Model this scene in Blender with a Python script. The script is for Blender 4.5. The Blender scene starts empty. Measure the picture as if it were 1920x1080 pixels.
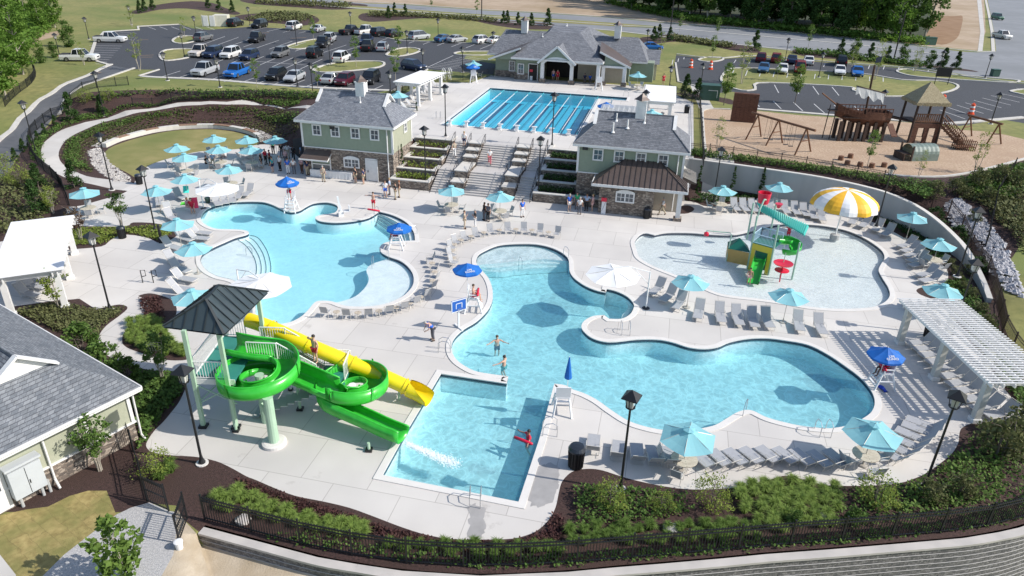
import bpy,bmesh,math,random
import numpy as np
from mathutils import Vector,Matrix
from mathutils.geometry import delaunay_2d_cdt,tessellate_polygon
rnd=random.Random(7)
scene=bpy.context.scene
col=scene.collection
F_PX,PITCH,ROLL,CAM_H=1340.0,math.radians(26.7),math.radians(1.6),24.0
fw=np.array([0,math.cos(PITCH),-math.sin(PITCH)])
rt0=np.array([1.0,0,0]);up0=np.cross(rt0,fw)
rt=math.cos(ROLL)*rt0+math.sin(ROLL)*up0
upv=-math.sin(ROLL)*rt0+math.cos(ROLL)*up0
cam_data=bpy.data.cameras.new('camera');cam=bpy.data.objects.new('camera',cam_data);col.objects.link(cam)
cam.matrix_world=Matrix(((rt[0],upv[0],-fw[0],0),(rt[1],upv[1],-fw[1],0),(rt[2],upv[2],-fw[2],CAM_H),(0,0,0,1)))
cam_data.sensor_width=36;cam_data.lens=F_PX/1920*36;cam_data.clip_start=.5;cam_data.clip_end=3000
scene.camera=cam
SUN_AZ,SUN_EL=math.radians(-11),math.radians(38)
world=bpy.data.worlds.new('World');scene.world=world;world.use_nodes=True
wn=world.node_tree.nodes;bg=wn['Background'];sky=wn.new('ShaderNodeTexSky');sky.sky_type='NISHITA'
sky.sun_disc=False;sky.sun_elevation=SUN_EL;sky.sun_rotation=math.pi/2-SUN_AZ
world.node_tree.links.new(sky.outputs[0],bg.inputs[0]);bg.inputs[1].default_value=.15
sl=bpy.data.lights.new('sun','SUN');sl.energy=4.6;sl.angle=math.radians(.5);sl.color=(1,.94,.86)
so=bpy.data.objects.new('sun',sl);col.objects.link(so);so.location=(100,-20,120)
sd=Vector((math.cos(SUN_AZ)*math.cos(SUN_EL),math.sin(SUN_AZ)*math.cos(SUN_EL),math.sin(SUN_EL)))
so.rotation_euler=sd.to_track_quat('Z','Y').to_euler()
scene.view_settings.view_transform='Standard';scene.view_settings.look='None'
scene.view_settings.exposure=.19;scene.view_settings.gamma=1
try:
 scene.cycles.transparent_max_bounces=12;scene.cycles.max_bounces=6
 scene.cycles.caustics_reflective=False;scene.cycles.caustics_refractive=False
except Exception:pass
U=3.0
def ray(px,py):return(px-960)*rt-(py-540)*upv+F_PX*fw
def G(px,py,z=0.0):
 d=ray(px,py);t=(z-CAM_H)/d[2];return Vector((float(t*d[0]),float(t*d[1]),z))
LA=math.radians(-12);LU=Vector((math.cos(LA),math.sin(LA),0));LV=Vector((-math.sin(LA),math.cos(LA),0))
LO_=Vector((-8.36,68.81,0))
def Lc(u,v,z=0.0):
 p=LO_+LU*u+LV*v;return Vector((p.x,p.y,z))
def W(x,y):return('w',x,y)
def toW(p,z=None):
 if isinstance(p,Vector):return(p.x,p.y)
 if p[0]=='w':return(p[1],p[2])
 if z is None:q=T(p[0],p[1])
 else:q=G(p[0],p[1],z)
 return(q.x,q.y)
def spl(P,n=4,closed=True):
 """Catmull-Rom through points; a point with a third element 1 stays a corner."""
 N=len(P);out=[]
 rng=range(N if closed else N-1)
 X=[(p[0],p[1])for p in P];C=[len(p)>2 and p[2]==1 for p in P]
 for i in rng:
  p1=X[i];p2=X[(i+1)%N]
  p0=p1 if(C[i]or(not closed and i==0))else X[i-1]
  p3=p2 if(C[(i+1)%N]or(not closed and i==N-2))else X[(i+2)%N]
  for k in range(n):
   t=k/n
   out.append(tuple(.5*((2*p1[j])+(-p0[j]+p2[j])*t+(2*p0[j]-5*p1[j]+4*p2[j]-p3[j])*t*t+(-p0[j]+3*p1[j]-3*p2[j]+p3[j])*t**3)for j in(0,1)))
 if not closed:out.append(X[-1])
 return out
def inside(poly,x,y):
 P=np.asarray(poly,float);x=np.asarray(x,float);y=np.asarray(y,float);r=np.zeros(x.shape,bool)
 x1,y1=P[:,0],P[:,1];x2,y2=np.roll(x1,-1),np.roll(y1,-1)
 for a,b,c,d in zip(x1,y1,x2,y2):
  if b==d:continue
  m=((b>y)!=(d>y))&(x<(c-a)*(y-b)/(d-b)+a);r^=m
 return r
def pdist(poly,x,y,closed=True):
 P=np.asarray(poly,float);D=np.full(x.shape,1e9);N=len(P)
 for i in range(N if closed else N-1):
  a=P[i];b=P[(i+1)%N];ab=b-a;L2=max(ab@ab,1e-12)
  t=np.clip(((x-a[0])*ab[0]+(y-a[1])*ab[1])/L2,0,1)
  D=np.minimum(D,np.hypot(x-a[0]-t*ab[0],y-a[1]-t*ab[1]))
 return D
FRONT=[(372,998),(480,1027),(592,1057),(665,1070),(752,1083),(900,1092),(1065,1085),(1160,1076),(1247,1069),(1360,1059),(1440,1051),(1560,1042),(1702,1030),(1815,1020),(1880,1009),(1920,1000),(1975,980),(2040,940)]
frontW=[toW(p,0)for p in FRONT]
WALLC=[(1281,299,3.0),(1355,307,3.0),(1455,321,3.0),(1540,334,3.0),(1615,350,2.9),(1665,364,2.6),(1712,385,2.3),(1752,412,1.9),(1790,447,1.4),(1812,475,1.0),(1835,520,.6),(1850,560,.35)]
def _w(l,z):return[toW(p,z)for p in l]
LOW=[tuple(Lc(u_,v_).xy)for u_,v_ in((14.3,4.6),(14.3,8.2),(-4.7,8.2),(-4.7,4.6),(-15,4.6))]+_w([(500,262),(475,257),(455,249),(430,242),(400,238),(375,236),(337,239),(300,244),(245,262),(200,280),(170,290),(165,305),(190,325),(150,352),(100,365),(60,375),(-60,405),(-400,520),(-400,980),(-300,1300),(330,1300),(365,1003)],0)
LOW+=[(x,y+.35)for x,y in frontW]
LOW+=_w([(1990,860),(1940,780),(1895,700),(1860,640),(1840,590)],0)+[(G(*q_).x-(.12 if q_[0]>1600 else 0),G(*q_).y-.12)for q_ in reversed(WALLC)]
LOW+=[tuple(Lc(25.0,4.6).xy)]
UPP=[tuple(Lc(u_,v_).xy)for u_,v_ in((14.5,5.2),(14.5,8.55),(-4.9,8.55),(-4.9,5.2),(-15.2,5.2))]+_w([(600,180),(500,172),(400,175),(300,171),(195,173),(165,172),(205,148),(250,131),(205,121),(165,118),(110,112),(0,100),(-400,120)],U)
UPP+=[(-1500,200),(-1500,1800),(1500,1800),(1500,60),(140,60)]
UPP+=_w([(2300,260),(1925,302),(1870,319),(1815,330),(1765,337),(1710,338),(1660,341),(1615,341),(1540,328),(1455,316),(1355,302),(1281,294)],U)+[tuple(Lc(25.0,5.2).xy)]
FR2=[(x,y-.03)for x,y in frontW[:4]]+[(frontW[3][0]-.3,frontW[3][1]-2.5),(frontW[1][0]-1,frontW[1][1]-2.0)]
FRP=[(x,y-.03)for x,y in frontW[3:]]+[(120,20),(120,-80),(-60,-80),(-30,15)]
CP=[(80,290,.5),(130,240,.6),(190,222,.7),(300,203,.9),(475,195,1.1),(570,200,1.2),(67,285,.4),(60,268,.5),(120,215,.9),(250,192,1.2),(400,188,1.4),(560,187,1.6),(0,310,.2),(0,250,.7),(50,220,1.3),(100,182,2.0),(150,155,2.6),(-150,300,.4),(0,150,2.4),(-300,250,1.2),(1700,392,2.3),(1760,395,2.2),(1800,430,1.7),(1860,390,2.2),(1900,350,2.6),(1830,480,1.2),(1870,500,1.2),(1910,560,.6),(1919,430,2.0),(1880,600,.2),(1900,640,0),(1990,500,.5),(2000,700,-1),(2100,900,-1.8),(300,1060,0),(350,1040,0)]
cpw=[(*toW(p,p[2]),p[2])for p in CP]
def H(x,y):
 x=np.atleast_1d(np.asarray(x,float));y=np.atleast_1d(np.asarray(y,float))
 num=np.zeros(x.shape);den=np.zeros(x.shape)
 for poly,z in((LOW,0.0),(UPP,U),(FRP,-3.6),(FR2,-.75)):
  d=pdist(poly,x,y);d[inside(poly,x,y)]=0
  w=1/(d+1e-3)**3;w[d==0]=1e12;num+=w*z;den+=w
 for a,b,z in cpw:
  w=.8/(np.hypot(x-a,y-b)+.3)**3;num+=w*z;den+=w
 h=num/den
 return h
def h1(x,y):return float(H([x],[y])[0])
def T(px,py):
 d=ray(px,py);zs=np.linspace(U+.02,-3.8,240);t=(zs-CAM_H)/d[2]
 X,Y=t*d[0],t*d[1];dz=zs-H(X,Y);i=int(np.argmax(dz<=0))if(dz<=0).any()else 239
 if i>0:
  a=dz[i-1]/(dz[i-1]-dz[i]+1e-9);z=zs[i-1]+(zs[i]-zs[i-1])*min(max(a,0),1)
 else:z=zs[0]-.02
 return G(px,py,float(z))
def tag(o,label=None,cat=None,group=None,kind=None):
 if label:o['label']=label
 if cat:o['category']=cat
 if group:o['group']=group
 if kind:o['kind']=kind
 return o
def thing(name,label,cat,loc=(0,0,0),rz=0,group=None):
 o=bpy.data.objects.new(name,None);col.objects.link(o);o.location=loc;o.rotation_euler=(0,0,rz);o.empty_display_size=.3
 return tag(o,label,cat,group)
KIDS={}
def dup(root,loc,rz=0,label=None,group=None,sc=1.0):
 def cp(o,parent):
  c=o.copy();col.objects.link(c)
  if parent is not None:c.parent=parent
  for k in KIDS.get(o.name,[]):cp(k,c)
  return c
 c=cp(root,None);c.location=loc;c.rotation_euler=(0,0,rz)
 c.scale=(sc,)*3 if not isinstance(sc,tuple)else sc
 if label:c['label']=label
 if group:c['group']=group
 return c
ORD=['first','second','third','fourth','fifth','sixth','seventh','eighth','ninth','tenth','eleventh','twelfth','thirteenth','fourteenth','fifteenth','sixteenth','seventeenth','eighteenth','nineteenth','twentieth']
class MB:
 def __init__(s):s.v=[];s.f=[];s.mi=[];s.m=0;s.M=None;s.sm=False
 def add(s,V,F,mi=None):
  b=len(s.v)
  for p in V:
   p=Vector(p)
   if s.M is not None:p=s.M@p
   s.v.append(p)
  for f in F:s.f.append([b+i for i in f]);s.mi.append(s.m if mi is None else mi)
  return s
 def box(s,c,d,rz=0,rx=0,ry=0,taper=1.0,mi=None):
  hx,hy,hz=d[0]/2,d[1]/2,d[2]/2
  R=Matrix.Rotation(rz,3,'Z')@Matrix.Rotation(ry,3,'Y')@Matrix.Rotation(rx,3,'X');c=Vector(c)
  V=[c+R@Vector((x*hx*(taper if z>0 else 1),y*hy*(taper if z>0 else 1),z*hz))for z in(-1,1)for y in(-1,1)for x in(-1,1)]
  return s.add(V,[(0,2,3,1),(4,5,7,6),(0,1,5,4),(2,6,7,3),(0,4,6,2),(1,3,7,5)],mi)
 def box2(s,a,b,mi=None):
  return s.box([(a[i]+b[i])/2 for i in range(3)],[abs(a[i]-b[i])for i in range(3)],mi=mi)
 def tube(s,path,r,n=6,closed=False,caps=True,mi=None):
  P=[Vector(p)for p in path];N=len(P);V=[]
  for i in range(N):
   if closed:d=P[(i+1)%N]-P[i-1]
   else:d=P[min(i+1,N-1)]-P[max(i-1,0)]
   d=d.normalized()if d.length>1e-9 else Vector((0,0,1))
   a=d.cross(Vector((0,0,1)))if abs(d.z)<.95 else d.cross(Vector((1,0,0)))
   a.normalize();b=d.cross(a);rr=r[i]if isinstance(r,(list,tuple))else r
   for k in range(n):
    t=2*math.pi*k/n;V.append(P[i]+(a*math.cos(t)+b*math.sin(t))*rr)
  Fc=[]
  for i in range(N if closed else N-1):
   j=(i+1)%N
   for k in range(n):
    k2=(k+1)%n;Fc.append((i*n+k,j*n+k,j*n+k2,i*n+k2))
  if caps and not closed:Fc.append(tuple(range(n)));Fc.append(tuple(reversed(range((N-1)*n,N*n))))
  return s.add(V,Fc,mi)
 def bar(s,a,b,w,h=None,mi=None):
  """rectangular bar from a to b (w across, h along the other way)"""
  a=Vector(a);b=Vector(b);d=(b-a).normalized();h=h or w
  x=d.cross(Vector((0,0,1)))if abs(d.z)<.99 else Vector((1,0,0));x.normalize();y=x.cross(d)
  V=[p+x*i*w/2+y*j*h/2 for p in(a,b)for j in(-1,1)for i in(-1,1)]
  return s.add(V,[(0,2,3,1),(4,5,7,6),(0,1,5,4),(2,6,7,3),(0,4,6,2),(1,3,7,5)],mi)
 def lathe(s,prof,n=16,c=(0,0,0),mi=None,cap=True):
  V=[];Fc=[]
  for r,z in prof:
   for k in range(n):t=2*math.pi*k/n;V.append((c[0]+r*math.cos(t),c[1]+r*math.sin(t),c[2]+z))
  for i in range(len(prof)-1):
   for k in range(n):k2=(k+1)%n;Fc.append((i*n+k,i*n+k2,(i+1)*n+k2,(i+1)*n+k))
  if cap:
   Fc.append(tuple(reversed(range(n))));Fc.append(tuple(range((len(prof)-1)*n,len(prof)*n)))
  return s.add(V,Fc,mi)
 def prism(s,poly,z0,z1,mi=None):
  n=len(poly);V=[(p[0],p[1],z0)for p in poly]+[(p[0],p[1],z1)for p in poly]
  tri=tessellate_polygon([[Vector((p[0],p[1],0))for p in poly]])
  Fc=[tuple(t)for t in tri]+[tuple(i+n for i in t)for t in tri]+[(i,(i+1)%n,n+(i+1)%n,n+i)for i in range(n)]
  return s.add(V,Fc,mi)
 def build(s,name,mat,parent=None,smooth=False,fixn=True):
  me=bpy.data.meshes.new(name);me.from_pydata([tuple(v)for v in s.v],[],s.f)
  for m in(mat if isinstance(mat,(list,tuple))else[mat]):me.materials.append(m)
  if isinstance(mat,(list,tuple))and len(mat)>1:me.polygons.foreach_set('material_index',s.mi)
  if fixn:
   bm=bmesh.new();bm.from_mesh(me);bmesh.ops.recalc_face_normals(bm,faces=bm.faces[:]);bm.to_mesh(me);bm.free()
  if smooth or s.sm:me.polygons.foreach_set('use_smooth',[True]*len(me.polygons))
  me.update();o=bpy.data.objects.new(name,me);col.objects.link(o)
  if parent is not None:
   o.parent=parent;KIDS.setdefault(parent.name,[]).append(o)
  return o
MATS={}
def nd(t,typ,**kw):
 n=t.nodes.new(typ)
 for k,v in kw.items():
  if k in n.inputs:n.inputs[k].default_value=v
  else:setattr(n,k,v)
 return n
def mat(name,c,c2=None,scale=3.0,rough=.7,metal=0.0,bump=0.0,bscale=None,detail=4,c3=None,s3=.3,stretch=None,spec=.5,trans=0.0,alpha=1.0,ao=None):
 """noise-mottled principled surface: c and c2 vary at `scale`, c3 adds a broad patchiness at `s3`"""
 if name in MATS:return MATS[name]
 m=bpy.data.materials.new(name);m.use_nodes=True;t=m.node_tree;b=t.nodes['Principled BSDF'];MATS[name]=m
 b.inputs['Roughness'].default_value=rough;b.inputs['Metallic'].default_value=metal
 b.inputs['Specular IOR Level'].default_value=spec
 if alpha<1:b.inputs['Alpha'].default_value=alpha
 tc=t.nodes.new('ShaderNodeTexCoord');src=tc.outputs['Object']
 if stretch:
  mp=t.nodes.new('ShaderNodeMapping');mp.inputs['Scale'].default_value=stretch;t.links.new(src,mp.inputs[0]);src=mp.outputs[0]
 out=None
 if c2 is None:b.inputs['Base Color'].default_value=(*c,1)
 else:
  nz=nd(t,'ShaderNodeTexNoise',Scale=scale,Detail=detail);t.links.new(src,nz.inputs['Vector'])
  r=t.nodes.new('ShaderNodeValToRGB');r.color_ramp.elements[0].position=.32;r.color_ramp.elements[1].position=.68
  r.color_ramp.elements[0].color=(*c,1);r.color_ramp.elements[1].color=(*c2,1);t.links.new(nz.outputs[0],r.inputs[0]);out=r.outputs[0]
  if c3:
   n3=nd(t,'ShaderNodeTexNoise',Scale=s3,Detail=3);t.links.new(src,n3.inputs['Vector'])
   r3=t.nodes.new('ShaderNodeValToRGB');r3.color_ramp.elements[0].position=.4;r3.color_ramp.elements[1].position=.7;t.links.new(n3.outputs[0],r3.inputs[0])
   mx=t.nodes.new('ShaderNodeMixRGB');t.links.new(r3.outputs[0],mx.inputs[0]);t.links.new(out,mx.inputs[1]);mx.inputs[2].default_value=(*c3,1);out=mx.outputs[0]
  t.links.new(out,b.inputs['Base Color'])
 if trans:
  tr=nd(t,'ShaderNodeBsdfTranslucent')
  if out:t.links.new(out,tr.inputs[0])
  else:tr.inputs[0].default_value=(*c,1)
  ms=t.nodes.new('ShaderNodeMixShader');ms.inputs[0].default_value=trans
  t.links.new(b.outputs[0],ms.inputs[1]);t.links.new(tr.outputs[0],ms.inputs[2]);t.links.new(ms.outputs[0],t.nodes['Material Output'].inputs[0])
 if bump:
  nb=nd(t,'ShaderNodeTexNoise',Scale=bscale or scale*3,Detail=4);t.links.new(src,nb.inputs['Vector'])
  bp=nd(t,'ShaderNodeBump',Strength=bump,Distance=.05);t.links.new(nb.outputs[0],bp.inputs['Height']);t.links.new(bp.outputs[0],b.inputs['Normal'])
 return m
def slab_mat():
 m=mat('concrete_deck',(.60,.573,.54),(.655,.628,.592),.45,.85,c3=(.53,.508,.485),s3=.13,bump=.15,bscale=30);t=m.node_tree;L=t.links.new;b=t.nodes['Principled BSDF'];src=b.inputs['Base Color'].links[0].from_socket
 tc=t.nodes.new('ShaderNodeTexCoord');mp=t.nodes.new('ShaderNodeMapping');mp.inputs['Rotation'].default_value=(0,0,.21);L(tc.outputs['Object'],mp.inputs[0])
 bt=nd(t,'ShaderNodeTexBrick',Scale=1.0,offset=.5);bt.inputs['Brick Width'].default_value=3.4;bt.inputs['Row Height'].default_value=3.0;bt.inputs['Mortar Size'].default_value=.018;bt.inputs['Color1'].default_value=(1,1,1,1);bt.inputs['Color2'].default_value=(.91,.91,.91,1);bt.inputs['Mortar'].default_value=(.62,.61,.60,1);L(mp.outputs[0],bt.inputs['Vector'])
 mu=nd(t,'ShaderNodeMixRGB',blend_type='MULTIPLY');mu.inputs[0].default_value=1;L(src,mu.inputs[1]);L(bt.outputs[0],mu.inputs[2])
 n1=nd(t,'ShaderNodeTexNoise',Scale=.35,Detail=6,Roughness=.7);L(tc.outputs['Object'],n1.inputs['Vector']);r=t.nodes.new('ShaderNodeValToRGB');r.color_ramp.elements[0].position=.27;r.color_ramp.elements[0].color=(.74,.73,.72,1);r.color_ramp.elements[1].position=.36;r.color_ramp.elements[1].color=(1,1,1,1);L(n1.outputs[0],r.inputs[0])
 m2=nd(t,'ShaderNodeMixRGB',blend_type='MULTIPLY');m2.inputs[0].default_value=1;L(mu.outputs[0],m2.inputs[1]);L(r.outputs[0],m2.inputs[2]);L(m2.outputs[0],b.inputs['Base Color']);return m
def nd(t,typ,**kw):
 n=t.nodes.new(typ)
 for k,v in kw.items():
  if k in n.inputs:n.inputs[k].default_value=v
  else:setattr(n,k,v)
 return n
concrete=slab_mat()
coping_m=mat('coping_stone',(.64,.62,.59),(.68,.66,.63),2,.8)
pathc=mat('path_concrete',(.50,.48,.45),(.55,.53,.50),.8,.85,c3=(.46,.44,.41),s3=.3)
mulch=mat('bark_mulch',(.026,.014,.012),(.085,.045,.04),9,.95,bump=.9,bscale=25,detail=8,c3=(.05,.028,.022),s3=.25)
lawn=mat('mown_lawn',(.17,.17,.055),(.27,.25,.085),1.2,.95,c3=(.13,.165,.04),s3=.08,bump=.5,bscale=14,detail=8)
lawn2=mat('dry_lawn',(.20,.19,.06),(.29,.25,.10),.6,.95,c3=(.15,.17,.045),s3=.12,bump=.4,bscale=12,detail=8)
asphalt=mat('new_asphalt',(.043,.046,.054),(.062,.066,.076),3,.85,c3=(.05,.053,.06),s3=.08,bump=.3,bscale=40)
asphalt2=mat('road_asphalt',(.21,.22,.235),(.25,.26,.275),.6,.85,c3=(.19,.20,.21),s3=.07)
drive=mat('driveway_asphalt',(.085,.09,.10),(.12,.125,.135),.7,.85,c3=(.10,.104,.113),s3=.15)
kerbm=mat('kerb_concrete',(.48,.46,.42),(.56,.54,.50),2,.85)
dirt=mat('bare_dirt',(.36,.27,.19),(.46,.36,.26),.5,.95,c3=(.30,.22,.13),s3=.06,bump=.4,bscale=5,detail=8)
clay=mat('brown_clay',(.22,.125,.06),(.29,.18,.10),.3,.95,c3=(.25,.15,.08),s3=.1)
chips=mat('wood_chips',(.33,.22,.14),(.56,.43,.31),5,.95,bump=.9,bscale=18,detail=10,c3=(.40,.28,.19),s3=.5)
gravel=mat('grey_gravel',(.34,.34,.345),(.52,.51,.50),12,.95,bump=.8,bscale=30,detail=8)
sod=mat('sod_turf',(.25,.19,.07),(.40,.32,.13),3.5,.95,c3=(.20,.19,.06),s3=.9,bump=.4,bscale=20)
def joints(m,w,h,rot,ms,k):
 t=m.node_tree;L=t.links.new;b=t.nodes['Principled BSDF'];src=b.inputs['Base Color'].links[0].from_socket;tc=t.nodes.new('ShaderNodeTexCoord');mp=t.nodes.new('ShaderNodeMapping');mp.inputs['Rotation'].default_value=(0,0,rot);nz=nd(t,'ShaderNodeTexNoise',Scale=1.6,Detail=4);L(tc.outputs['Object'],nz.inputs['Vector']);va=nd(t,'ShaderNodeVectorMath',operation='MULTIPLY_ADD');L(nz.outputs['Color'],va.inputs[0]);va.inputs[1].default_value=(.35,)*3;L(tc.outputs['Object'],va.inputs[2]);L(va.outputs[0],mp.inputs[0])
 bt=nd(t,'ShaderNodeTexBrick',Scale=1.0);bt.inputs['Brick Width'].default_value=w;bt.inputs['Row Height'].default_value=h;bt.inputs['Mortar Size'].default_value=ms;bt.inputs['Color1'].default_value=(1,1,1,1);bt.inputs['Color2'].default_value=(.82,.86,.8,1);bt.inputs['Mortar'].default_value=(k,k,k,1);L(mp.outputs[0],bt.inputs['Vector'])
 mu=nd(t,'ShaderNodeMixRGB',blend_type='MULTIPLY');mu.inputs[0].default_value=1;L(src,mu.inputs[1]);L(bt.outputs[0],mu.inputs[2]);L(mu.outputs[0],b.inputs['Base Color'])
joints(sod,1.25,.6,.6,.012,.72)
sand=mat('tan_soil',(.44,.37,.28),(.55,.48,.38),1.5,.95,c3=(.36,.29,.20),s3=.5,bump=.5,bscale=12,detail=8)
white_paint=mat('white_paint',(.78,.78,.76),(.72,.72,.70),6,.6)
wmet=mat('white_metal',(.80,.80,.79),rough=.4)
blackm=mat('black_metal',(.012,.013,.015),rough=.45)
navy=mat('navy_tile',(.012,.02,.045),(.03,.045,.085),12,.3)
REG=[]
def region(name,m,pts,z=None,smooth=True,n=3,kind='structure'):
 P=[(*toW(p,z),1 if(len(p)>2 and p[2]==1 and not isinstance(p,Vector))else 0)if not isinstance(p,Vector)else(p.x,p.y,1)for p in pts]
 P=[(p[0],p[1],1 if pts[i][0]=='w' else p[2])if not isinstance(pts[i],Vector)else p for i,p in enumerate(P)]
 Q=spl(P,n)if smooth else[(p[0],p[1])for p in P]
 REG.append((name,m,Q,kind));return Q
PATH_IN=[(256,345),(207,337),(162,330),(130,315),(112,300),(112,280),(125,262),(150,247),(190,230),(237,217),(275,209),(325,201),(375,197),(425,196),(475,197),(525,200),(590,207)]
PATH_OUT=[(590,200),(575,197),(475,191),(425,191),(375,191),(312,197),(262,205),(220,214),(160,229),(125,240),(100,253),(82,268),(77,285),(80,303),(95,317),(120,332),(175,346),(232,357)]
region('mulch_bed',mulch,[(600,174,1),(500,168),(400,171),(300,168),(190,171),(150,178),(122,200),(102,225),(80,245),(55,268),(30,300),(5,340),(-60,360),(-300,430),(-300,960,1),(100,960),(230,960),(275,945),(330,948,1),(345,975,1),(372,997,1)]+FRONT[1:]+[(1960,900),(1920,690),(1880,605),(1877,562),(1862,530),(1900,480),(1925,420),(1925,300),(1865,313),(1815,325),(1765,332),(1710,332),(1660,328),(1600,322),(1540,313),(1440,300),(1355,290),(1281,284,1)]+[Lc(24.5,5),Lc(24.5,13),Lc(-14.8,13)])
region('lawn',lawn2,[(262,345),(255,335),(235,322),(205,308),(197,295),(203,279),(245,262.5),(300,249),(337,244),(375,242.5),(400,242.5),(430,245.5),(455,251),(477,259),(484,272),(450,282),(400,285),(362,289),(300,305),(272,318)],0)
region('curved_path',pathc,PATH_IN+[(q[0],q[1])for q in PATH_OUT])
DECK=[Lc(-14.8,3),(560,283),(520,273),(484,271),(450,279),(400,282),(362,286),(300,302),(272,315),(260,330),(250,345,1),(228,356,1),(239,358,1),(225,365),(200,372),(175,379),(155,385),(130,388,1),(124,400),(118,420),(60,440),(-80,470,1),(-80,600,1),(10,577,1),(92,565,1),(149,560,1),(180,580,1),(200,575),(222,571),(235,573),(239,577),(235,583),(220,595),(200,610),(187,627),(185,645),(195,662),(225,678),(250,687),(285,694),(325,696),(349,702),(350,720),(344,737),(335,755),(322,772),(307,790),(290,807),(278,824),(274,836),(282,846),(300,851),(325,854),(362,856),(387,860),(412,867),(437,879),(462,893),(480,900),(517,916),(555,930),(605,940),(655,952),(705,970),(755,989),(805,1004),(855,1011),(905,1011.5),(960,1010),(997,1000),(1017,987),(1032,970),(1042,950),(1047,927),(1052,907),(1060,895),(1072,885),(1090,880),(1110,879),(1130,882),(1155,890),(1185,899),(1235,910),(1285,917),(1335,917),(1385,913),(1440,900),(1470,892),(1495,896),(1522,904),(1552,910),(1590,911),(1640,910),(1685,906),(1715,897),(1740,885),(1765,867),(1785,850),(1797,830),(1799,812),(1807,800),(1840,791),(1935,790,1),(1880,725),(1850,680),(1805,625),(1770,575),(1750,562),(1727,553),(1718,545),(1727,539),(1752,536),(1775,530),(1777,510),(1768,497),(1740,474),(1705,452),(1670,432),(1630,414),(1580,396),(1520,384),(1470,376),(1420,374),(1380,380),(1345,387),(1320,386),(1305,380),(1287,376),(1270,372,1),Lc(24.5,3)]
region('pool_deck',concrete,DECK,0)
region('island_bed',mulch,[(259,555),(277,550),(295,552),(318,560),(330,573),(330,590),(318,603),(314,615),(317,627),(327,640),(342,648),(352,660),(352,674),(312,675),(275,665),(245,655),(232,647),(229,640),(231,627),(242,612),(260,600),(272,590),(279,572),(272,560)],0)
region('planting_bed',mulch,[(110,467),(140,467),(190,462),(205,452),(220,442),(240,440),(275,445),(304,456),(334,437),(300,420),(250,417),(235,424),(160,424),(125,421),(105,432)],0)
region('planting_bed',mulch,[(1270,388),(1262,394),(1270,400),(1290,400),(1302,392),(1290,385)],0)
region('sod_patch',sod,[(-60,985,1),(0,966),(50,955),(90,950),(130,930),(165,920,1),(200,920,1),(218,965,1),(165,1005),(120,1040),(75,1085,1),(30,1085),(0,1040,1),(-80,1060,1),(-120,1000,1)],0,smooth=False)
region('gravel_path',gravel,[(218,965,1),(245,952),(280,942),(318,958,1),(330,960),(330,1000),(325,1040),(300,1085),(290,1120,1),(60,1120,1),(75,1085,1),(120,1040),(165,1005)],0,smooth=False)
region('bare_soil',sand,[(330,950,1),(345,975),(368,1000),(420,1020),(480,1035),(560,1056),(640,1082),(700,1120),(290,1120,1),(300,1085),(325,1040),(330,1000)],None,smooth=False)
region('tan_pavement',pathc,[(-100,1010,1),(0,1040,1),(30,1078,1),(20,1120,1),(-150,1120,1)],0,smooth=False)
region('upper_deck',concrete,[Lc(-4.3,8.4),Lc(-14.6,7.2),Lc(-14.6,20),Lc(-13.5,39),Lc(-7.5,41),Lc(-6,48),Lc(21.0,47),Lc(25.5,38),Lc(25.5,8),Lc(16,7),Lc(14,8.4)],smooth=False)
region('sidewalk',pathc,[Lc(26.7,6),Lc(26.7,22),Lc(26.6,30),Lc(25,52),Lc(26.7,52),Lc(28.0,37),Lc(29.5,26),Lc(29.6,6)],smooth=False)
region('playground_chips',chips,[(1327,288,1),(1323,262),(1320,220),(1321,208),(1335,205),(1370,206),(1410,207),(1500,216),(1660,226),(1760,236),(1800,243),(1860,248),(1925,262,1),(1925,296,1),(1865,312),(1815,324),(1765,331),(1710,331),(1660,327),(1600,318),(1500,304),(1420,293)],U)
region('driveway',drive,[(250,130,1),(215,141),(175,155),(140,171),(116,195),(107,217),(85,240),(55,268),(30,298),(0,338),(-100,440,1),(-150,330,1),(0,258),(25,234),(50,209),(87,180),(125,156),(175,136),(205,122,1)])
LOTP=[(250,130,1),(205,122,1),(187,117),(170,108,1),(180,80,1),(200,58,1),(262,57),(262,50),(340,46,1),(360,53,1),(390,56,1),(470,50),(560,55),(690,64),(750,76),(860,80),(935,84,1),(930,100,1),(880,97),(870,110,1),(930,120,1),(925,140,1),(800,130),(775,150),(735,168,1),(700,175),(560,164),(400,151),(290,146),(262,143,1),(300,131,1)]
region('car_park',asphalt,LOTP,U,smooth=False)
for P in([(300,103),(312,94),(350,92),(370,95),(365,104),(345,110),(315,114),(304,112)],[(324,76),(335,69),(360,68),(375,74),(350,81),(330,81)],[(537,88),(560,80),(590,74),(605,76),(600,84),(575,91),(548,92)],[(588,131),(610,122),(650,116),(700,115),(720,118),(712,126),(670,132),(620,136),(596,135)],[(724,103),(745,92),(770,90),(788,94),(775,101),(745,106)],[(853,100),(870,97),(930,97),(935,101),(900,104),(860,103)]):
 region('traffic_island',lawn,P,U)
region('car_park_east',asphalt,[(1265,118,1),(1268,103),(1310,108),(1360,110),(1420,106,1),(1430,108),(1560,118),(1700,128),(1740,132),(1830,148),(1925,158,1),(1925,232,1),(1880,224),(1800,236,1),(1700,228),(1560,217),(1412,205,1),(1400,178,1),(1375,172),(1340,175),(1300,160),(1270,154,1)],U,smooth=False)
region('traffic_island',lawn,[(1365,133),(1400,128),(1600,137),(1690,150),(1760,152),(1795,160),(1785,170),(1745,178),(1690,181),(1640,180),(1600,170),(1595,164),(1500,158),(1420,156),(1416,168),(1390,170),(1362,160),(1352,148)],U)
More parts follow.
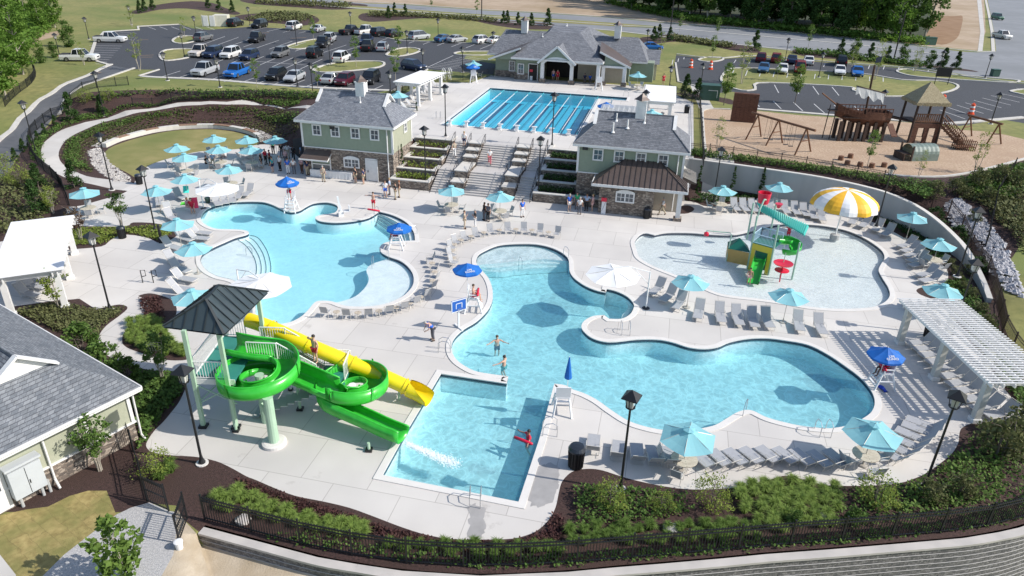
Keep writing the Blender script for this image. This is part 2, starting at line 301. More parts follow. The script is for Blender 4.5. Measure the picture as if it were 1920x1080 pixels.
region('traffic_island',lawn,[(1682,133),(1700,130),(1760,138),(1830,144),(1900,150),(1910,153),(1890,155),(1800,150),(1720,144),(1690,138)],U)
region('traffic_island',lawn,[(1895,171),(1925,168),(1925,178),(1910,176)],U)
region('traffic_island',lawn,[(1310,113),(1322,108),(1350,108),(1356,111),(1345,115),(1325,116)],U)
region('main_road',asphalt2,[(420,-30,1),(640,2),(760,9),(900,19),(1020,25),(1150,34),(1290,47),(1440,58),(1600,72),(1750,90),(1830,98),(1925,90,1),(2100,70,1),(2100,180,1),(1925,152),(1840,145),(1700,122),(1560,104),(1420,88),(1300,76),(1150,58),(1020,48),(900,37),(760,22),(620,12),(400,-12,1)],U)
region('side_road',asphalt2,[(1838,100,1),(1868,97,1),(1864,60),(1858,30),(1852,2),(1848,-25,1),(2000,-25,1),(2100,75,1),(2100,150,1)],U,smooth=False)
region('dirt_verge',dirt,[(640,1),(760,8),(900,18),(1020,24),(1150,33),(1290,46),(1440,57),(1600,71),(1745,88),(1720,70),(1560,55),(1400,45),(1280,30),(1180,12),(1130,-2,1),(1080,-12),(700,-20,1)],U)
region('forest_floor',mat('forest_floor',(.02,.03,.012),(.05,.06,.02),1.5,.95),[(1118,-2,1),(1160,9),(1205,20),(1300,38),(1450,53),(1600,68),(1738,82,1),(1752,60),(1742,20),(1736,-25,1),(1400,-40,1),(1090,-40,1),(1085,-15,1)],U,smooth=False)
region('cleared_field',dirt,[(1735,85,1),(1755,50),(1745,0,1),(1740,-25,1),(1842,-25,1),(1846,10),(1848,60),(1835,95,1)],U,smooth=False)
region('clay_patch',clay,[(1736,72),(1745,50),(1746,31),(1790,30),(1805,31),(1800,60),(1790,75),(1765,84)],U)
region('dirt_track',dirt,[(-80,160,1),(0,120),(40,95),(70,78),(110,66),(108,58),(60,70),(20,90),(-80,120,1)])
region('shrub_bed',mulch,[(440,30),(500,24),(560,24),(590,30),(598,40),(570,48),(520,44),(470,40)],U)
region('shrub_bed',mulch,[(450,0),(520,0),(600,4),(660,6),(690,10),(670,16),(620,18),(560,14),(480,8)],U)
region('shrub_bed',mulch,[(672,30),(690,24),(760,26),(850,31),(940,38),(1000,42),(1040,46),(1040,54),(990,55),(930,48),(870,36),(800,34),(740,38),(700,41),(678,38)],U)
region('shrub_bed',mulch,[(245,22),(300,8),(360,2),(400,6),(420,14),(450,24),(440,28),(410,24),(350,16),(300,18),(260,26)],U)
region('shrub_bed',mulch,[(1195,72),(1240,66),(1270,64),(1300,74),(1350,82),(1400,84),(1425,96),(1410,99),(1370,94),(1320,84),(1270,78),(1230,82),(1196,83)],U)
region('shrub_bed',mulch,[(1485,96),(1500,92),(1560,98),(1620,108),(1700,118),(1800,128),(1830,135),(1700,122),(1600,113),(1540,109),(1500,104)],U)
region('shrub_bed',mulch,[(1264,175),(1300,182),(1345,190),(1372,196),(1370,186),(1300,176)],U)
def offset_poly(P,d):
 """outward (d>0) offset of a polygon"""
 N=len(P);A=sum(P[i][0]*P[(i+1)%N][1]-P[(i+1)%N][0]*P[i][1]for i in range(N));sgn=1 if A>0 else-1
 out=[]
 for i in range(N):
  a=Vector(P[i-1]);b=Vector(P[i]);c=Vector(P[(i+1)%N]);e1=(b-a);e2=(c-b)
  n1=Vector((e1.y,-e1.x));n2=Vector((e2.y,-e2.x))
  if n1.length>0:n1.normalize()
  if n2.length>0:n2.normalize()
  m=n1+n2
  if m.length<1e-6:m=n1
  m.normalize();k=1/max(.6,m.dot(n1))if m.dot(n1)>0 else 1
  q=b+m*d*k*sgn;out.append((q.x,q.y))
 return out
POOL1=[(376,412),(382,397),(400,387),(425,381),(455,378.5),(490,379),(510,384),(525,391),(535,396),(547,398),(562,395),(572,389),(585,382.5),(600,380),(617,380.5),(631,385),(634,392),(627,400),(607,403),(594,406),(592,410),(600,415),(618,417.5),(637,417.5),(662,415),(687,410),(700,404),(710,397,1),(737,404),(762,417),(776,435),(779,452,1),(750,453),(730,454),(717,459),(712,467),(717,475),(730,482),(750,489),(765,500),(775,515),(776,532),(767,547),(750,560),(725,570),(700,575),(670,576),(645,574),(625,567),(610,565),(595,566),(587,572),(578,583),(565,595),(545,605),(520,609),(497,605),(480,592),(478,575),(476,555),(455,538),(435,526),(407,519),(387,508),(377,495),(375,484),(382,474),(400,464),(420,455),(440,446.5),(460,441),(466,437),(460,433),(440,431),(407,430),(387,423)]
POOL2=[(895,480),(910,470),(932,461),(957,458),(990,457.5),(1015,460),(1037,466),(1055,475),(1066,486),(1068,500),(1069,510),(1077,522),(1095,535),(1115,544),(1135,549,1),(1137,542,1),(1157,547),(1177,557),(1189,571),(1187,583),(1180,592),(1165,599),(1142,599,1),(1132,592,1),(1112,594),(1097,602),(1091,612),(1095,622),(1110,634),(1132,641),(1155,641),(1192,637),(1230,637),(1260,642),(1292,652),(1320,654.5),(1345,651),(1367,642),(1400,635.5),(1435,634.5),(1470,638.5),(1515,647),(1552,665),(1585,687),(1615,710),(1635,735),(1641,755),(1636,772),(1622,784),(1597,797),(1565,804),(1540,804),(1502,800),(1465,792),(1435,783),(1412,772),(1397,770.5),(1382,775),(1365,785),(1345,797),(1325,803),(1290,808),(1245,808),(1205,800),(1175,789),(1145,770),(1120,752),(1095,739),(1072,731),(1060,724),(1040,721,1),(1012,825,1),(973,943,1),(716,892,1),(761,810,1),(826,701,1),(949,719.5,1),(952,707,1),(915,702),(890,697),(870,687),(855,675),(847,660),(847,643),(855,630),(870,617),(890,605),(905,592),(917,577),(923,560),(922,540),(915,522),(903,508),(893,495)]
POOL3=[(1193,470),(1190,452),(1205,438),(1227,441,1),(1250,437),(1292,437),(1330,440),(1372,441),(1400,436),(1430,428),(1455,422),(1480,420),(1510,421),(1545,424),(1585,432),(1615,444),(1640,459),(1655,472),(1659,485),(1652,497),(1648,508),(1655,522),(1666,540),(1669,555),(1660,567),(1640,576),(1610,579.5),(1565,580),(1515,576),(1470,568),(1420,561),(1375,556),(1345,550),(1310,535),(1270,518),(1225,500),(1200,485)]
def polyW(P,z=0,n=4):return spl([(*toW(p[:2],z),1 if len(p)>2 else 0)for p in P],n)
P1,P2,P3=polyW(POOL1),polyW(POOL2),polyW(POOL3)
PL=[tuple(Lc(u,v).xy)for u,v in((-3.7,15.3),(12.5,15.3),(12.5,35.9),(16.4,35.9),(16.4,38.1),(-3.7,38.1))]
for nm,P in(('hole1',P1),('hole2',P2),('hole3',P3),('holeL',PL)):REG.append((nm,None,P,None))
def build_ground():
 verts=[];edges=[]
 def addp(P,seg):
  b=len(verts);N=len(P);idx=[]
  for i in range(N):
   a=Vector(P[i]);c=Vector(P[(i+1)%N]);k=max(1,int((c-a).length/seg))if seg else 1
   for j in range(k):idx.append(len(verts));verts.append(a.lerp(c,j/k))
  for i in range(len(idx)):edges.append((idx[i],idx[(i+1)%len(idx)]))
 outer=[(-900,-60),(900,-60),(900,1300),(-900,1300)]
 addp(outer,None)
 for P in(LOW,FRP,FR2):addp([p for p in P if abs(p[0])<800],6)
 addp([(max(-899,min(899,p[0])),min(1299,p[1]))for p in UPP],None)
 for nm,m,P,k in REG:addp(P,4 if nm in('mulch_bed','driveway','curved_path','dirt_track')else None)
 xs,ys=np.meshgrid(np.arange(-110,90,1.6),np.arange(12,150,1.6));xs=xs.ravel()+.013;ys=ys.ravel()+.007
 h=H(xs,ys);keep=(h>.02)&(h<U-.02)|(h<-.02)&(h>-3.58)
 for x,y in zip(xs[keep],ys[keep]):verts.append(Vector((x,y)))
 V,E,Fc,_,_,_=delaunay_2d_cdt([Vector(v)for v in verts],edges,[],0,1e-3)
 XY=np.array([(v.x,v.y)for v in V]);Z=H(XY[:,0],XY[:,1]);Z[np.abs(Z)<.004]=0
 tri=np.array([f[:3]for f in Fc]);cen=XY[tri].mean(axis=1);cls=np.full(len(tri),-1)
 for i,(nm,m,P,k)in enumerate(REG):cls[inside(P,cen[:,0],cen[:,1])]=i
 names={}
 for i in sorted(set(cls.tolist())):
  if i>=0 and REG[i][1]is None:continue
  nm,m,k=('grass_ground',lawn,'structure')if i<0 else(REG[i][0],REG[i][1],REG[i][3])
  t=tri[cls==i];u,inv=np.unique(t,return_inverse=True);inv=inv.reshape(t.shape)
  me=bpy.data.meshes.new(nm);me.from_pydata([(XY[a,0],XY[a,1],Z[a])for a in u],[],[tuple(int(q)for q in r)for r in inv])
  me.materials.append(m);me.polygons.foreach_set('use_smooth',[nm in('bare_soil','mulch_bed','grass_ground')]*len(me.polygons));o=bpy.data.objects.new(nm,me);col.objects.link(o);o['kind']='structure'
  bm=bmesh.new();bm.from_mesh(me);bmesh.ops.recalc_face_normals(bm,faces=bm.faces[:])
  if sum(f.normal.z for f in bm.faces)<0:bmesh.ops.reverse_faces(bm,faces=bm.faces[:])
  bm.to_mesh(me);bm.free()
build_ground()
def shader_floor(name,c,c2,sc=1.5):return mat(name,c,c2,sc,.8)
floor_m=mat('pool_plaster',(.80,.84,.85),(.85,.88,.88),.4,.8)
floor_pale=mat('pool_ledge_plaster',(.80,.81,.81),(.85,.85,.84),1,.8)
def water_mat(name,tint,dens,cs,caustic_min=.72,bs=2.2,warp=.6,gl=.8,turb=.12,scat=(.22,.62,.72)):
 m=bpy.data.materials.new(name);m.use_nodes=True;t=m.node_tree;t.nodes.clear();L=t.links.new
 out=t.nodes.new('ShaderNodeOutputMaterial');tc=t.nodes.new('ShaderNodeTexCoord');geo=t.nodes.new('ShaderNodeNewGeometry')
 nz=nd(t,'ShaderNodeTexNoise',Scale=cs*.9,Detail=2);L(tc.outputs['Object'],nz.inputs['Vector'])
 ad=nd(t,'ShaderNodeVectorMath',operation='MULTIPLY_ADD');L(nz.outputs['Color'],ad.inputs[0]);ad.inputs[1].default_value=(warp,)*3;L(tc.outputs['Object'],ad.inputs[2])
 def ridge(sc,off):  # thin noise ridges that imitate caustic light lines
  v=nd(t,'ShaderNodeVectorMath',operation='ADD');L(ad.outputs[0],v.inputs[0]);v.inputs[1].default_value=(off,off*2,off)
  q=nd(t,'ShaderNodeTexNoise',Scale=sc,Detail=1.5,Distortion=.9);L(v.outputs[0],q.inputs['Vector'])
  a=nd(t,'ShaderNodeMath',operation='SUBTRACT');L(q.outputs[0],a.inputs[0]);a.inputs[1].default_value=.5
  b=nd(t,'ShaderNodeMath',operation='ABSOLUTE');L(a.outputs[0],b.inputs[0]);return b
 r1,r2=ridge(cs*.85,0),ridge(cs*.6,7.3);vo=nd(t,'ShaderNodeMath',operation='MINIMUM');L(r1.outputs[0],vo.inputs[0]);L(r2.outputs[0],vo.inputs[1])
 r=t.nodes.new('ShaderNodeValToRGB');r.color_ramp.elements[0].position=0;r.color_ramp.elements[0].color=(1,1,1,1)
 r.color_ramp.elements[1].position=.085;r.color_ramp.elements[1].color=(caustic_min,caustic_min,caustic_min,1);e=r.color_ramp.elements.new(.02);e.color=((1+caustic_min)/2,)*3+(1,)
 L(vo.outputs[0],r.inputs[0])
 tr=t.nodes.new('ShaderNodeBsdfTransparent');L(r.outputs[0],tr.inputs[0])  # caustic light network painted into the surface's transparent colour
 gb=nd(t,'ShaderNodeBsdfGlossy',Roughness=.08)
 nb=nd(t,'ShaderNodeTexNoise',Scale=bs,Detail=3,Roughness=.6);L(tc.outputs['Object'],nb.inputs['Vector'])
 bp=nd(t,'ShaderNodeBump',Strength=.5,Distance=.12);L(nb.outputs[0],bp.inputs['Height']);L(bp.outputs[0],gb.inputs['Normal'])
 fr=nd(t,'ShaderNodeFresnel',IOR=1.33);L(bp.outputs[0],fr.inputs['Normal'])
 mu=nd(t,'ShaderNodeMath',operation='MULTIPLY');L(fr.outputs[0],mu.inputs[0]);mu.inputs[1].default_value=gl
 inv=nd(t,'ShaderNodeMath',operation='SUBTRACT');inv.inputs[0].default_value=1;L(geo.outputs['Backfacing'],inv.inputs[1])
 m2=nd(t,'ShaderNodeMath',operation='MULTIPLY');L(mu.outputs[0],m2.inputs[0]);L(inv.outputs[0],m2.inputs[1]);mu=m2
 df=nd(t,'ShaderNodeBsdfDiffuse');df.inputs[0].default_value=(*scat,1);mt=t.nodes.new('ShaderNodeMixShader');mt.inputs[0].default_value=turb;L(tr.outputs[0],mt.inputs[1]);L(df.outputs[0],mt.inputs[2])
 ms=t.nodes.new('ShaderNodeMixShader');L(mu.outputs[0],ms.inputs[0]);L(mt.outputs[0],ms.inputs[1]);L(gb.outputs[0],ms.inputs[2]);L(ms.outputs[0],out.inputs['Surface'])
 ab=nd(t,'ShaderNodeVolumeAbsorption',Density=dens);ab.inputs['Color'].default_value=(*tint,1);L(ab.outputs[0],out.inputs['Volume'])
 return m
TINT=(.05,.86,.95)
water1=water_mat('pool_water',TINT,.20,1.1,.92,1.5,.4)
water2=water_mat('rippled_caustic_water',TINT,.21,1.5,.75,2.6,.3,turb=.15)
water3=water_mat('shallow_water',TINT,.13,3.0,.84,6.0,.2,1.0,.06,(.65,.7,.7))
waterL=water_mat('lap_pool_water',(.02,.80,.92),.36,1.0,.95,1.2,.3,.8,.08)
def ribbon(name,P,z0,z1,d0,d1,m,closed=True,parent=None,kind=None):
 a=offset_poly(P,d0)if d0 else list(P);b=offset_poly(P,d1);N=len(P);V=[];Fc=[]
 for i in range(N):V+=[(a[i][0],a[i][1],z0),(a[i][0],a[i][1],z1),(b[i][0],b[i][1],z1),(b[i][0],b[i][1],z0)]
 for i in range(N):
  j=(i+1)%N
  for k in range(4):k2=(k+1)%4;Fc.append((4*i+k,4*j+k,4*j+k2,4*i+k2))
 mb=MB();mb.add(V,Fc);o=mb.build(name,m,parent)
 if kind:o['kind']=kind
 return o
def flat(name,P,z,m,kind='structure',parent=None,up=True):
 tri=tessellate_polygon([[Vector((p[0],p[1],0))for p in P]]);mb=MB();mb.add([(p[0],p[1],z)for p in P],tri)
 o=mb.build(name,m,parent,fixn=False)
 bm=bmesh.new();bm.from_mesh(o.data)
 for f in bm.faces:
  if f.normal.z<0:f.normal_flip()
 bm.to_mesh(o.data);bm.free()
 if kind:o['kind']=kind
 return o
def pool(P,wm,depth,zt=0.0,wl=-.13,floor=None,cop=.34,tile=True):
 floor=floor or floor_m
 N=len(P);mb=MB();mb.add([(p[0],p[1],zt+.03)for p in P]+[(p[0],p[1],zt-depth)for p in P],[(i,(i+1)%N,N+(i+1)%N,N+i)for i in range(N)])
 o=mb.build('pool_wall',floor);o['kind']='structure'
 flat('pool_floor',P,zt-depth,floor)
 if tile:ribbon('waterline_tile',P,zt-.22,zt+.0,-.025,0.0,navy,kind='structure')
 ribbon('pool_coping',P,zt-.02,zt+.045,-.03,cop,coping_m,kind='structure')
 Q=offset_poly(P,.01);mb=MB();tri=[tuple(t)for t in tessellate_polygon([[Vector((p[0],p[1],0))for p in Q]])]
 mb.add([(p[0],p[1],zt+wl)for p in Q]+[(p[0],p[1],zt-depth-.05)for p in Q],tri+[tuple(i+N for i in reversed(t))for t in tri]+[(i,(i+1)%N,N+(i+1)%N,N+i)for i in range(N)])
 w=mb.build('pool_water',wm);w['kind']='structure';return w
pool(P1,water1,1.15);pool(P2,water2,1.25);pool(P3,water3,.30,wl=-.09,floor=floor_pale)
pool([(p[0],p[1])for p in PL],waterL,1.6,zt=U)
def solid(name,P,z0,z1,m,kind='structure'):
 mb=MB();mb.prism(P,z0,z1);o=mb.build(name,m);o['kind']=kind;return o
def ledge(pts,top,n=4,m=None):return solid('pool_ledge',polyW(pts,top,n),-1.2,top,m or floor_pale)
LB=[(442,447),(460,460),(472,475),(479,490),(481,507),(477,530)]
LBo=[(477,545,1),(455,536),(435,524),(407,517),(387,506),(378,494),(377,484),(384,475),(402,465),(422,456),(441,447.5,1)]
def shift(l,f):
 return[(p[0]+f*dx,p[1]+f*dy)for p,(dx,dy)in zip(l,((1,-.2),(.9,-.5),(1,-.3),(1,-.1),(1,0),(1,0)))]
for i,zt in enumerate((-.22,-.42,-.62,-.84)):
 arc=shift(LB,9*i);P=[(*arc[0],1)]+arc[1:-1]+[(*arc[-1],1)]+LBo
 ledge(P,zt)
 a=[Vector((*toW(q,zt),zt+.012))for q in spl(arc,5,False)]
 mb=MB();mb.tube(a,.035,4);mb.build('step_nosing',navy)['kind']='structure'
ledge([(690,500,1),(687,508),(691,520),(690,530),(682,542),(667,555),(647,563),(622,569,1),(645,573),(670,575),(700,574),(725,569),(750,559),(766,546),(775,531),(774,515),(764,501),(749,490),(732,484,1),(712,490),(700,494)],-.22)
for i in range(4):
 zt=-.2-.2*i;o_=[(712,398,1),(737,405),(761,418),(774,436),(777,451,1)]
 k=1-(i+1)*.17;inner=[(752-8*i,452),(748-9*i,440-0*i),(735-9*i,426),(716-8*i,416+i),(700-6*i,405+1.5*i)]
 inner=[(777-(i+1)*9,452),(773-(i+1)*9,437+i),(760-(i+1)*9.5,422+2*i),(736-(i+1)*8,409+2.2*i),(710-(i+1)*3,399+2.5*(i+1))]
 ledge(o_[:-1]+[(777,451,1),(*inner[0],1)]+inner[1:-1]+[(*inner[-1],1)],zt)
 a=[Vector((*toW(q,zt),zt+.012))for q in spl(inner,5,False)]
 mb=MB();mb.tube(a,.035,4);mb.build('step_nosing',navy)['kind']='structure'
for i in range(3):
 e=8*i;arc=[(893,497+e*.4),(930,494+e),(975,489+e),(1020,486+e),(1064,490+e*.6)]
 ledge([(*arc[0],1)]+arc[1:-1]+[(*arc[-1],1),(1055,476),(1037,467),(1015,461),(990,459),(957,459),(932,462),(910,471),(896,481,1)],-.25-.22*i)
ledge([(1139,544,1),(1157,549),(1176,558),(1187,571),(1185,582),(1178,591),(1165,598,1),(1167,590),(1176,580),(1177,571),(1168,561),(1153,554),(1139,551,1)],-.45)
wetm=mat('wet_concrete',(.30,.29,.28),(.40,.385,.375),1.5,.35,c3=(.34,.33,.32),s3=.8)
for k,P in enumerate(([(877,948),(910,952),(908,985),(905,1008),(878,1008),(882,980)],[(800,935),(822,945),(820,972),(808,968),(802,950)],[(848,950),(872,948),(874,985),(858,990),(850,968)],[(1040,835),(1075,848),(1068,868),(1048,862)],[(1005,880),(1040,870),(1050,895),(1045,925),(1020,950),(995,945),(998,905)],[(398,800),(420,802),(422,818),(405,826),(395,815)],[(765,935),(790,938),(785,952),(768,950)])):
 flat('wet_patch',[(x+random.Random(int(x*91+y*37)).uniform(-.12,.12),y+random.Random(int(x*53-y*71)).uniform(-.12,.12))for x,y in polyW(P,0,7)],.005,wetm)if k in(0,4)else None
lane_blue=mat('lane_marking_blue',(.02,.07,.17),rough=.6)
teal_line=mat('lane_marking_teal',(.05,.35,.36),rough=.6)
mb=MB()
for i in range(8):
 u=-3.7+(i+.5)*16.2/8
 mb.M=Matrix.Translation(Lc(u,26.7,U-1.585))@Matrix.Rotation(LA,4,'Z');mb.box((0,0,0),(.5,19,.01));mb.box((0,-9.5,0),(1.0,.3,.012));mb.box((0,9.5,0),(1.0,.3,.012))
mb.build('lane_markings',lane_blue)['kind']='structure'
mb=MB()
for u in(-3.72,):pass
for i in range(1,9):
 u=-3.7+i*16.2/8-.12
 mb.M=Matrix.Translation(Lc(u,26.7,U-1.585))@Matrix.Rotation(LA,4,'Z');mb.box((0,0,0),(.12,22,.01))
mb.build('floor_stripes',teal_line)['kind']='structure'
rope_w=mat('rope_float_white',(.8,.8,.8),rough=.4);rope_t=mat('rope_float_teal',(.05,.5,.55),rough=.4)
for i in range(9):
 u=-3.45+i*15.7/8;mb=MB()
 for k in range(56):
  v=15.6+k*.4;a=Lc(u,v,U-.1);b=Lc(u,v+.22,U-.1)
  mb.tube([a,b],.05,6,mi=0 if(4<k<51)else 1)
 mb.tube([Lc(u,15.4,U-.1),Lc(u,38.0,U-.1)],.018,5,mi=0)
 o=mb.build('lane_rope',[rope_w,rope_t]);tag(o,'white and teal floating lane rope, %s from the left in the lap pool'%ORD[i],'lane rope','floating ropes between the swimming lanes')
sage=mat('sage_siding',(.235,.285,.215),(.26,.31,.235),3,.75)
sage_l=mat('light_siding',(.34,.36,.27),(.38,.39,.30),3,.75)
trim=mat('white_trim',(.74,.74,.73),(.68,.68,.67),4,.55)
glass=mat('window_glass',(.05,.065,.08),(.09,.11,.13),2,.08,spec=.8)
darkin=mat('dark_interior',(.03,.028,.027),rough=.9)
tanw=mat('tan_wall',(.42,.38,.31),(.47,.42,.35),2,.8)
brownroof=mat('brown_metal_roof',(.10,.075,.065),(.12,.092,.08),1.5,.45,metal=.2)
greenroof=mat('dark_green_metal_roof',(.045,.065,.072),(.06,.08,.088),1.2,.4,metal=.2)
def cellmat(name,c1,c2,c3,sc,mortar=(.16,.14,.12),zs=1.9,rough=.85):
 m=bpy.data.materials.new(name);m.use_nodes=True;t=m.node_tree;b=t.nodes['Principled BSDF'];L=t.links.new;b.inputs['Roughness'].default_value=rough
 tc=t.nodes.new('ShaderNodeTexCoord');mp=t.nodes.new('ShaderNodeMapping');mp.inputs['Scale'].default_value=(1,1,zs);L(tc.outputs['Object'],mp.inputs[0])
 v1=nd(t,'ShaderNodeTexVoronoi',Scale=sc);L(mp.outputs[0],v1.inputs['Vector']);v2=nd(t,'ShaderNodeTexVoronoi',Scale=sc,feature='DISTANCE_TO_EDGE');L(mp.outputs[0],v2.inputs['Vector'])
 sp=t.nodes.new('ShaderNodeSeparateColor');L(v1.outputs['Color'],sp.inputs[0]);r=t.nodes.new('ShaderNodeValToRGB');r.color_ramp.elements[0].color=(*c1,1);r.color_ramp.elements[1].color=(*c3,1)
 e=r.color_ramp.elements.new(.5);e.color=(*c2,1);L(sp.outputs[0],r.inputs[0])
 r2=t.nodes.new('ShaderNodeValToRGB');r2.color_ramp.elements[0].position=.02;r2.color_ramp.elements[1].position=.06;L(v2.outputs['Distance'],r2.inputs[0])
 mx=t.nodes.new('ShaderNodeMixRGB');L(r2.outputs[0],mx.inputs[0]);mx.inputs[1].default_value=(*mortar,1);L(r.outputs[0],mx.inputs[2]);L(mx.outputs[0],b.inputs['Base Color'])
 bp=nd(t,'ShaderNodeBump',Strength=.6,Distance=.06);L(r2.outputs[0],bp.inputs['Height']);L(bp.outputs[0],b.inputs['Normal']);return m
stone=cellmat('stone_veneer',(.10,.085,.075),(.23,.18,.145),(.42,.36,.30),4.0,zs=2.2)
block=cellmat('retaining_block',(.10,.10,.105),(.17,.165,.165),(.26,.25,.25),9.0,(.07,.07,.07),1.2)
def brickmat(name,c1,c2,mort,sc,bw,rh,ms=.02,xy=False,rough=.9,bump=.5):
 m=bpy.data.materials.new(name);m.use_nodes=True;t=m.node_tree;b=t.nodes['Principled BSDF'];L=t.links.new;b.inputs['Roughness'].default_value=rough
 tc=t.nodes.new('ShaderNodeTexCoord');sx=t.nodes.new('ShaderNodeSeparateXYZ');L(tc.outputs['Object'],sx.inputs[0]);cx=t.nodes.new('ShaderNodeCombineXYZ')
 if xy:L(sx.outputs[0],cx.inputs[0]);L(sx.outputs[1],cx.inputs[1])
 else:
  a=nd(t,'ShaderNodeMath',operation='ADD');L(sx.outputs[0],a.inputs[0]);L(sx.outputs[1],a.inputs[1]);L(a.outputs[0],cx.inputs[0]);L(sx.outputs[2],cx.inputs[1])
 bt=nd(t,'ShaderNodeTexBrick',Scale=sc);bt.inputs['Brick Width'].default_value=bw;bt.inputs['Row Height'].default_value=rh;bt.inputs['Mortar Size'].default_value=ms
 bt.inputs['Color1'].default_value=(*c1,1);bt.inputs['Color2'].default_value=(*c2,1);bt.inputs['Mortar'].default_value=(*mort,1);L(cx.outputs[0],bt.inputs['Vector'])
 nz=nd(t,'ShaderNodeTexNoise',Scale=5.0,Detail=8);L(tc.outputs['Object'],nz.inputs['Vector']);mx=nd(t,'ShaderNodeMixRGB',blend_type='OVERLAY');mx.inputs[0].default_value=.5
 L(bt.outputs[0],mx.inputs[1]);L(nz.outputs[0],mx.inputs[2]);L(mx.outputs[0],b.inputs['Base Color'])
 bp=nd(t,'ShaderNodeBump',Strength=bump,Distance=.02,invert=True);L(bt.outputs['Fac'],bp.inputs['Height']);L(bp.outputs[0],b.inputs['Normal']);return m
shingle=brickmat('grey_shingles',(.125,.135,.155),(.20,.21,.235),(.09,.095,.105),1,.42,.12,.012)
shingle_n=brickmat('grey_blue_shingles',(.15,.165,.195),(.24,.255,.285),(.09,.10,.12),1,.42,.10,.012)
capm=mat('cap_stone',(.56,.54,.50),(.63,.61,.57),2,.8)
def FT(name,label,cat,u,v,z=0.0,group=None):return thing(name,label,cat,Lc(u,v,z),LA,group)
def hip_roof(name,parent,m,u0,u1,v0,v1,z0,zr,gl=0.0,gr=0.0,inset=None,tm=trim,gutter=True):
 """hip roof; gl/gr = height of a small gablet at the left/right ridge end (0 none)"""
 vm=(v0+v1)/2;hv=(v1-v0)/2;s=(zr-z0)/hv;ins=inset or hv*.9
 mb=MB();V=[];Fc=[]
 def end(u,sg,g):
  if g<=0:return[(u+sg*ins,vm,zr)],None
  zl=zr-g;k=(zl-z0)/s;ul=u+sg*(k*ins/hv)
  return[(ul,v0+k,zl),(ul,v1-k,zl),(ul,vm,zr)],zl
 L_,zl=end(u0,1,gl);R_,zq=end(u1,-1,gr)
 A,B,C,D=(u0,v0,z0),(u1,v0,z0),(u1,v1,z0),(u0,v1,z0)
 def poly(*p):b=len(V);V.extend(p);Fc.append(tuple(range(b,b+len(p))))
 lf=L_[0];lr=L_[-1];rf=R_[0];rr=R_[-1]
 poly(A,B,*([rf,rr]if gr>0 else[rr]),*([lr,lf]if gl>0 else[lr]))
 poly(C,D,*([L_[1],lr]if gl>0 else[lr]),*([rr,R_[1]]if gr>0 else[rr]))
 poly(B,C,*([R_[1],rf]if gr>0 else[rr]));poly(D,A,*([lf,L_[1]]if gl>0 else[lr]))
 b=len(V);V.extend([(p[0],p[1],z0-.04)for p in(A,B,C,D)]);Fc.append((b,b+3,b+2,b+1))
 mb.add(V,Fc);rf_=mb.build('roof',m,parent)
 fb=MB()
 for a,c in((A,B),(B,C),(C,D),(D,A)):fb.bar((a[0],a[1],z0-.13),(c[0],c[1],z0-.13),.14,.22)
 fb.build('fascia',tm,rf_)
 for g,E in((gl,L_),(gr,R_)):
  if g>0:
   gm=MB();s2=-1 if E is L_ else 1;ex=.03*s2
   gm.add([(E[0][0]+ex,E[0][1],E[0][2]),(E[1][0]+ex,E[1][1],E[1][2]),(E[2][0]+ex,E[2][1],E[2][2]-.05)],[(0,1,2)]);gm.build('gable_panel',tm,rf_)
   gb=MB();o=.16*s2
   for k in(0,1):gb.bar((E[k][0]+o,E[k][1]+(-.1 if k==0 else .1),E[k][2]-.05),(E[2][0]+o,E[2][1],E[2][2]+.05),.32,.1)
   gb.build('gable_trim',tm,rf_)
 rc=MB();rc.tube([(L_[-1][0],vm,zr+.02),(R_[-1][0],vm,zr+.02)],.07,5)
 for a,e in((A,L_[0]),(B,R_[0])):rc.tube([(a[0],a[1],a[2]+.02),(e[0],e[1],e[2]+.02)],.06,5)
 rc.build('ridge_cap',m,rf_)
 return rf_
def face(c,f):
 return Matrix.Translation(Vector(c))@Matrix.Rotation({'f':0,'r':math.pi/2,'b':math.pi,'l':-math.pi/2}[f],4,'Z')
def window(parent,c,w,h,f='f',cols=2,rows=2,arch=False,fw_=.13):
 mb=MB();mb.M=face(c,f)
 for sx in(-1,1):mb.box((sx*(w/2+fw_/2),-.05,0),(fw_,.1,h+2*fw_))
 for sz in(-1,1):mb.box((0,-.05,sz*(h/2+fw_/2)),(w,.1,fw_))
 for i in range(1,cols):mb.box((-w/2+i*w/cols,-.04,0),(.045 if cols<4 or i!=cols//2 else .12,.05,h))
 for i in range(1,rows):mb.box((0,-.04,-h/2+i*h/rows),(w,.045,.045))
 if arch:
  n=10;V=[]
  for k in range(n+1):
   x=-w/2-fw_+(w+2*fw_)*k/n;zt=h/2+fw_+.22*(1-(2*k/n-1)**2)+.02;V+=[(x,-.1,h/2+fw_),(x,-.1,zt),(x,0,zt)]
  mb.add(V,[q for k in range(n)for q in((3*k,3*k+3,3*k+4,3*k+1),(3*k+1,3*k+4,3*k+5,3*k+2))])
 o=mb.build('window',trim,parent)
 p=MB();p.M=face(c,f);p.box((0,-.012,0),(w,.02,h));p.build('pane',glass,o);return o
def battens(mb,x0,x1,z0,z1,y,f='f',c=(0,0,0),step=.4):
 mb.M=face(c,f);k=int((x1-x0)/step)
 for i in range(k+1):mb.box((x0+i*step,y,(z0+z1)/2),(.045,.03,z1-z0))
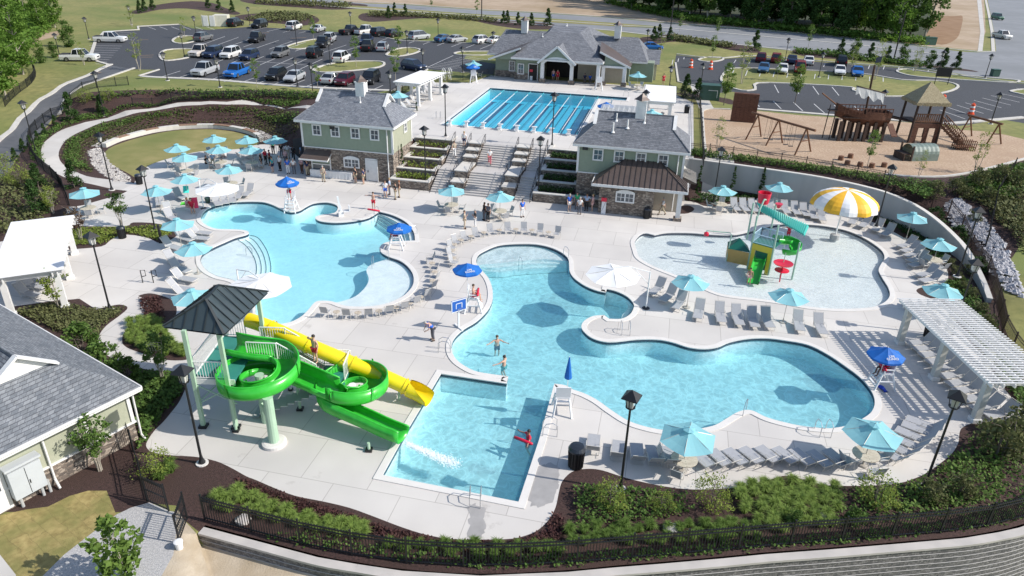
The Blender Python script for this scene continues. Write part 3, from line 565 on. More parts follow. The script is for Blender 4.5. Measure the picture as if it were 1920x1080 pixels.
def cupola(parent,x,y,z,w=.95,h=1.5):
 mb=MB();mb.box((x,y,z+h/2),(w,w,h));mb.box((x,y,z+h+.04),(w+.14,w+.14,.08));o=mb.build('cupola',trim,parent)
 r=MB();r.lathe([(w*.82,0),(w*.42,.28),(.03,.62)],4,(x,y,z+h+.08));q=r.build('cupola_roof',brownroof,o)
 l=MB()
 for i in range(7):
  l.box((x,y-w/2-.01,z+.35+i*.14),(w*.6,.03,.05));l.box((x+w/2+.01,y,z+.35+i*.14),(.03,w*.6,.05))
 l.build('louvre',trim,o)
def vent(parent,x,y,z,h=.6,r=.05):
 mb=MB();mb.tube([(x,y,z-.3),(x,y,z+h)],r,8);mb.lathe([(r*3,0),(r*1.1,.16)],10,(x,y,z-.05));mb.build('vent_pipe',trim,parent)
def two_storey(name,label,u0,u1,v0,v1,wins,group=None):
 t=FT(name,label,'building',(u0+u1)/2,v0,0);W2=(u1-u0)/2;D=v1-v0
 mb=MB();mb.box((0,D/2,1.55),(2*W2,D,3.1));mb.build('stone_wall',stone,t)
 mb=MB();mb.box((0,D/2,4.5),(2*W2+.02,D+.02,2.8));mb.build('siding_wall',sage,t)
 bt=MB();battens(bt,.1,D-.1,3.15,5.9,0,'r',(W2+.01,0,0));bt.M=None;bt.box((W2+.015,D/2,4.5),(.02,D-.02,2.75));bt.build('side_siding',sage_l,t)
 tr=MB()
 for s in(-1,1):tr.box((s*W2,-.02,4.45),(.2,.12,2.8))
 tr.box((W2+.02,D,4.45),(.12,.2,2.8));tr.box((0,-.03,5.72),(2*W2,.07,.34));tr.box((0,-.03,3.1),(2*W2,.1,.1))
 tr.build('corner_trim',trim,t)
 for x in wins:window(t,(x-(u0+u1)/2,-.02,4.95),.75,.9)
 ds=MB();ds.tube([(W2-.5,-.14,5.8),(W2-.5,-.14,.1)],.06,6);ds.build('downspout',trim,t)
 return t,W2,D
LBt,W2,D=two_storey('pool_house','two-storey stone and sage green building left of the stairs, grey shingle roof',-14.5,-4.6,1.5,7.0,(-12.8,-10.75,-8.55,-6.45))
rf=hip_roof('roof',LBt,shingle_n,-5.4,5.4,-.6,6.1,6.0,8.5,.95,.95)
cupola(rf,.75,2.75,8.05);vent(rf,1.0,1.7,7.7)
mb=MB();mb.box((-1.45,-.12,5.35),(.5,.25,.28));mb.build('speaker',blackm,LBt)
aw=MB();aw.add([(-4.9,-1.3,2.15),(-1.75,-1.3,2.15),(-1.9,0,2.85),(-4.7,0,2.85),(-4.9,-1.3,2.08),(-1.75,-1.3,2.08),(-1.9,0,2.5),(-4.7,0,2.5)],[(0,1,2,3),(4,5,6,7),(0,1,5,4),(1,2,6,5),(0,3,7,4)]);a_=aw.build('awning',brownroof,LBt)
fb=MB();fb.bar((-4.95,-1.33,2.08),(-1.7,-1.33,2.08),.08,.14);fb.bar((-4.9,-1.3,2.08),(-4.7,0,2.5),.08,.12);fb.bar((-1.75,-1.3,2.08),(-1.9,0,2.5),.08,.12);fb.build('awning_trim',trim,a_)
sw=MB();sw.box((-3.1,-.03,1.5),(2.1,.06,1.7));o=sw.build('serving_window',sage,LBt);sf=MB()
for x in(-4.15,-2.05):sf.box((x,-.07,1.4),(.12,.1,1.9))
for z in(.6,1.35,2.3):sf.box((-3.1,-.08,z),(2.2,.14,.1))
sf.build('frame',trim,o);sp_=MB();sp_.box((-3.1,-.065,.97),(1.9,.02,.6));sp_.build('pane',glass,o)
window(LBt,(.35,-.02,1.75),1.5,.75,cols=4,arch=True)
dr=MB();dr.box((2.55,-.05,1.15),(1.05,.08,2.2));d_=dr.build('door',trim,LBt);df=MB()
for x in(1.95,3.15):df.box((x,-.04,1.2),(.14,.12,2.4))
df.box((2.55,-.04,2.35),(1.34,.12,.14));df.build('door_frame',trim,d_);dh=MB();dh.box((2.15,-.12,1.05),(.06,.08,.2));dh.build('handle',blackm,d_)
window(LBt,(W2+.03,3.6,5.0),.6,.8,'r')
RBt,W2r,Dr=two_storey('pump_house','two-storey stone and sage green building right of the stairs with bronze metal roofed porch',14.4,24.3,1.3,6.6,(16.3,18.3,20.35,22.4))
rf=hip_roof('roof',RBt,shingle,-5.4,5.4,-.6,5.9,6.0,8.5,.95,.95)
cupola(rf,.45,2.65,8.05,h=1.7)
for x,y,z,h in((-1.9,.7,7.05,.9),(-1.75,1.9,7.85,.7),(-.6,1.2,7.4,.8),(.9,1.9,7.85,.6)):vent(rf,x,y,z,h,.07)
mb=MB();mb.box((-4.3,-.12,5.5),(.5,.25,.3));mb.build('speaker',blackm,RBt)
ox=19.35
an=MB();an.box2((16.9-ox,-2.3,0),(22.0-ox,0,2.85));an.build('annex_stone_wall',stone,RBt)
pw=MB();pw.box2((22.0-ox,-.12,0),(24.6-ox,-.02,2.85));pw.build('porch_wall',tanw,RBt)
mr=MB();E0=(16.2-ox,-2.8,2.95);E1=(24.95-ox,-2.8,2.95);E2=(24.95-ox,0.0,2.95);E3=(16.2-ox,0,2.95);R0=(18.9-ox,0,4.75);R1=(22.2-ox,0,4.75)
mr.add([E0,E1,E2,E3,R0,R1],[(0,1,5,4),(1,2,5),(3,0,4),(0,3,2,1)])
mrr=mr.build('porch_roof',brownroof,RBt);sm_=MB()
def seams(sm,e0,e1,r0,r1,n,off=(0,0,.03)):
 e0,e1,r0,r1=map(Vector,(e0,e1,r0,r1))
 L=(e1-e0).length;d=(e1-e0)/L;a0=(r0-e0).dot(d);a1=(r1-e0).dot(d);up=(r0-e0)-d*a0
 for i in range(n+1):
  s=L*i/n;k=1.0
  if s<a0:k=s/a0
  elif s>a1:k=(L-s)/(L-a1)
  if k>.05:p=e0+d*s+Vector(off);sm.bar(p,p+up*k,.05,.05)
seams(sm_,E0,E1,R0,R1,18);seams(sm_,E1,E2,R1,R1,6);sm_.bar(Vector(E1)+Vector((0,0,.03)),Vector(R1)+Vector((0,0,.03)),.09,.07);sm_.bar(Vector(E0)+Vector((0,0,.03)),Vector(R0)+Vector((0,0,.03)),.09,.07)
sm_.build('roof_seams',mat('dark_bronze',(.045,.035,.032),rough=.5),mrr)
fb=MB();fb.bar((E0[0],E0[1],2.85),(E1[0],E1[1],2.85),.12,.24);fb.bar((E1[0],E1[1],2.85),(E2[0],E2[1],2.85),.12,.24);fb.bar((E0[0],E0[1],2.85),(E3[0],E3[1],2.85),.12,.24);fb.build('fascia',trim,mrr)
cl=MB();cl.box((24.35-ox,-2.3,1.55),(.42,.42,2.5));cc=cl.build('porch_column',trim,RBt);cb=MB();cb.box((24.35-ox,-2.3,.15),(.75,.75,.3));cb.build('column_base',stone,cc)
window(RBt,(19.35-ox,-2.32,1.75),1.5,.75,cols=4,arch=True)
sa=MB();sa.add([(W2r,1.6,3.1),(W2r+1.5,1.6,2.5),(W2r+1.5,5,2.5),(W2r,5,3.1),(W2r+1.5,1.6,2.4),(W2r,1.6,2.4)],[(0,1,2,3),(0,1,4,5)]);s_=sa.build('side_awning',brownroof,RBt)
s2=MB();[s2.bar((W2r,1.6+.3*i,3.13),(W2r+1.5,1.6+.3*i,2.53),.04)for i in range(12)];s2.build('awning_ribs',capm,s_)
window(RBt,(W2r+.03,3,5.0),.6,.8,'r')
MT=FT('clubhouse','long single-storey clubhouse behind the lap pool with arched porch and grey shingle roofs','building',0,45,U)
def MBX(name,m,*bs,parent=MT):
 mb=MB()
 for a,b in bs:mb.box2(a,b)
 return mb.build(name,m,parent)
MBX('sage_wall',sage,((-5.2,2.5,0),(-1.7,14,3.0)),((-1.7,1.3,0),(2.45,14,3.5)),((11.5,4.5,0),(15.6,14,3.0)),((15.6,6,0),(19.2,16,2.9)),((7.6,8,0),(11.5,14,3.5)))
for q in(((7.6,4.6,0),(11.5,4.75,3.1)),((11.6,3.2,0),(15.0,3.3,2.6))):MBX('tan_wall',tanw,q)
MBX('porch_interior',darkin,((2.45,5.5,0),(7.6,5.6,3.5)))
for q in(((-5.3,2.38,0),(-1.75,2.5,1.0)),((-1.85,1.18,0),(.35,1.3,1.0)),((1.75,1.18,0),(2.4,1.3,1.0))):MBX('stone_base',stone,q)
MBX('porch_wall_side',sage,((2.3,.3,0),(2.45,5.5,3.5)))
for x in(2.75,7.25,11.25,11.9,15.1):
 y=.15 if x<11.5 else 1.2
 c_=MBX('column',trim,((x-.26,y-.26,.6),(x+.26,y+.26,3.25 if x<11.5 else 2.7)));MBX('column_base',stone,((x-.42,y-.42,0),(x+.42,y+.42,.6)),parent=c_)
for q in(((7.5,-.02,3.05),(11.6,.36,3.4)),((11.5,1.0,2.6),(15.4,1.4,2.9)),((-5.35,2.35,2.75),(-1.7,2.5,3.0))):MBX('porch_beam',trim,q)
window(MT,(-2.5,2.45,1.75),.75,1.35,rows=2,cols=2);window(MT,(-.85,1.25,1.6),.75,1.35)
dm=MBX('doorway',darkin,((.45,1.2,0),(1.75,1.28,2.4)));MBX('doorway_frame',trim,((.33,1.12,0),(.45,1.3,2.5)),((1.75,1.12,0),(1.87,1.3,2.5)),((.33,1.12,2.4),(1.87,1.3,2.52)),parent=dm)
R=MB()
A=[(-2.1,-.4,3.5),(11.9,-.4,3.5),(11.9,26,3.5),(-2.1,26,3.5),(2.2,8,6.5),(7.1,8,6.5),(7.7,13.5,6.9),(2.0,13.5,6.9)]
R.add(A,[(0,1,5,4),(1,2,6,5),(2,3,7,6),(3,0,4,7),(4,5,6,7),(0,3,2,1)]);mrf=R.build('main_roof',shingle,MT)
fb=MB();fb.bar((-2.1,-.42,3.38),(11.9,-.42,3.38),.12,.24);fb.bar((11.92,-.4,3.38),(11.92,8,3.38),.12,.24);fb.build('fascia',trim,mrf);vent(mrf,1.5,6,5.9,.5);vent(mrf,4.2,13,6.85,.4,.09)
g=MB();g.add([(2.2,-.7,2.95),(7.8,-.7,2.95),(5.0,-.7,5.35),(2.2,3,2.95),(7.8,3,2.95),(5,5.6,5.35)],[(0,2,5,3),(1,4,5,2)]);gr=g.build('porch_gable_roof',shingle,MT)
gt=MB();gt.bar((2.1,-.72,2.95),(5,-.72,5.4),.16,.3);gt.bar((7.9,-.72,2.95),(5,-.72,5.4),.16,.3);gt.build('gable_trim',trim,gr)
gp=MB();gp.add([(2.6,-.3,3.3),(7.4,-.3,3.3),(5,-.3,5.1)],[(0,1,2)]);gp.build('gable_panel',sage,gr)
ar=MB();n=12;V=[]
for k in range(n+1):
 t_=math.pi*k/n;V+=[(5-2.05*math.cos(t_),-.34,2.6+.95*math.sin(t_)),(5-2.4*math.cos(t_),-.34,2.75+1.15*math.sin(t_)),(5-2.05*math.cos(t_),.1,2.6+.95*math.sin(t_))]
ar.add(V,[q for k in range(n)for q in((3*k,3*k+3,3*k+4,3*k+1),(3*k,3*k+2,3*k+5,3*k+3))]);ar.build('arch',trim,MT)
for nm,A,mm in(('left_wing_roof',[(-7.3,5.2,3.0),(-.5,5.2,3.0),(3.0,10.2,6.2),(-5.4,10.2,6.2),(-7.3,17,3),(2,17,3)],shingle),('right_wing_roof',[(9.5,5.6,3.0),(18.2,5.6,3.0),(16.2,10.5,6.0),(8.9,10.5,6.0),(18.2,17,3),(9.5,17,3)],shingle)):
 mb=MB()
 if 'left' in nm:mb.add(A,[(0,1,2,3),(0,3,4),(3,2,5,4)])
 else:mb.add(A,[(0,1,2,3),(1,4,2),(3,2,4,5)])
 o=mb.build(nm,mm,MT)
 fb=MB();fb.bar((A[0][0],A[0][1]-.03,2.9),(A[1][0],A[1][1]-.03,2.9),.12,.2);fb.build('fascia',trim,o)
 cupola(o,-2.2 if 'left' in nm else 12.9,9.9,5.8,1.0,1.9)
for q,br in(([(-5.9,.9,2.85),(-5.9,6.5,2.85),(-.2,6.5,5.1),(-.9,.9,4.75)],((-6.0,.86,2.78),(-.9,.86,4.68))),([(15.9,1.0,2.8),(15.9,7,2.8),(10.6,8,5.4),(11.2,1.0,4.9)],((16.0,.96,2.72),(11.2,.96,4.82)))):
 mb=MB();mb.add(q,[(0,1,2,3)]);sb=mb.build('lean_to_roof',brownroof,MT,fixn=False);fb=MB();fb.bar(*br,.1,.26);fb.build('lean_to_trim',trim,sb)
for q in([(-5.2,1.2,2.9),(-1.7,1.2,2.9),(-1.7,1.2,4.3)],[(12.0,1.3,2.85),(15.4,1.3,2.85),(12.0,1.3,4.4)]):mb=MB();mb.add(q,[(0,1,2)]);mb.build('gable_end',sage,MT)
mb=MB();mb.add([(16.0,7.5,2.5),(20.0,7.5,2.5),(19.9,12,4.1),(16,12,4.1)],[(0,1,2,3)]);mb.build('porte_roof',shingle,MT);MBX('side_wall',tanw,((16.2,8,0),(19.6,8.2,2.5)))
C2=Vector((-18.35,29.35,0));A2=math.radians(-33)
SB=thing('equipment_building','grey shingle roofed building with sage siding and stone base in the lower left corner','building',C2,A2)
mb=MB();mb.box2((-18,-7.2,0),(-.5,-.5,1.1));mb.build('stone_base',stone,SB)
mb=MB();mb.box2((-18,-7.18,1.1),(-.52,-.52,3.2));mb.build('siding_wall',sage_l,SB)
shingle_s=brickmat('weathered_shingles',(.12,.135,.155),(.21,.225,.245),(.07,.075,.09),1,.30,.105,.010)
rf=hip_roof('roof',SB,shingle_s,-19,0,-7.8,0,3.2,5.95,0,1.05,inset=4.3)
tb=MB()
for y in(-.55,-2.7,-6.9):tb.box((-.47,y,2.1),(.08,.16,2.1))
tb.box((-.46,-3.8,1.12),(.1,6.8,.09));tb.box((-.46,-3.8,3.0),(.1,6.8,.3));tb.build('corner_trim',trim,SB)
gt=MB();gt.tube([(.06,-7.8,3.13),(.06,.0,3.13)],.07,6);gt.build('gutter',trim,SB)
for pth in([(.02,-.3,3.1),(-.3,-.35,2.7),(-.4,-.35,.3),(-.1,-.35,.1)],[(-.2,-4.6,2.9),(-.4,-4.62,2.6),(-.4,-4.62,.4),(.1,-4.7,.12)],[(-.2,-7.0,2.9),(-.4,-7.0,2.6),(-.4,-7,.3)]):ds=MB();ds.tube(pth,.055,6);ds.build('downspout',trim,SB)
mb=MB();mb.box((-.2,-5.75,1.35),(.42,1.35,1.5));eb=mb.build('electrical_cabinet',mat('cabinet_grey',(.50,.53,.55),(.46,.49,.51),1,.45),SB)
mb=MB();mb.box((.02,-5.75,1.35),(.01,.02,1.4));mb.box((.03,-5.68,1.25),(.03,.03,.2));mb.build('door_seam',blackm,eb)
mb=MB();mb.box((-.22,-5.75,2.25),(.5,1.5,.12));mb.build('cabinet_top',mat('cabinet_grey',(.5,.5,.5)),eb)
for y in(-5.3,-5.0,-6.2):mb=MB();mb.tube([(-.2,y,.7),(-.2,y,0)],.07,8);mb.build('conduit',mat('conduit_grey',(.42,.43,.43),rough=.6),SB)
mb=MB();mb.box((-.47,-6.95,1.2),(.08,1.0,2.2));d_=mb.build('door',trim,SB)
mb=MB();mb.box((-.42,-6.85,1.5),(.03,.3,.6));mb.build('pane',glass,d_)
ST=FT('staircase','wide concrete staircase rising from the lower deck to the lap pool','staircase',0,0)
stepm=mat('step_concrete',(.46,.44,.42),(.52,.50,.48),1.2,.85)
def flight(mb,u0,u1,v0,z0,n=10,r=.15,t=.32):
 P=[(v0,z0-.0)]
 for i in range(n):P+=[(v0+i*t,z0+(i+1)*r),(v0+(i+1)*t,z0+(i+1)*r)]
 return P
def stair(u0,u1):
 P=[(0,0)]
 for i in range(10):P+=[(i*.33,(i+1)*.15),((i+1)*.33,(i+1)*.15)]
 P+=[(5.2,1.5)]
 for i in range(10):P+=[(5.2+i*.33,1.5+(i+1)*.15),(5.2+(i+1)*.33,1.5+(i+1)*.15)]
 P+=[(8.6,3.0),(8.6,0)]
 mb=MB();n=len(P);mb.add([(u0,p[0],p[1])for p in P]+[(u1,p[0],p[1])for p in P],[(i,(i+1)%n,n+(i+1)%n,n+i)for i in range(n)])
 tri=tessellate_polygon([[Vector((p[0],p[1],0))for p in P]]);mb.f+=[list(t)for t in tri]+[[i+n for i in t]for t in tri];mb.mi+=[0]*(2*len(tri))
 mb.build('steps',stepm,ST)
for a,b in((-.2,1.7),(3.2,7.0),(8.5,10.2)):stair(a,b)
def stone_block(parent,a,b,cap=True,nm='stone_block'):
 mb=MB();mb.box2(a,b);o=mb.build(nm,stone,parent)
 if cap:mb=MB();mb.box2((a[0]-.06,a[1]-.06,b[2]),(b[0]+.06,b[1]+.06,b[2]+.09));mb.build('cap',capm,o)
 return o
for u0,u1 in((1.75,3.15),(7.05,8.45)):
 t=FT('stepped_pier','stepped stone pier with pale cap slabs between the %s stair flights'%('left and middle' if u0<4 else 'middle and right'),'pier',u0,0,0,'stepped stone piers dividing the staircase')
 for v0,v1,z in((.7,2.1,1.0),(2.1,5.3,1.75),(5.3,6.4,2.3),(6.4,7.5,2.75),(7.5,8.6,3.2)):stone_block(t,(0.02,v0,0),(u1-u0-.02,v1-.07,z))
railm=mat('dark_rail',(.03,.03,.035),rough=.35,metal=.5)
def stair_rail(u,v0,z0,nm):
 t=FT('handrail',nm,'handrail',u,v0,z0,'dark handrails on the staircase');mb=MB()
 top=[(0,-.35,.0),(0,-.35,.92),(0,0,.98),(0,3.3,2.48),(0,3.7,2.48),(0,3.7,1.5)]
 mb.tube(top,.028,6);mb.tube([(0,0,.55),(0,3.3,2.05)],.02,5);mb.build('rail',railm,t);mb=MB()
 for k in(0,1.1,2.2,3.3):mb.tube([(0,k,k*.4545),(0,k,.98+k*.4545)],.022,5)
 mb.build('post',railm,t);return t
proto=stair_rail(-.15,0,0,'dark handrail at the outer left edge of the lower stair flight')
names={-.15:'at the outer left edge',1.65:'on the left of the left stone pier',3.25:'on the right of the left stone pier',6.95:'on the left of the right stone pier',8.55:'on the right of the right stone pier',10.15:'at the outer right edge'}
for u,s in names.items():
 if u!=-.15:dup(proto,Lc(u,0,0),LA,'dark handrail %s of the lower stair flight'%s)
 dup(proto,Lc(u,5.2,1.5),LA,'dark handrail %s of the upper stair flight'%s)
for k,v in enumerate((.2,2.3,4.4,6.4,8.3)):
 z=(.85,1.4,1.95,2.5,3.05)[k]
 for side,u0,u1 in(('left',-4.55,-.4),('right',10.35,16.8 if k==0 else 14.35)):
  t=FT('stone_planter','stone terrace planter %s of the stairs, %s from the bottom'%(side,ORD[k]),'planter',u0,v,0,'stone terrace planters beside the stairs');w=u1-u0
  mb=MB();mb.box2((0,0,0),(w,.4,z));mb.box2((0,.4,0),(.35,2.0,z));mb.box2((w-.35,.4,0),(w,2.0,z));mb.build('wall',stone,t)
  mb=MB();mb.box2((-.05,-.05,z),(w+.05,.42,z+.09));mb.box2((-.05,.42,z),(.38,2.0,z+.088));mb.box2((w-.38,.42,z),(w+.05,2.0,z+.088));mb.build('cap',capm,t)
  mb=MB();mb.box2((.35,.4,0),(w-.35,2.05,z-.1));mb.build('soil',mulch,t)
wc=mat('wall_concrete',(.30,.315,.32),(.37,.38,.385),.8,.8,c3=(.42,.43,.43),s3=.5,stretch=(1,1,.25))
WP=[(Lc(24.8,5.6).x,Lc(24.8,5.6).y,U)]+[(*G(x,y,z).xy,z)for x,y,z in WALLC]
def spl3(P,n=4):
 a=spl([(p[0],p[1])for p in P],n,False);b=spl([(i,p[2])for i,p in enumerate(P)],n,False);return[(q[0],q[1],r[1])for q,r in zip(a,b)]
def wallrun(P,thick,zb,inward=1):
 V=[];Fc=[];N=len(P)
 for i in range(N):
  a=Vector(P[max(i-1,0)][:2]);c=Vector(P[min(i+1,N-1)][:2]);d=(c-a).normalized();nrm=Vector((-d.y,d.x))*inward;p=Vector(P[i][:2]);q=p+nrm*thick;z=P[i][2]
  V+=[(p.x,p.y,zb),(p.x,p.y,z),(q.x,q.y,z),(q.x,q.y,zb)]
 for i in range(N-1):
  for k in range(4):k2=(k+1)%4;Fc.append((4*i+k,4*i+4+k,4*i+4+k2,4*i+k2))
 Fc+=[(0,1,2,3),(4*N-4,4*N-3,4*N-2,4*N-1)]
 mb=MB();mb.add(V,Fc);return mb
RW=spl3(WP,4)
t=thing('retaining_wall','curved grey concrete retaining wall below the playground','retaining wall',(WP[0][0],WP[0][1],0))
def rel(P,o):return[(p[0]-o[0],p[1]-o[1],*p[2:])for p in P]
wallrun(rel(RW,WP[0]),.35,-.1,1).build('wall',wc,t);wallrun([(p[0],p[1],p[2]+.07)for p in rel(RW,WP[0])],.42,-.05,1)
cp=wallrun([(p[0],p[1],p[2]+.08)for p in rel(RW,WP[0])],.4,0,1)
for i in range(len(cp.v)):
 if i%4 in(0,3):cp.v[i].z=RW[i//4][2]+.004
cp.build('coping',capm,t)
def front_wall(P,nm,lab):
 t=thing(nm,lab,'retaining wall',(P[0][0],P[0][1],0));Q=rel([(p[0],p[1],-.12)for p in P],P[0])
 wallrun(Q,.55,-3.8,1).build('wall',block,t)
 c=wallrun([(p[0],p[1]-.06,-.0)for p in Q],.5,-.115,1);c.build('cap',mat('pale_block_cap',(.42,.40,.38),(.52,.49,.46),.8,.85),t)
 st=MB()
 for k in range(1,12):
  z=-.12-.3*k;st.tube([(p[0],p[1]-.015,z)for p in Q],.016,4)
 st.build('course_ledges',mat('block_edge',(.42,.41,.40),rough=.9),t);return t
FWs=[tuple(q)for q in spl(frontW,3,False)]
i0=9
front_wall(FWs[:i0+1],'block_retaining_wall','grey block retaining wall with pale caps under the fence at the lower left')
front_wall(FWs[i0:],'block_retaining_wall','long grey block retaining wall with pale caps along the bottom right')
def fence(P,lab,h=1.35,group=None,post=2.4,pick=.13,z=None,m=None,wood=False,rw=.035,pw_=.02):
 """P: world xy polyline"""
 Q=[Vector(p)for p in P];t=None;S=[0]
 for a,b in zip(Q,Q[1:]):S.append(S[-1]+(b-a).length)
 def at(s):
  for i in range(len(Q)-1):
   if s<=S[i+1]+1e-6:k=(s-S[i])/max(1e-6,S[i+1]-S[i]);return Q[i].lerp(Q[i+1],k)
  return Q[-1]
 ns=np.arange(0,S[-1],post);pp=[at(s)for s in list(ns)+[S[-1]]];zz=[h1(p.x,p.y)if z is None else z for p in pp]
 o=pp[0];t=thing('metal_fence',lab,'fence',(o.x,o.y,zz[0]),0,group);m=m or blackm
 po=MB();pa=MB()
 po.box((0,0,h/2+.03),(.075,.075,h+.1));f0=po.build('fence_post',m,t)
 for p,q in list(zip(pp,zz))[1:]:
  c=f0.copy();col.objects.link(c);c.parent=t;c.location=(p.x-o.x,p.y-o.y,q-zz[0])
 for i in range(len(pp)-1):
  a=Vector((pp[i].x-o.x,pp[i].y-o.y,zz[i]-zz[0]));b=Vector((pp[i+1].x-o.x,pp[i+1].y-o.y,zz[i+1]-zz[0]))
  for k in(.12,h-.28,h-.1):pa.bar(a+Vector((0,0,k)),b+Vector((0,0,k)),rw)
  n=max(1,int((b-a).length/pick))
  for j in range(1,n):p=a.lerp(b,j/n);pa.box((p.x,p.y,p.z+h/2),(pw_,pw_,h))
 pa.build('picket_panels',m,t);return t
def pxline(L,z=None,n=3):return spl([toW(p,z)for p in L],n,False)
FF=[(x,y+.75)for x,y in frontW]
fence(FF,'black picket fence along the front planting bed above the block wall',1.4,rw=.05,pw_=.028)
fence([toW(p,0)for p in((235,800),(262,880),(276,938))],'black picket fence from the lower left building to the gravel gate',1.3)
fence([toW(p,0)for p in((130,385),(118,352),(100,335),(75,318),(57,290),(62,262),(100,238),(135,222),(190,206),(250,200))],'black picket fence round the outside of the curved path',1.2)
fence(pxline([(250,200),(320,193),(400,188),(480,187),(560,192)]),'black picket fence behind the amphitheatre along the dark bank',1.2)
brk=mat('brown_black_metal',(.035,.02,.018),rough=.5)
RF=pxline([(1285,290),(1355,297),(1455,311),(1540,324),(1615,338),(1668,352),(1712,371),(1750,394),(1790,428),(1818,465),(1840,500),(1856,535),(1868,575),(1875,610),(1885,640),(1905,670),(1925,695)])
fence(RF,'long dark picket fence following the curved retaining wall on the right',1.35,m=brk)
fence([toW(p,U)for p in((1900,318),(1870,360),(1862,420))],'short dark picket fence crossing the planted slope at the far right',1.2)
fence([toW(p,0)for p in((484,272),(520,262),(560,262))],'short black picket fence beside the left pool house',1.2)
fence([Lc(-14.4,20),Lc(-14.4,38),Lc(-9,41),Lc(-5.5,46.5)],'black picket fence between the lap pool deck and the car park',1.3,z=U)if False else None
fence([tuple(Lc(u,v).xy)for u,v in((-14.4,9),(-14.4,38.5),(-9,42),(-5.4,47))],'black picket fence between the lap pool deck and the car park',1.3,z=U)
fence([tuple(Lc(u,v).xy)for u,v in((26.4,7),(26.4,22),(26.3,36),(22,44))],'dark picket fence between the lap pool deck and the pavement',1.2,z=U)
fence(pxline([(10,200),(35,175),(58,158),(68,140),(62,128)]),'black fence beside the trees left of the driveway',1.1)
def gate(a,b,lab,h=1.5):
 a=Vector((*a,0));b=Vector((*b,0));d=b-a;L_=d.length;t=thing('metal_gate',lab,'gate',a,math.atan2(d.y,d.x),'open leaves of the black gate')
 mb=MB();n=int(L_/.12)
 for i in range(1,n):mb.box((L_*i/n,0,.1+h/2),(.02,.02,h))
 mb.build('pickets',blackm,t);mb=MB()
 for x in(0,L_):mb.box((x,0,h/2+.1),(.06,.06,h+.1))
 for z in(.15,h*.55,h-.1,h):mb.box((L_/2,0,z),(L_,.04,.05))
 mb.build('gate_frame',blackm,t)
gate(toW((277,942),0),toW((317,960),0),'left leaf of the open black gate at the gravel path')
gate(toW((352,975),0),toW((337,1019),0),'right leaf of the open black gate, propped by the white bucket')
def kerb(L,z=U,w=.3,closed=True,h=.13,smooth=True,n=3):
 P=[toW(p,z)for p in L];P=spl(P,n,closed)if smooth else P
 V=[];N=len(P)
 mb=MB()
 if closed:
  o=ribbon('kerb',P,z-.02,z+h,-w/2,w/2,kerbm,True,kind='structure');return o
 mb=wallrun([(p[0],p[1],(z if z is not None else h1(p[0],p[1]))+h)for p in P],w,(z if z is not None else-.3)-.02)
 if z is None:
  for i in range(len(mb.v)):
   if i%4 in(0,3):mb.v[i].z=h1(P[i//4][0],P[i//4][1])-.05
 mb.build('kerb',kerbm)['kind']='structure'
for nm,m,P,k in REG:
 if nm=='traffic_island':ribbon('kerb',P,U-.02,U+.13,-.18,.2,kerbm,True,kind='structure')
kerb([(262,143),(300,131)],closed=False,smooth=False);kerb([(262,144),(290,146),(400,151),(560,164),(735,171)],closed=False,w=.9,h=.06)
kerb([(250,128),(215,140),(175,154),(140,170),(116,194),(107,216)],None,.35,False)
kerb([(205,121),(175,135),(125,155),(87,179),(50,208),(25,233),(0,257),(-20,275)],None,.6,False)
kerb([(205,121),(187,116),(172,108),(181,80),(198,60),(262,56),(260,50),(340,46)],closed=False,w=.5,smooth=False)
kerb([(800,130),(775,150),(735,170)],closed=False);kerb([(935,84),(860,80),(750,76),(690,64)],closed=False,smooth=False)
kerb([(1265,118),(1270,154),(1300,161),(1340,176)],closed=False,smooth=False);kerb([(1268,102),(1310,107),(1360,109),(1420,105),(1560,117),(1700,127),(1740,131),(1830,147),(1925,157)],closed=False)
kerb([(1412,206),(1560,218),(1700,229),(1780,234),(1880,226),(1925,222)],closed=False,w=.8,smooth=False)
kerb([(1327,290),(1322,262),(1319,220),(1321,208),(1337,205),(1370,206)],closed=False,w=.25);kerb([(1925,296),(1865,312),(1815,324),(1765,331),(1710,331),(1660,327)],closed=False,w=.3)
for L_ in([(420,-32),(640,1),(760,8),(900,18),(1020,24),(1150,33),(1290,46),(1440,57),(1600,71),(1750,89),(1832,97),(1866,97),(1863,60),(1857,30),(1850,0)],[(620,12),(760,21),(900,30),(1020,38),(1150,47),(1240,52)],[(1240,52),(1420,68),(1600,84),(1770,104)],[(400,-12),(620,12.8),(760,22.5),(900,37),(1020,48),(1150,58),(1300,76),(1420,88),(1480,94)]):
 kerb(L_,closed=False,w=.7,h=.08,smooth=False)
P=[toW(p,U)for p in((640,9),(760,17),(900,27),(1020,34),(1150,43),(1240,50),(1240,53),(1150,49),(1020,41),(900,33),(760,22),(620,13))]
flat('median',P,U+.03,lawn2)
P=[toW(p,U)for p in((1833,97),(1842,97),(1846,60),(1840,0),(1832,0),(1838,60))];flat('sidewalk',P,U+.03,pathc)
whitel=mat('line_white',(.62,.62,.62),(.50,.50,.50),5,.8)
lm=MB()
def pline(a,b,w=.12,z=U):
 A=G(*a,z+.006);B=G(*b,z+.006);d=(B-A).normalized();n=Vector((-d.y,d.x,0))*w/2;lm.add([A-n,B-n,B+n,A+n],[(0,1,2,3)])
for i in range(9):y=85+i*4.3;pline((167+1.5*i,y),(229-4*i,y+1.2))
for i in range(4):pline((225,61+i*4),(257-i*3,62+i*4))
for i in range(6):pline((280+i*22-3,50),(292+i*22,55.5))
def row(a0,a1,b0,b1,n):
 for i in range(n):
  k=i/(n-1);pline((a0[0]+(b0[0]-a0[0])*k,a0[1]+(b0[1]-a0[1])*k),(a1[0]+(b1[0]-a1[0])*k,a1[1]+(b1[1]-a1[1])*k))
row((300,145),(338,133),(690,172),(718,160),14)
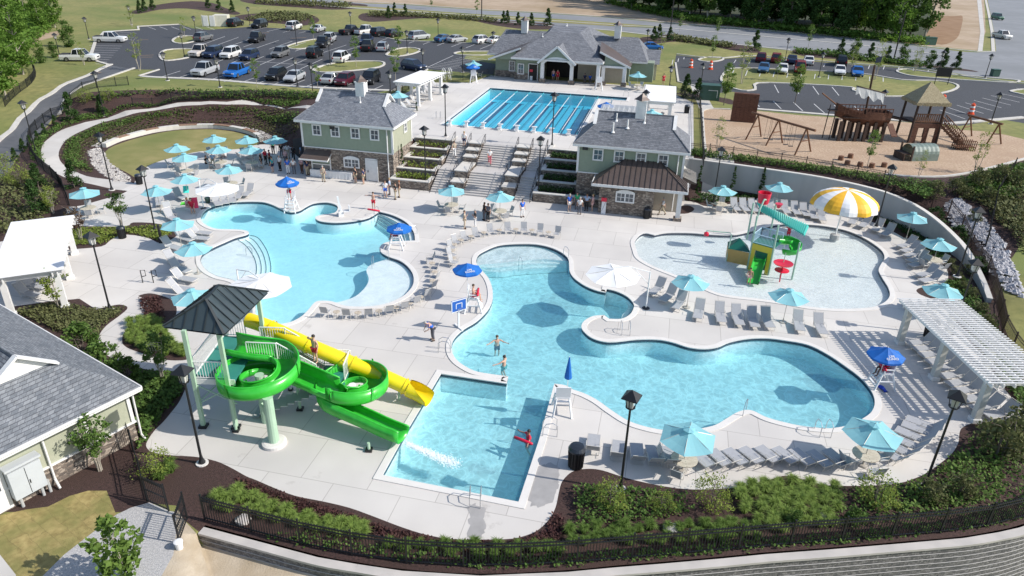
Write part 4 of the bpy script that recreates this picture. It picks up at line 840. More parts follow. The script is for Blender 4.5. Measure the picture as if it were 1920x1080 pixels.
row((384,82),(422,68),(650,104),(700,88),12);row((405,117),(440,103),(590,131),(632,112),8)
row((470,58),(500,51),(560,62),(590,55),4);row((660,72),(690,62),(900,92),(925,82),10)
for i in range(10):pline((802+i*7.5,126-i*2.3),(850+i*7,130-i*2.0))
pline((850,104),(802,126));pline((440,112),(600,124))
row((1262,112),(1260,121),(1283,107),(1282,111),3);row((1376,118),(1380,112),(1740,134),(1742,127),14)
row((1372,141),(1376,131),(1656,153),(1656,145),12)
row((1452,159),(1460,174),(1560,163),(1573,179),4);row((1412,187),(1424,200),(1640,202),(1668,224),7)
for i in range(10):pline((1765+i*16-3,206-i*4.5),(1810+i*17,223-i*5.2))
lm.build('parking_lines',whitel)['kind']='structure'
lm=MB();ym=mat('faded_orange_marks',(.30,.19,.10),(.2,.14,.1),6,.9)
for a,b in(((258,75),(278,74)),((262,104),(288,103)),((265,107),(286,107)),((170,140),(190,135)),((480,62),(505,61)),((545,72),(575,70))):pline(a,b,.3)
lm.build('arrow_marks',ym)['kind']='structure'
SEAT=spl([toW(p,0)for p in[(200,277),(225,266),(245,260),(275,252),(300,247),(337,242.5),(370,241),(400,241),(430,244),(455,249),(475,256),(487,266)]],3,False)
seat_w=mat('pale_seat_block',(.56,.54,.49),(.62,.60,.55),2,.8);seat_b=mat('brown_timber_cap',(.22,.13,.085),(.30,.19,.13),4,.8)
k=0
for i in range(0,len(SEAT)-2,3):
 P=[(p[0],p[1],.5)for p in SEAT[i:i+4]]
 t=thing('seat_wall_block','%s capped seat wall section, %s from the left round the lawn'%('brown timber' if k%2 else 'pale stone',ORD[k]),'seat wall',(P[0][0],P[0][1],0),0,'curved seat wall sections round the lawn')
 wallrun(rel([(p[0],p[1],.42)for p in P],P[0]),.5,0,1).build('wall',seat_w,t);c=wallrun(rel(P,P[0]),.6,.42,1);c.build('cap',seat_b if k%2 else seat_w,t);k+=1
def pile(name,poly,n,s0,s1,m,zf=h1,label=None,cat=None,kind='stuff',seed=1,oz=0.0):
 R_=random.Random(seed);xs=[p[0]for p in poly];ys=[p[1]for p in poly];mb=MB();c=0;P=np.array(poly)
 pts=[]
 while c<n:
  X=np.array([R_.uniform(min(xs),max(xs))for _ in range(400)]);Y=np.array([R_.uniform(min(ys),max(ys))for _ in range(400)]);k=inside(P,X,Y)
  for x,y in zip(X[k],Y[k]):
   pts.append((x,y));c+=1
   if c>=n:break
 hz=H([p[0]for p in pts],[p[1]for p in pts])
 for(x,y),z in zip(pts,hz):
  s=R_.uniform(s0,s1);V=[]
  for q in((1,0,0),(-1,0,0),(0,1,0),(0,-1,0),(0,0,.7),(0,0,-.5),(.6,.6,.3),(-.6,.5,.35)):
   V.append((x+s*(q[0]+R_.uniform(-.3,.3)),y+s*(q[1]*.8+R_.uniform(-.3,.3)),z+oz+s*(q[2]*.8+R_.uniform(-.1,.2))))
  mb.add(V,[(0,2,4),(2,1,4),(1,3,4),(3,0,4),(2,0,5),(1,2,5),(3,1,5),(0,3,5),(0,2,6),(1,2,7)])
 o=mb.build(name,m,fixn=False);o['kind']=kind
 if label:o['label']=label;o['category']=cat
 return o
rock=mat('pale_river_rock',(.30,.28,.26),(.58,.55,.51),1.3,.85,c3=(.38,.36,.35),s3=3);rock2=mat('grey_riprap',(.22,.22,.24),(.50,.50,.52),1.1,.8,c3=(.35,.35,.38),s3=2)
rb=offset_poly([(p[0],p[1])for p in SEAT],0)
outr=[]
for i,p in enumerate(SEAT):
 a=Vector(SEAT[max(i-1,0)]);c=Vector(SEAT[min(i+1,len(SEAT)-1)]);d=(c-a).normalized();n=Vector((-d.y,d.x));outr.append((Vector(p)+n*.7,Vector(p)+n*1.9))
pile('rock_band',[tuple(a)for a,b in outr]+[tuple(b)for a,b in reversed(outr)],1100,.1,.2,rock,label='band of pale river rocks behind the seat wall',cat='rocks')
pile('rock_swale',[toW(p,0)for p in((165,283),(185,277),(198,290),(205,305),(222,318),(244,332),(246,341),(215,340),(190,326),(172,308))],750,.1,.22,rock,label='swale of pale rocks left of the amphitheatre lawn',cat='rocks',seed=2)
pile('riprap',[toW(p)for p in((1772,378),(1800,372),(1835,400),(1862,430),(1890,470),(1905,515),(1920,545),(1915,560),(1880,530),(1862,520),(1850,480),(1825,450),(1800,430),(1780,405))],900,.16,.36,rock2,label='slope of grey riprap rocks outside the curved fence',cat='rocks',seed=3)
lampglass=mat('lantern_glass',(.55,.55,.52),rough=.25)
def make_lamp(name,h):
 t=thing(name,'','lamp post');mb=MB();mb.lathe([(.17,0),(.17,.12),(.10,.3),(.065,.5),(.052,h-1.05)],10);mb.build('post',blackm,t)
 mb=MB();mb.lathe([(.3,0),(.3,.06)],14);mb.build('concrete_footing',coping_m,t)
 mb=MB();mb.lathe([(.05,h-1.08),(.2,h-.98),(.24,h-.93)],8);
 for k in range(4):
  a=math.pi/4+k*math.pi/2;mb.bar((.19*math.cos(a),.19*math.sin(a),h-.95),(.29*math.cos(a),.29*math.sin(a),h-.38),.035)
 o=mb.build('lantern_frame',blackm,t);g=MB();g.lathe([(.17,h-.95),(.25,h-.40)],4);g.build('lantern_glass',lampglass,o)
 r=MB();r.lathe([(.54,h-.40),(.52,h-.36),(.03,h-.02)],4);r.build('lantern_roof',blackm,t)
 return t
LS=[((168,433),0,'black lantern post standing in the planting bed between the left pergola and the serpentine path'),((339,683),0,'black lantern post in front of the slide tower roof at the lower left'),((1186,731),0,'tall black lantern post in the front bed, left of the row of bottom loungers'),((1800,731),0,'black leaning-looking lantern post at the lower right beside the pergola end'),((265,309),0,'black lantern post beside the left umbrellas and the trash bin bed'),((184,247),0,'black lantern post at the end of the rock swale'),((40,187),.3,'black lantern post beside the driveway fence at the far left'),((176,132),.8,'black lantern post behind the upper bend of the curved path'),((581,116),1.1,'black lantern post on the bank behind the left pool house'),((834,157),U,'black lantern post at the near left corner of the lap pool'),((1040,172),U,'tall black lantern post in front of the middle of the lap pool'),((795,235),0.6,'black lantern post in the terrace planters left of the stairs'),((1014,254),.6,'black lantern post in the terrace planters right of the stairs'),((1354,274),0,'black lantern post at the foot of the grey retaining wall'),((1675,307),1.0,'black lantern post at the top of the curved wall behind the yellow umbrella'),((1839,387),.6,'black lantern post beside the riprap slope on the right'),((1834,484),0,'black lantern post among shrubs behind the right pergola'),((1212,167),U,'black lantern post beside the pump house cupola'),((730,131),U,'black lantern post left of the upper pergola')]
LP=[(101,61),(157,31),(239,9),(362,29),(338,60),(304,96),(404,107),(552,107),(615,72),(552,42),(464,12),(656,21),(762,56),(821,34),(792,90),(867,86),(1216,54),(1260,122),(1320,117),(1480,70),(1545,97),(1861,100),(1877,172),(1661,167),(1771,94),(925,58)]
lp0=None
for(px,py),z,lab in LS:
 p=G(px,py,z+5.8);p.z=z
 if lp0 is None:lp0=make_lamp('lamp_post',5.8);lp0.location=p;tag(lp0,lab,group='lantern posts round the pools');lp0.rotation_euler=(0,0,.2)
 else:dup(lp0,p,.2+.1*(px%5),lab,'lantern posts round the pools')
pl0=None
LPN=['at the far left by the dirt track','beside the white pickup truck and round bush','at the top left corner of the grass bank','in front of the white bin enclosure','on the left island behind the grey crossover','at the left end of the lower parking row','in front of the silver pickup','between the silver sedan and the building','behind the white crossover on the big island','beside the island with the dark pickup','at the top edge by the dark shrub bed','on the lawn behind the black pickup row','on the island near the parked pale minivan','on the lawn behind the pale sedans','at the hatched stripes left of the pool deck','beside the teal umbrella at the deck corner','behind the right wing of the clubhouse','on the pavement right of the clubhouse','beside the green utility box','behind the upper row of the east car park','at the right end of the east car park row','at the entrance island by the side road','beside the striped bays at the far right','behind the pirate ship mast','behind the evergreens near the junction','at the left wing of the clubhouse']
for i,(px,py)in enumerate(LP):
 p=G(px,py,U+4.1);p.z=U;lab='small black car park lamp post '+LPN[i]
 if pl0 is None:pl0=make_lamp('lamp_post',4.1);pl0.location=p;tag(pl0,lab,group='lamp posts round the car parks')
 else:dup(pl0,p,0,lab,'lamp posts round the car parks')
tp=None
for i,(px,py)in enumerate(((705,215/4+0),(902,35),(1676,115))):
 pass
for a,b,lab in(((903,35),10,'tall thin black pole beside the main road'),((1257,55),11,'tall thin black pole beside the main road verge'),((1675,114),9,'tall dark pole behind the east car park evergreens')):
 p=G(*a,U);mb=MB();mb.tube([(0,0,0),(0,0,b)],.13,8);mb.lathe([(.25,0),(.2,.5)],8);o=mb.build('utility_pole',blackm);o.location=p;tag(o,lab+(' at the top centre' if a[0]==903 else ''),'pole')
teal=mat('teal_canvas',(.27,.60,.67),(.31,.64,.70),1.2,.8,trans=.3)
blue=mat('blue_canvas',(.01,.13,.50),(.015,.17,.58),2,.6,trans=.2)
whitec=mat('white_canvas',(.86,.86,.86),rough=.8,trans=.12)
yellow_c=mat('yellow_canvas',(.80,.42,.02),(.85,.48,.03),3,.55)
alu=mat('champagne_metal',(.50,.47,.42),rough=.4,metal=.3)
def canopy(n,r,zr,zt,mats=(teal,),sag=.06,rot=0.0,valance=.0,thick=True,alt=False,seg=3):
 mb=MB()
 for k in range(n):
  a0=rot+2*math.pi*k/n;a1=rot+2*math.pi*(k+1)/n;base=len(mb.v)
  rows=[]
  for i in range(1,seg+1):
   t=i/seg;z=zt-(zt-zr)*t-sag*math.sin(math.pi*t);row=[]
   for j in range(5):
    s=j/4;e=Vector((math.cos(a0),math.sin(a0),0)).lerp(Vector((math.cos(a1),math.sin(a1),0)),s)*r*t
    row.append((e.x,e.y,z-sag*math.sin(math.pi*s)*t*1.1))
   rows.append(row)
  V=[(0,0,zt)]+[p for rw in rows for p in rw];Fc=[(0,1+j,2+j)for j in range(4)]
  for i in range(seg-1):
   for j in range(4):b=1+i*5+j;Fc.append((b,b+5,b+6,b+1))
  if valance:
   b=len(V);V+=[(p[0],p[1],p[2]-valance)for p in rows[-1]]
   for j in range(4):Fc.append((1+(seg-1)*5+j,b+j,b+j+1,2+(seg-1)*5+j))
  mb.add(V,Fc,(k%2)if alt else 0)
 return mb
def make_umbrella(n=6,r=1.38,zr=1.98,zt=2.55,name='patio_umbrella'):
 t=thing(name,'','umbrella');c=canopy(n,r,zr,zt).build('canopy',teal,t,fixn=False)
 v=canopy(n,.3,zt-.02,zt+.08,sag=.01,seg=1).build('vent_cap',teal,c,fixn=False)
 rb=MB()
 for k in range(n):
  a=2*math.pi*k/n;rb.tube([(0,0,zt-.08),(r*math.cos(a),r*math.sin(a),zr-.02)],.012,4)
  rb.tube([(0,0,1.7),(r*.5*math.cos(a),r*.5*math.sin(a),(zr+zt)/2-.1)],.01,4)
 rb.build('ribs',alu,c);mb=MB();mb.tube([(0,0,0),(0,0,zt+.1)],.022,7);mb.build('pole',alu,t)
 mb=MB();mb.lathe([(.26,0),(.26,.05),(.06,.09),(.04,.3)],14);mb.build('base',alu,t);return t
UM=[((155,351),'at the edge of the left wedge bed, apart from the others'),((291,347),'beside the lantern post left of the white cantilever'),((330,269),'leftmost in the back row by the amphitheatre lawn'),((344,286),'in front of the leftmost one by the lawn'),((345,325),'behind the lounger group with the turquoise towel'),((427,308),'just above the white cantilever umbrella'),((400,252),'over the lawn edge, second of the back row'),((408,271),'over the seated pair near the lawn'),((461,254),'third in the back row, in front of the seat wall end'),((469,272),'shading the tables right of the seated pair'),((515,254),'at the right end of the back row by the standing crowd'),((330,408),'over the loungers right of the left shrub bed'),((360,453),'beside the pale left ledge of the left pool'),((357,541),'partly hidden by the dark slide tower roof'),((846,347),'left one at the foot of the stairs'),((938,358),'right one at the foot of the stairs'),((1357,347),'left one in front of the grey retaining wall'),((1463,341),'behind the red dump bucket of the splash structure'),((1714,397),'right of the yellow striped umbrella'),((1764,446),'by the end of the curved wall'),((1773,532),'nearest the top corner of the right pergola'),((1297,515),'left one in the lounger row below the splash pool'),((1482,541),'right one in the lounger row below the splash pool'),((1293,802),'large in the foreground, left one of the bottom row'),((1642,794),'large in the foreground, right one by the pool end')]
UH=[((746,170),'beside the upper left pergola loungers'),((1197,134),'right of the clubhouse porch'),((1223,204),'under the upper right pergola behind the pump house'),((888,113),'at the far left corner of the lap pool deck')]
um0=None;UMB={}
for L_,z in((UM,0),(UH,U)):
 for i,(p,s)in enumerate(L_):
  q=G(*p,z+2.62);q.z=z;lab='teal hexagonal patio umbrella '+s;rz=(i*37%60)*math.pi/180;UMB[p]=q
  if um0 is None:um0=make_umbrella();um0.location=q;tag(um0,lab,group='teal patio umbrellas');um0.rotation_euler=(0,0,rz)
  else:o=dup(um0,q,rz,lab,'teal patio umbrellas',(1,1,1))
  if p[1]>780:(um0 if len(UMB)==1 else o).scale=(1.05,1.05,1)
def cantilever(c,base,lab,r=1.95):
 c=G(*c,2.7);b=G(*base,0);t=thing('cantilever_umbrella',lab,'umbrella',b,0,'white cantilever umbrellas');d=Vector((c.x-b.x,c.y-b.y,0))
 mb=canopy(8,r,2.55,3.0,sag=.04,valance=.0);mb.v=[v+d for v in mb.v];cn=mb.build('canopy',whitec,t,fixn=False)
 rb=MB();[rb.tube([d+Vector((0,0,2.97)),d+Vector((r*math.cos(k*math.pi/4),r*math.sin(k*math.pi/4),2.53))],.015,4)for k in range(8)];rb.build('ribs',alu,cn)
 mb=MB();mb.tube([(0,0,0),(0,0,2.9)],.05,8);mb.tube([(0,0,2.85),d*.6+Vector((0,0,3.25)),d+Vector((0,0,3.12)),d+Vector((0,0,2.95))],.035,6);mb.tube([(0,0,1.9),d*.45+Vector((0,0,3.15))],.025,6);mb.build('mast',wmet,t)
 mb=MB();mb.lathe([(.28,0),(.26,.05),(.07,.1)],14);mb.build('base',blackm,t)
cantilever((407,352),(382,391),'white cantilever umbrella over loungers at the back left of the left pool');cantilever((487,532),(455,575),'white cantilever umbrella overhanging the left pool beside the slide tower',2.1);cantilever((1150,512),(1211,578),'white cantilever umbrella between the centre pool and the splash pool')
t=thing('striped_umbrella','giant yellow and white striped dome umbrella at the back of the splash pool','umbrella',G(1565,446,0))
d=G(1586,383,3.6)-Vector(t.location);d=Vector((d.x,d.y,0))*.55
mb=MB();N=12;V=[];seg=7
for k in range(N*4):
 a0=2*math.pi*k/(N*4);a1=2*math.pi*(k+1)/(N*4)
 for i in range(seg):
  q=[]
  for(i_,a)in((i,a0),(i+1,a0),(i+1,a1),(i,a1)):
   tt=i_/seg;lobe=1+.03*math.cos(a*N+math.pi)*tt;rr=2.75*math.sin(tt*math.pi/2*1.02)*lobe;q.append((d.x+rr*math.cos(a),d.y+rr*math.sin(a),3.35+1.35*math.cos(tt*math.pi/2*1.05)))
  mb.add(q,[(0,1,2,3)],(k//4)%2)
mb.build('canopy',[whitec,yellow_c],t,fixn=False);mb=MB();mb.tube([(0,0,0),(d.x,d.y,4.6)],.07,8);mb.build('pole',wmet,t);mb=MB();mb.lathe([(.42,-.1),(.42,.35),(.1,.4)],16);mb.build('base',wc,t)
sling=mat('grey_sling',(.34,.35,.37),(.38,.39,.41),8,.8);frame_m=mat('pale_frame',(.62,.59,.54),rough=.4,metal=.1);tabm=brickmat('slatted_table_top',(.58,.50,.40),(.62,.54,.44),(.30,.26,.2),1,5,.09,.02,True,.7,.1)
def make_lounger(back=52):
 t=thing('sun_lounger','','sun lounger');a=math.radians(back);W_=.33
 s=MB();s.box((0,-.35,.34),(.62,1.3,.025));s.build('seat',sling,t)
 b=MB();L_=.82;b.box((0,.3+L_/2*math.cos(a),.34+L_/2*math.sin(a)),(.62,L_,.025),rx=a);b.build('backrest',sling,t)
 f=MB()
 for x in(-W_,W_):f.tube([(x,-1.02,.33),(x,.3,.33),(x,.3+.88*math.cos(a),.33+.88*math.sin(a))],.018,5)
 f.tube([(-W_,-1.02,.33),(W_,-1.02,.33)],.018,5);f.tube([(-W_,.3+.88*math.cos(a),.33+.88*math.sin(a)),(W_,.3+.88*math.cos(a),.33+.88*math.sin(a))],.018,5)
 f.build('frame',frame_m,t)
 for y in(-.78,.35):
  g=MB();g.tube([(-W_,y,.33),(-W_,y-.1,.02),(W_,y-.1,.02),(W_,y,.33)],.015,5);g.build('leg',frame_m,t)
 g=MB()
 for x in(-W_-.03,W_+.03):g.tube([(x,.32,.33),(x,.3,.56),(x,-.15,.56),(x,-.2,.33)],.014,5)
 g.build('armrest',frame_m,t);return t
def make_chair():
 t=thing('patio_chair','','chair');s=MB();s.box((0,0,.40),(.5,.5,.02));s.build('seat',sling,t)
 b=MB();b.box((0,.34,.68),(.5,.56,.02),rx=math.radians(72));b.build('backrest',sling,t);f=MB()
 for x in(-.27,.27):f.tube([(x,-.26,0),(x,-.25,.6),(x,.22,.62)],.015,5);f.tube([(x,.3,0),(x,.22,.40),(x,.45,.96)],.015,5);f.tube([(x,-.25,.4),(x,.24,.4)],.014,5)
 f.tube([(-.27,.45,.96),(.27,.45,.96)],.015,5);f.build('frame',frame_m,t);return t
def make_table(r=.66,h=.72,name='round_table'):
 t=thing(name,'','table');m=MB();m.lathe([(r,h-.03),(r,h)],24);m.build('tabletop',tabm,t);f=MB()
 for k in range(4):a=k*math.pi/2+.4;f.tube([(.05*math.cos(a),.05*math.sin(a),h-.04),(.18*math.cos(a),.18*math.sin(a),h*.5),(r*.75*math.cos(a),r*.75*math.sin(a),0)],.016,5)
 f.tube([(r*.6*math.cos(a_*math.pi/6),r*.6*math.sin(a_*math.pi/6),h*.25)for a_ in range(12)],.01,4,closed=True);f.build('frame',frame_m,t);return t
lo0=make_lounger();lo0.location=(0,0,-50);lo1=None;ch0=make_chair();tb0=make_table();ALI=dict(zip([p for p,_ in UM+UH],['by the wedge bed','left of the lantern post','leftmost in back row','second from front left','by turquoise towel','above white cantilever','over the lawn edge','over the seated pair','third in back row','right of seated pair','by the standing crowd','over the shrub bed loungers','by the pale left ledge','behind the tower roof','left of the stairs pair','right of the stairs pair','left at retaining wall','behind the red bucket','right of yellow umbrella','at the curved wall end','at right pergola corner','left below splash pool','right below splash pool','left in the foreground','right in the foreground','by upper left pergola','right of clubhouse porch','under upper right pergola','at lap pool far corner']));st0=make_table(.24,.45,'side_table')
USED=set()
def put(proto,loc,rz,lab,grp,**k):
 if proto.name not in USED:
  USED.add(proto.name);proto.location=loc;proto.rotation_euler=(0,0,rz);proto['label']=lab;proto['group']=grp;
  if 'sc' in k:proto.scale=(k['sc'],)*3
  return proto
 return dup(proto,loc,rz,lab,grp,**k)
def rowl(pts,ang,desc,grp,z=0,frm='left',proto=None):
 n=len(pts)
 for i,p in enumerate(pts):
  a=ang[i]if isinstance(ang,(list,tuple))else ang
  put(proto or lo0,G(p[0],p[1],z+.3)*1.0-Vector((0,0,.3)),math.radians(a+rnd.uniform(-3,3))-math.pi/2,'grey lounger, %s from the %s %s'%(ORD[i],frm,desc),grp)
rowl([(1232,542),(1253,555),(1273,568)],[55,55,60],'of three by the cantilever mast','loungers below the splash pool')
rowl([(1310,585),(1350,591),(1382,596),(1411,600),(1438,601),(1497,607),(1537,613)],[75,83,88,88,88,82,85],'in the row below the splash pool','loungers below the splash pool')
rowl([(1378,388),(1395,389),(1412,390),(1429,391),(1446,392),(1472,393),(1491,395),(1508,398),(1524,403),(1540,407)],[95,95,95,93,92,88,86,85,80,78],'against the grey retaining wall bed','loungers along the retaining wall')
rowl([(1600,414),(1622,420),(1645,427),(1664,436)],[52,50,48,45],'between yellow umbrella and curved wall','loungers along the retaining wall')
rowl([(1700,459),(1707,468),(1713,477),(1719,486),(1724,495)],[30,28,26,24,22],'in the close rank right of the splash pool','loungers right of the splash pool',frm='top')
rowl([(1738,513),(1745,524)],[25,20],'of the pair by the right bed','loungers right of the splash pool',frm='top')
rowl([(1733,581),(1725,573)],[-30,-30],'of the pair above the right pergola','loungers right of the splash pool',frm='right')
rowl([(1728,642),(1740,653),(1752,664),(1764,676),(1777,689),(1790,703),(1803,717),(1817,731),(1832,746),(1850,762),(1876,775)],14,'in the rank under the right pergola','loungers under the right pergola',frm='top')
rowl([(1737,797),(1730,808),(1718,820),(1706,833),(1692,845),(1676,856)],[-35,-38,-42,-46,-52,-58],'in the fan at the lower right deck end','loungers in the lower right fan',frm='top')
rowl([(1112,838),(1158,850),(1195,856),(1227,860),(1257,862)],[-102,-98,-94,-92,-90],'in the bottom row beside the bin','loungers along the bottom edge of the deck')
rowl([(1325,868),(1357,866),(1388,864),(1418,861),(1449,859),(1481,861),(1513,865),(1546,868),(1576,866)],[-62,-62,-62,-62,-62,-64,-66,-66,-68],'in the bottom row between large umbrellas','loungers along the bottom edge of the deck')
rowl([(376,436),(371,446),(345,446),(322,462)],[170,172,150,150],'in the upper group left of left pool','loungers left of the left pool',frm='right')
rowl([(325,488),(337,504),(345,522),(338,541),(350,553)],[145,150,165,170,175],'in the lower group left of left pool','loungers left of the left pool',frm='top')
rowl([(300,378),(318,396),(338,368),(322,408)],[110,130,140,140],'around the red towel group','loungers left of the left pool')
rowl([(407,379),(421,376),(435,373),(449,366),(466,361)],[120,118,115,95,88],'right of the back white cantilever','loungers behind the left pool')
rowl([(52,550),(63,535),(73,521),(83,508),(92,495),(100,482),(108,470)],165,'under the white left pergola','loungers under the left pergola',frm='bottom')
rowl([(765,204),(773,197),(781,190),(789,183),(797,176),(805,169),(820,160)],165,'under the upper left pergola','loungers under the upper left pergola',z=U,frm='bottom')
rowl([(1200,225),(1215,223),(1232,222)],20,'under the upper right pergola','loungers under the upper right pergola',z=U)
def face_to(p,q):return math.atan2(q[1]-p[1],q[0]-p[0])
def chairs(pts,target,desc,grp,table=True):
 q=G(*target,0)
 for i,p in enumerate(pts):
  w=G(*p,0);a=face_to((w.x,w.y),(q.x,q.y))
  put(ch0,w,a+math.pi/2,'low grey sling chair, %s %s'%(ORD[i],desc),grp)
  if table and i<len(pts)-1:
   w2=G(*pts[i+1],0);m=w.lerp(w2,.5);put(st0,m,0,'small side table between %s and %s chairs %s'%(ORD[i],ORD[i+1],desc),'side tables between the chairs')
chairs([(612,593),(652,597),(692,596),(730,590),(757,583),(779,573),(797,560),(809,545),(815,528),(815,511),(806,494)],(690,500),'from lower left in the left pool arc','chairs round the left pool')
chairs([(852,500),(848,486),(848,472),(856,462),(872,455),(893,448),(920,441),(952,438),(982,438),(1012,441),(1044,446)],(985,530),'from lower left in the centre pool arc','chairs round the centre pool')
TBL=[((155,351),4),((344,286),4),((330,269),3),((400,252),4),((408,271),3),((461,254),4),((469,272),4),((427,308),4),((846,347),4),((938,358),4),((1357,347),4),((1764,446),4),((1293,802),2),((1642,794),3),((1197,134),4),((888,113),3)]
for i,(p,n)in enumerate(TBL):
 q=UMB[p];s=ALI[p];put(tb0,q,0,'round slatted tan table under the umbrella '+s,'round tables under the umbrellas')
 for k in range(n):
  a=.5+i*.7+k*2*math.pi/max(n,4);put(ch0,q+Vector((.95*math.cos(a),.95*math.sin(a),0)),a-math.pi/2,'grey patio chair, %s at the table under umbrella %s'%(ORD[k],s),'chairs round the umbrella tables')
def pergola(o,ang,L_,Wd,h,lab,solid=False,posts=None,step=.22,z=0.0,beams=5,along=True):
 """o: corner, ang: direction of the long side, Wd to its left"""
 t=thing('pergola',lab,'pergola',(o[0],o[1],z),ang)
 for(x,y)in posts or[(a,b)for a in(.5,L_/2,L_-.5)for b in(.35,Wd-.35)]:
  m=MB();m.box((x,y,h/2),(.36,.36,h));p=m.build('post',trim if solid else mat('grey_white_post',(.50,.50,.46),(.55,.55,.51),2,.7),t);m=MB();m.box((x,y,.12),(.5,.5,.24));m.build('post_base',trim,p)
 for y in(.2,.5,Wd-.5,Wd-.2):
  m=MB();m.box((L_/2,y,h+.12),(L_,.07,.26));m.build('beam',trim,t)
 m=MB();n=int(L_/.75)if solid else 6
 for i in range(n+1):
  if solid:m.box((.15+i*(L_-.3)/n,Wd/2,h+.33),(.06,Wd+.5,.17))
  else:m.box((L_/2,.0+i*Wd/n,h+.3),(L_+.5,.09,.2))
 for x in(.3,L_-.3):m.box((x,Wd/2,h+.1),(.08,Wd,.2))
 m.build('rafters',trim,t);m=MB()
 if solid:
  m.box((L_/2,Wd/2,h+.44),(L_+.1,Wd+.4,.04));m.build('roof_panel',whitec,t)
 else:
  n=int(L_/step)
  for i in range(n+1):m.box((-.15+i*(L_+.3)/n,Wd/2,h+.455),(.075,Wd+.5,.045))
  m.build('slats',trim,t)
 return t
def perg_px(A,B,C,h,lab,z=0,**k):
 """A corner, B along the long side, C the neighbour corner; pixels of the roof"""
 a,b,c=G(*A,z+h+.45),G(*B,z+h+.45),G(*C,z+h+.45);d=b-a;e=c-a;Wd=abs(d.x*e.y-d.y*e.x)/d.length
 if d.x*e.y-d.y*e.x<0:a,b=b,a;d=b-a
 return pergola((a.x,a.y),math.atan2(d.y,d.x),d.length,Wd,h,lab,z=z,**k)
perg_px((1858,715),(1692,562),(1992,722),2.55,'long white slatted pergola at the right edge casting striped shade',step=.24)
bpy.data.objects.remove
perg_px((112,505),(133,404),(-15,522),2.6,'white roofed pergola at the left edge of the deck',solid=True)
perg_px((785,157),(833,136),(737,154),2.5,'white roofed pergola at the left of the lap pool deck',z=U,solid=True)
perg_px((1264,192),(1265,162),(1208,188),2.5,'white roofed pergola at the right of the lap pool deck',z=U,solid=True)
perg_px((1187,213),(1190,200),(1128,208),2.5,'small white slatted pergola behind the pump house roof',z=U,step=.35)
def make_bin():
 t=thing('trash_bin','','trash bin');m=MB();m.lathe([(.27,0),(.31,.82)],18)
 for k in range(18):a=2*math.pi*k/18;m.bar((.29*math.cos(a),.29*math.sin(a),.02),(.33*math.cos(a),.33*math.sin(a),.8),.03)
 m.build('slatted_body',blackm,t);m=MB();m.lathe([(.34,.82),(.35,.9),(.28,1.02),(.12,1.04)],18);m.build('lid',mat('dark_lid',(.02,.025,.035),rough=.3),t);return t
bn0=make_bin()
for p,z,s in(((1079,874),0,'at the left end of the bottom lounger row'),((230,446),0,'on the lower side of the left shrub bed'),((262,345),0,'at the corner of the amphitheatre lawn'),((1212,409),0,'against the stone wall of the porch'),((1742,632),0,'in the shade of the right pergola post'),((1287,212),U,'beside the shrubs on the upper deck')):
 put(bn0,G(*p,z),0,'black slatted trash bin '+s,'black trash bins',**({'sc':1.25}if p[0]in(1742,1079)else{}))
plastic=mat('white_plastic',(.74,.75,.76),rough=.45)
def make_guard():
 t=thing('lifeguard_chair','','lifeguard chair');m=MB();H_=1.1
 for x in(-.42,.42):
  m.bar((x*1.25,-.62,0),(x*.85,-.3,H_),.09);m.bar((x*1.25,.62,0),(x*.85,.3,H_),.09);m.bar((x*1.05,-.45,.6),(x*1.05,.45,.6),.07);m.bar((x*.9,-.33,1.1),(x*.9,.35,1.1),.07)
 m.build('side_frame',plastic,t);m=MB()
 for k in(.3,.6,.9):m.box((0,-.62+k*.25,k),(.9,.12,.05))
 m.build('rungs',plastic,t);m=MB();m.box((0,.0,H_+.03),(.8,.62,.06));m.build('seat',plastic,t)
 m=MB();m.box((0,.32,H_+.42),(.8,.06,.75),rx=-.15);m.build('backrest',plastic,t);m=MB()
 for x in(-.4,.4):m.box((x,0,H_+.3),(.08,.6,.05));m.box((x,-.25,H_+.17),(.06,.06,.28))
 m.build('armrest',plastic,t);return t
gd0=make_guard()
def text_mesh(parent,body,size,M,m,name='lettering'):
 cu=bpy.data.curves.new('txt','FONT');cu.body=body;cu.size=size;cu.align_x='CENTER';cu.align_y='CENTER';cu.space_line=.8;cu.extrude=.004;o=bpy.data.objects.new('txt',cu);col.objects.link(o)
 me=bpy.data.meshes.new_from_object(o.evaluated_get(bpy.context.evaluated_depsgraph_get()));bpy.data.objects.remove(o);bpy.data.curves.remove(cu);me.transform(M);me.materials.clear();me.materials.append(m)
 q=bpy.data.objects.new(name,me);col.objects.link(q);q.parent=parent;KIDS.setdefault(parent.name,[]).append(q);return q
def make_gumb():
 t=thing('guard_umbrella','','umbrella');c=canopy(8,1.05,2.35,2.85,sag=.03,valance=.12).build('canopy',blue,t,fixn=False)
 for k in(0,4):
  a=2*math.pi*(k+.5)/8;M=Matrix.Rotation(a,4,'Z')@Matrix.Translation((.62,0,2.52))@Matrix.Rotation(math.radians(26),4,'Y')@Matrix.Rotation(math.pi/2,4,'Z')
  text_mesh(c,'LIFE\nGUARD',.21,M,wmet)
 m=MB();m.tube([(0,0,0),(0,0,2.9)],.02,6);m.build('pole',wmet,t);return t
gu0=make_gumb()
GD=[((547,396),0,0,(537,330),'behind the left pool facing the crowd'),((744,465),0,90,(748,416),'on the peninsula by the curved steps'),((888,582),0,-90,(876,492),'on the left bank of the centre pool'),((1651,724),0,90,(1666,650),'at the right pool end in striped shade'),((1053,772),0,180,None,'at the tip between slide pool and centre pool'),((888,155),U,180,(887,119),'at the far left corner of the lap pool'),((1122,168),U,180,None,'at the far side of the lap pool, without umbrella'),((1140,214),U,90,(1137,190),'at the near right side of the lap pool')]
GLOC={}
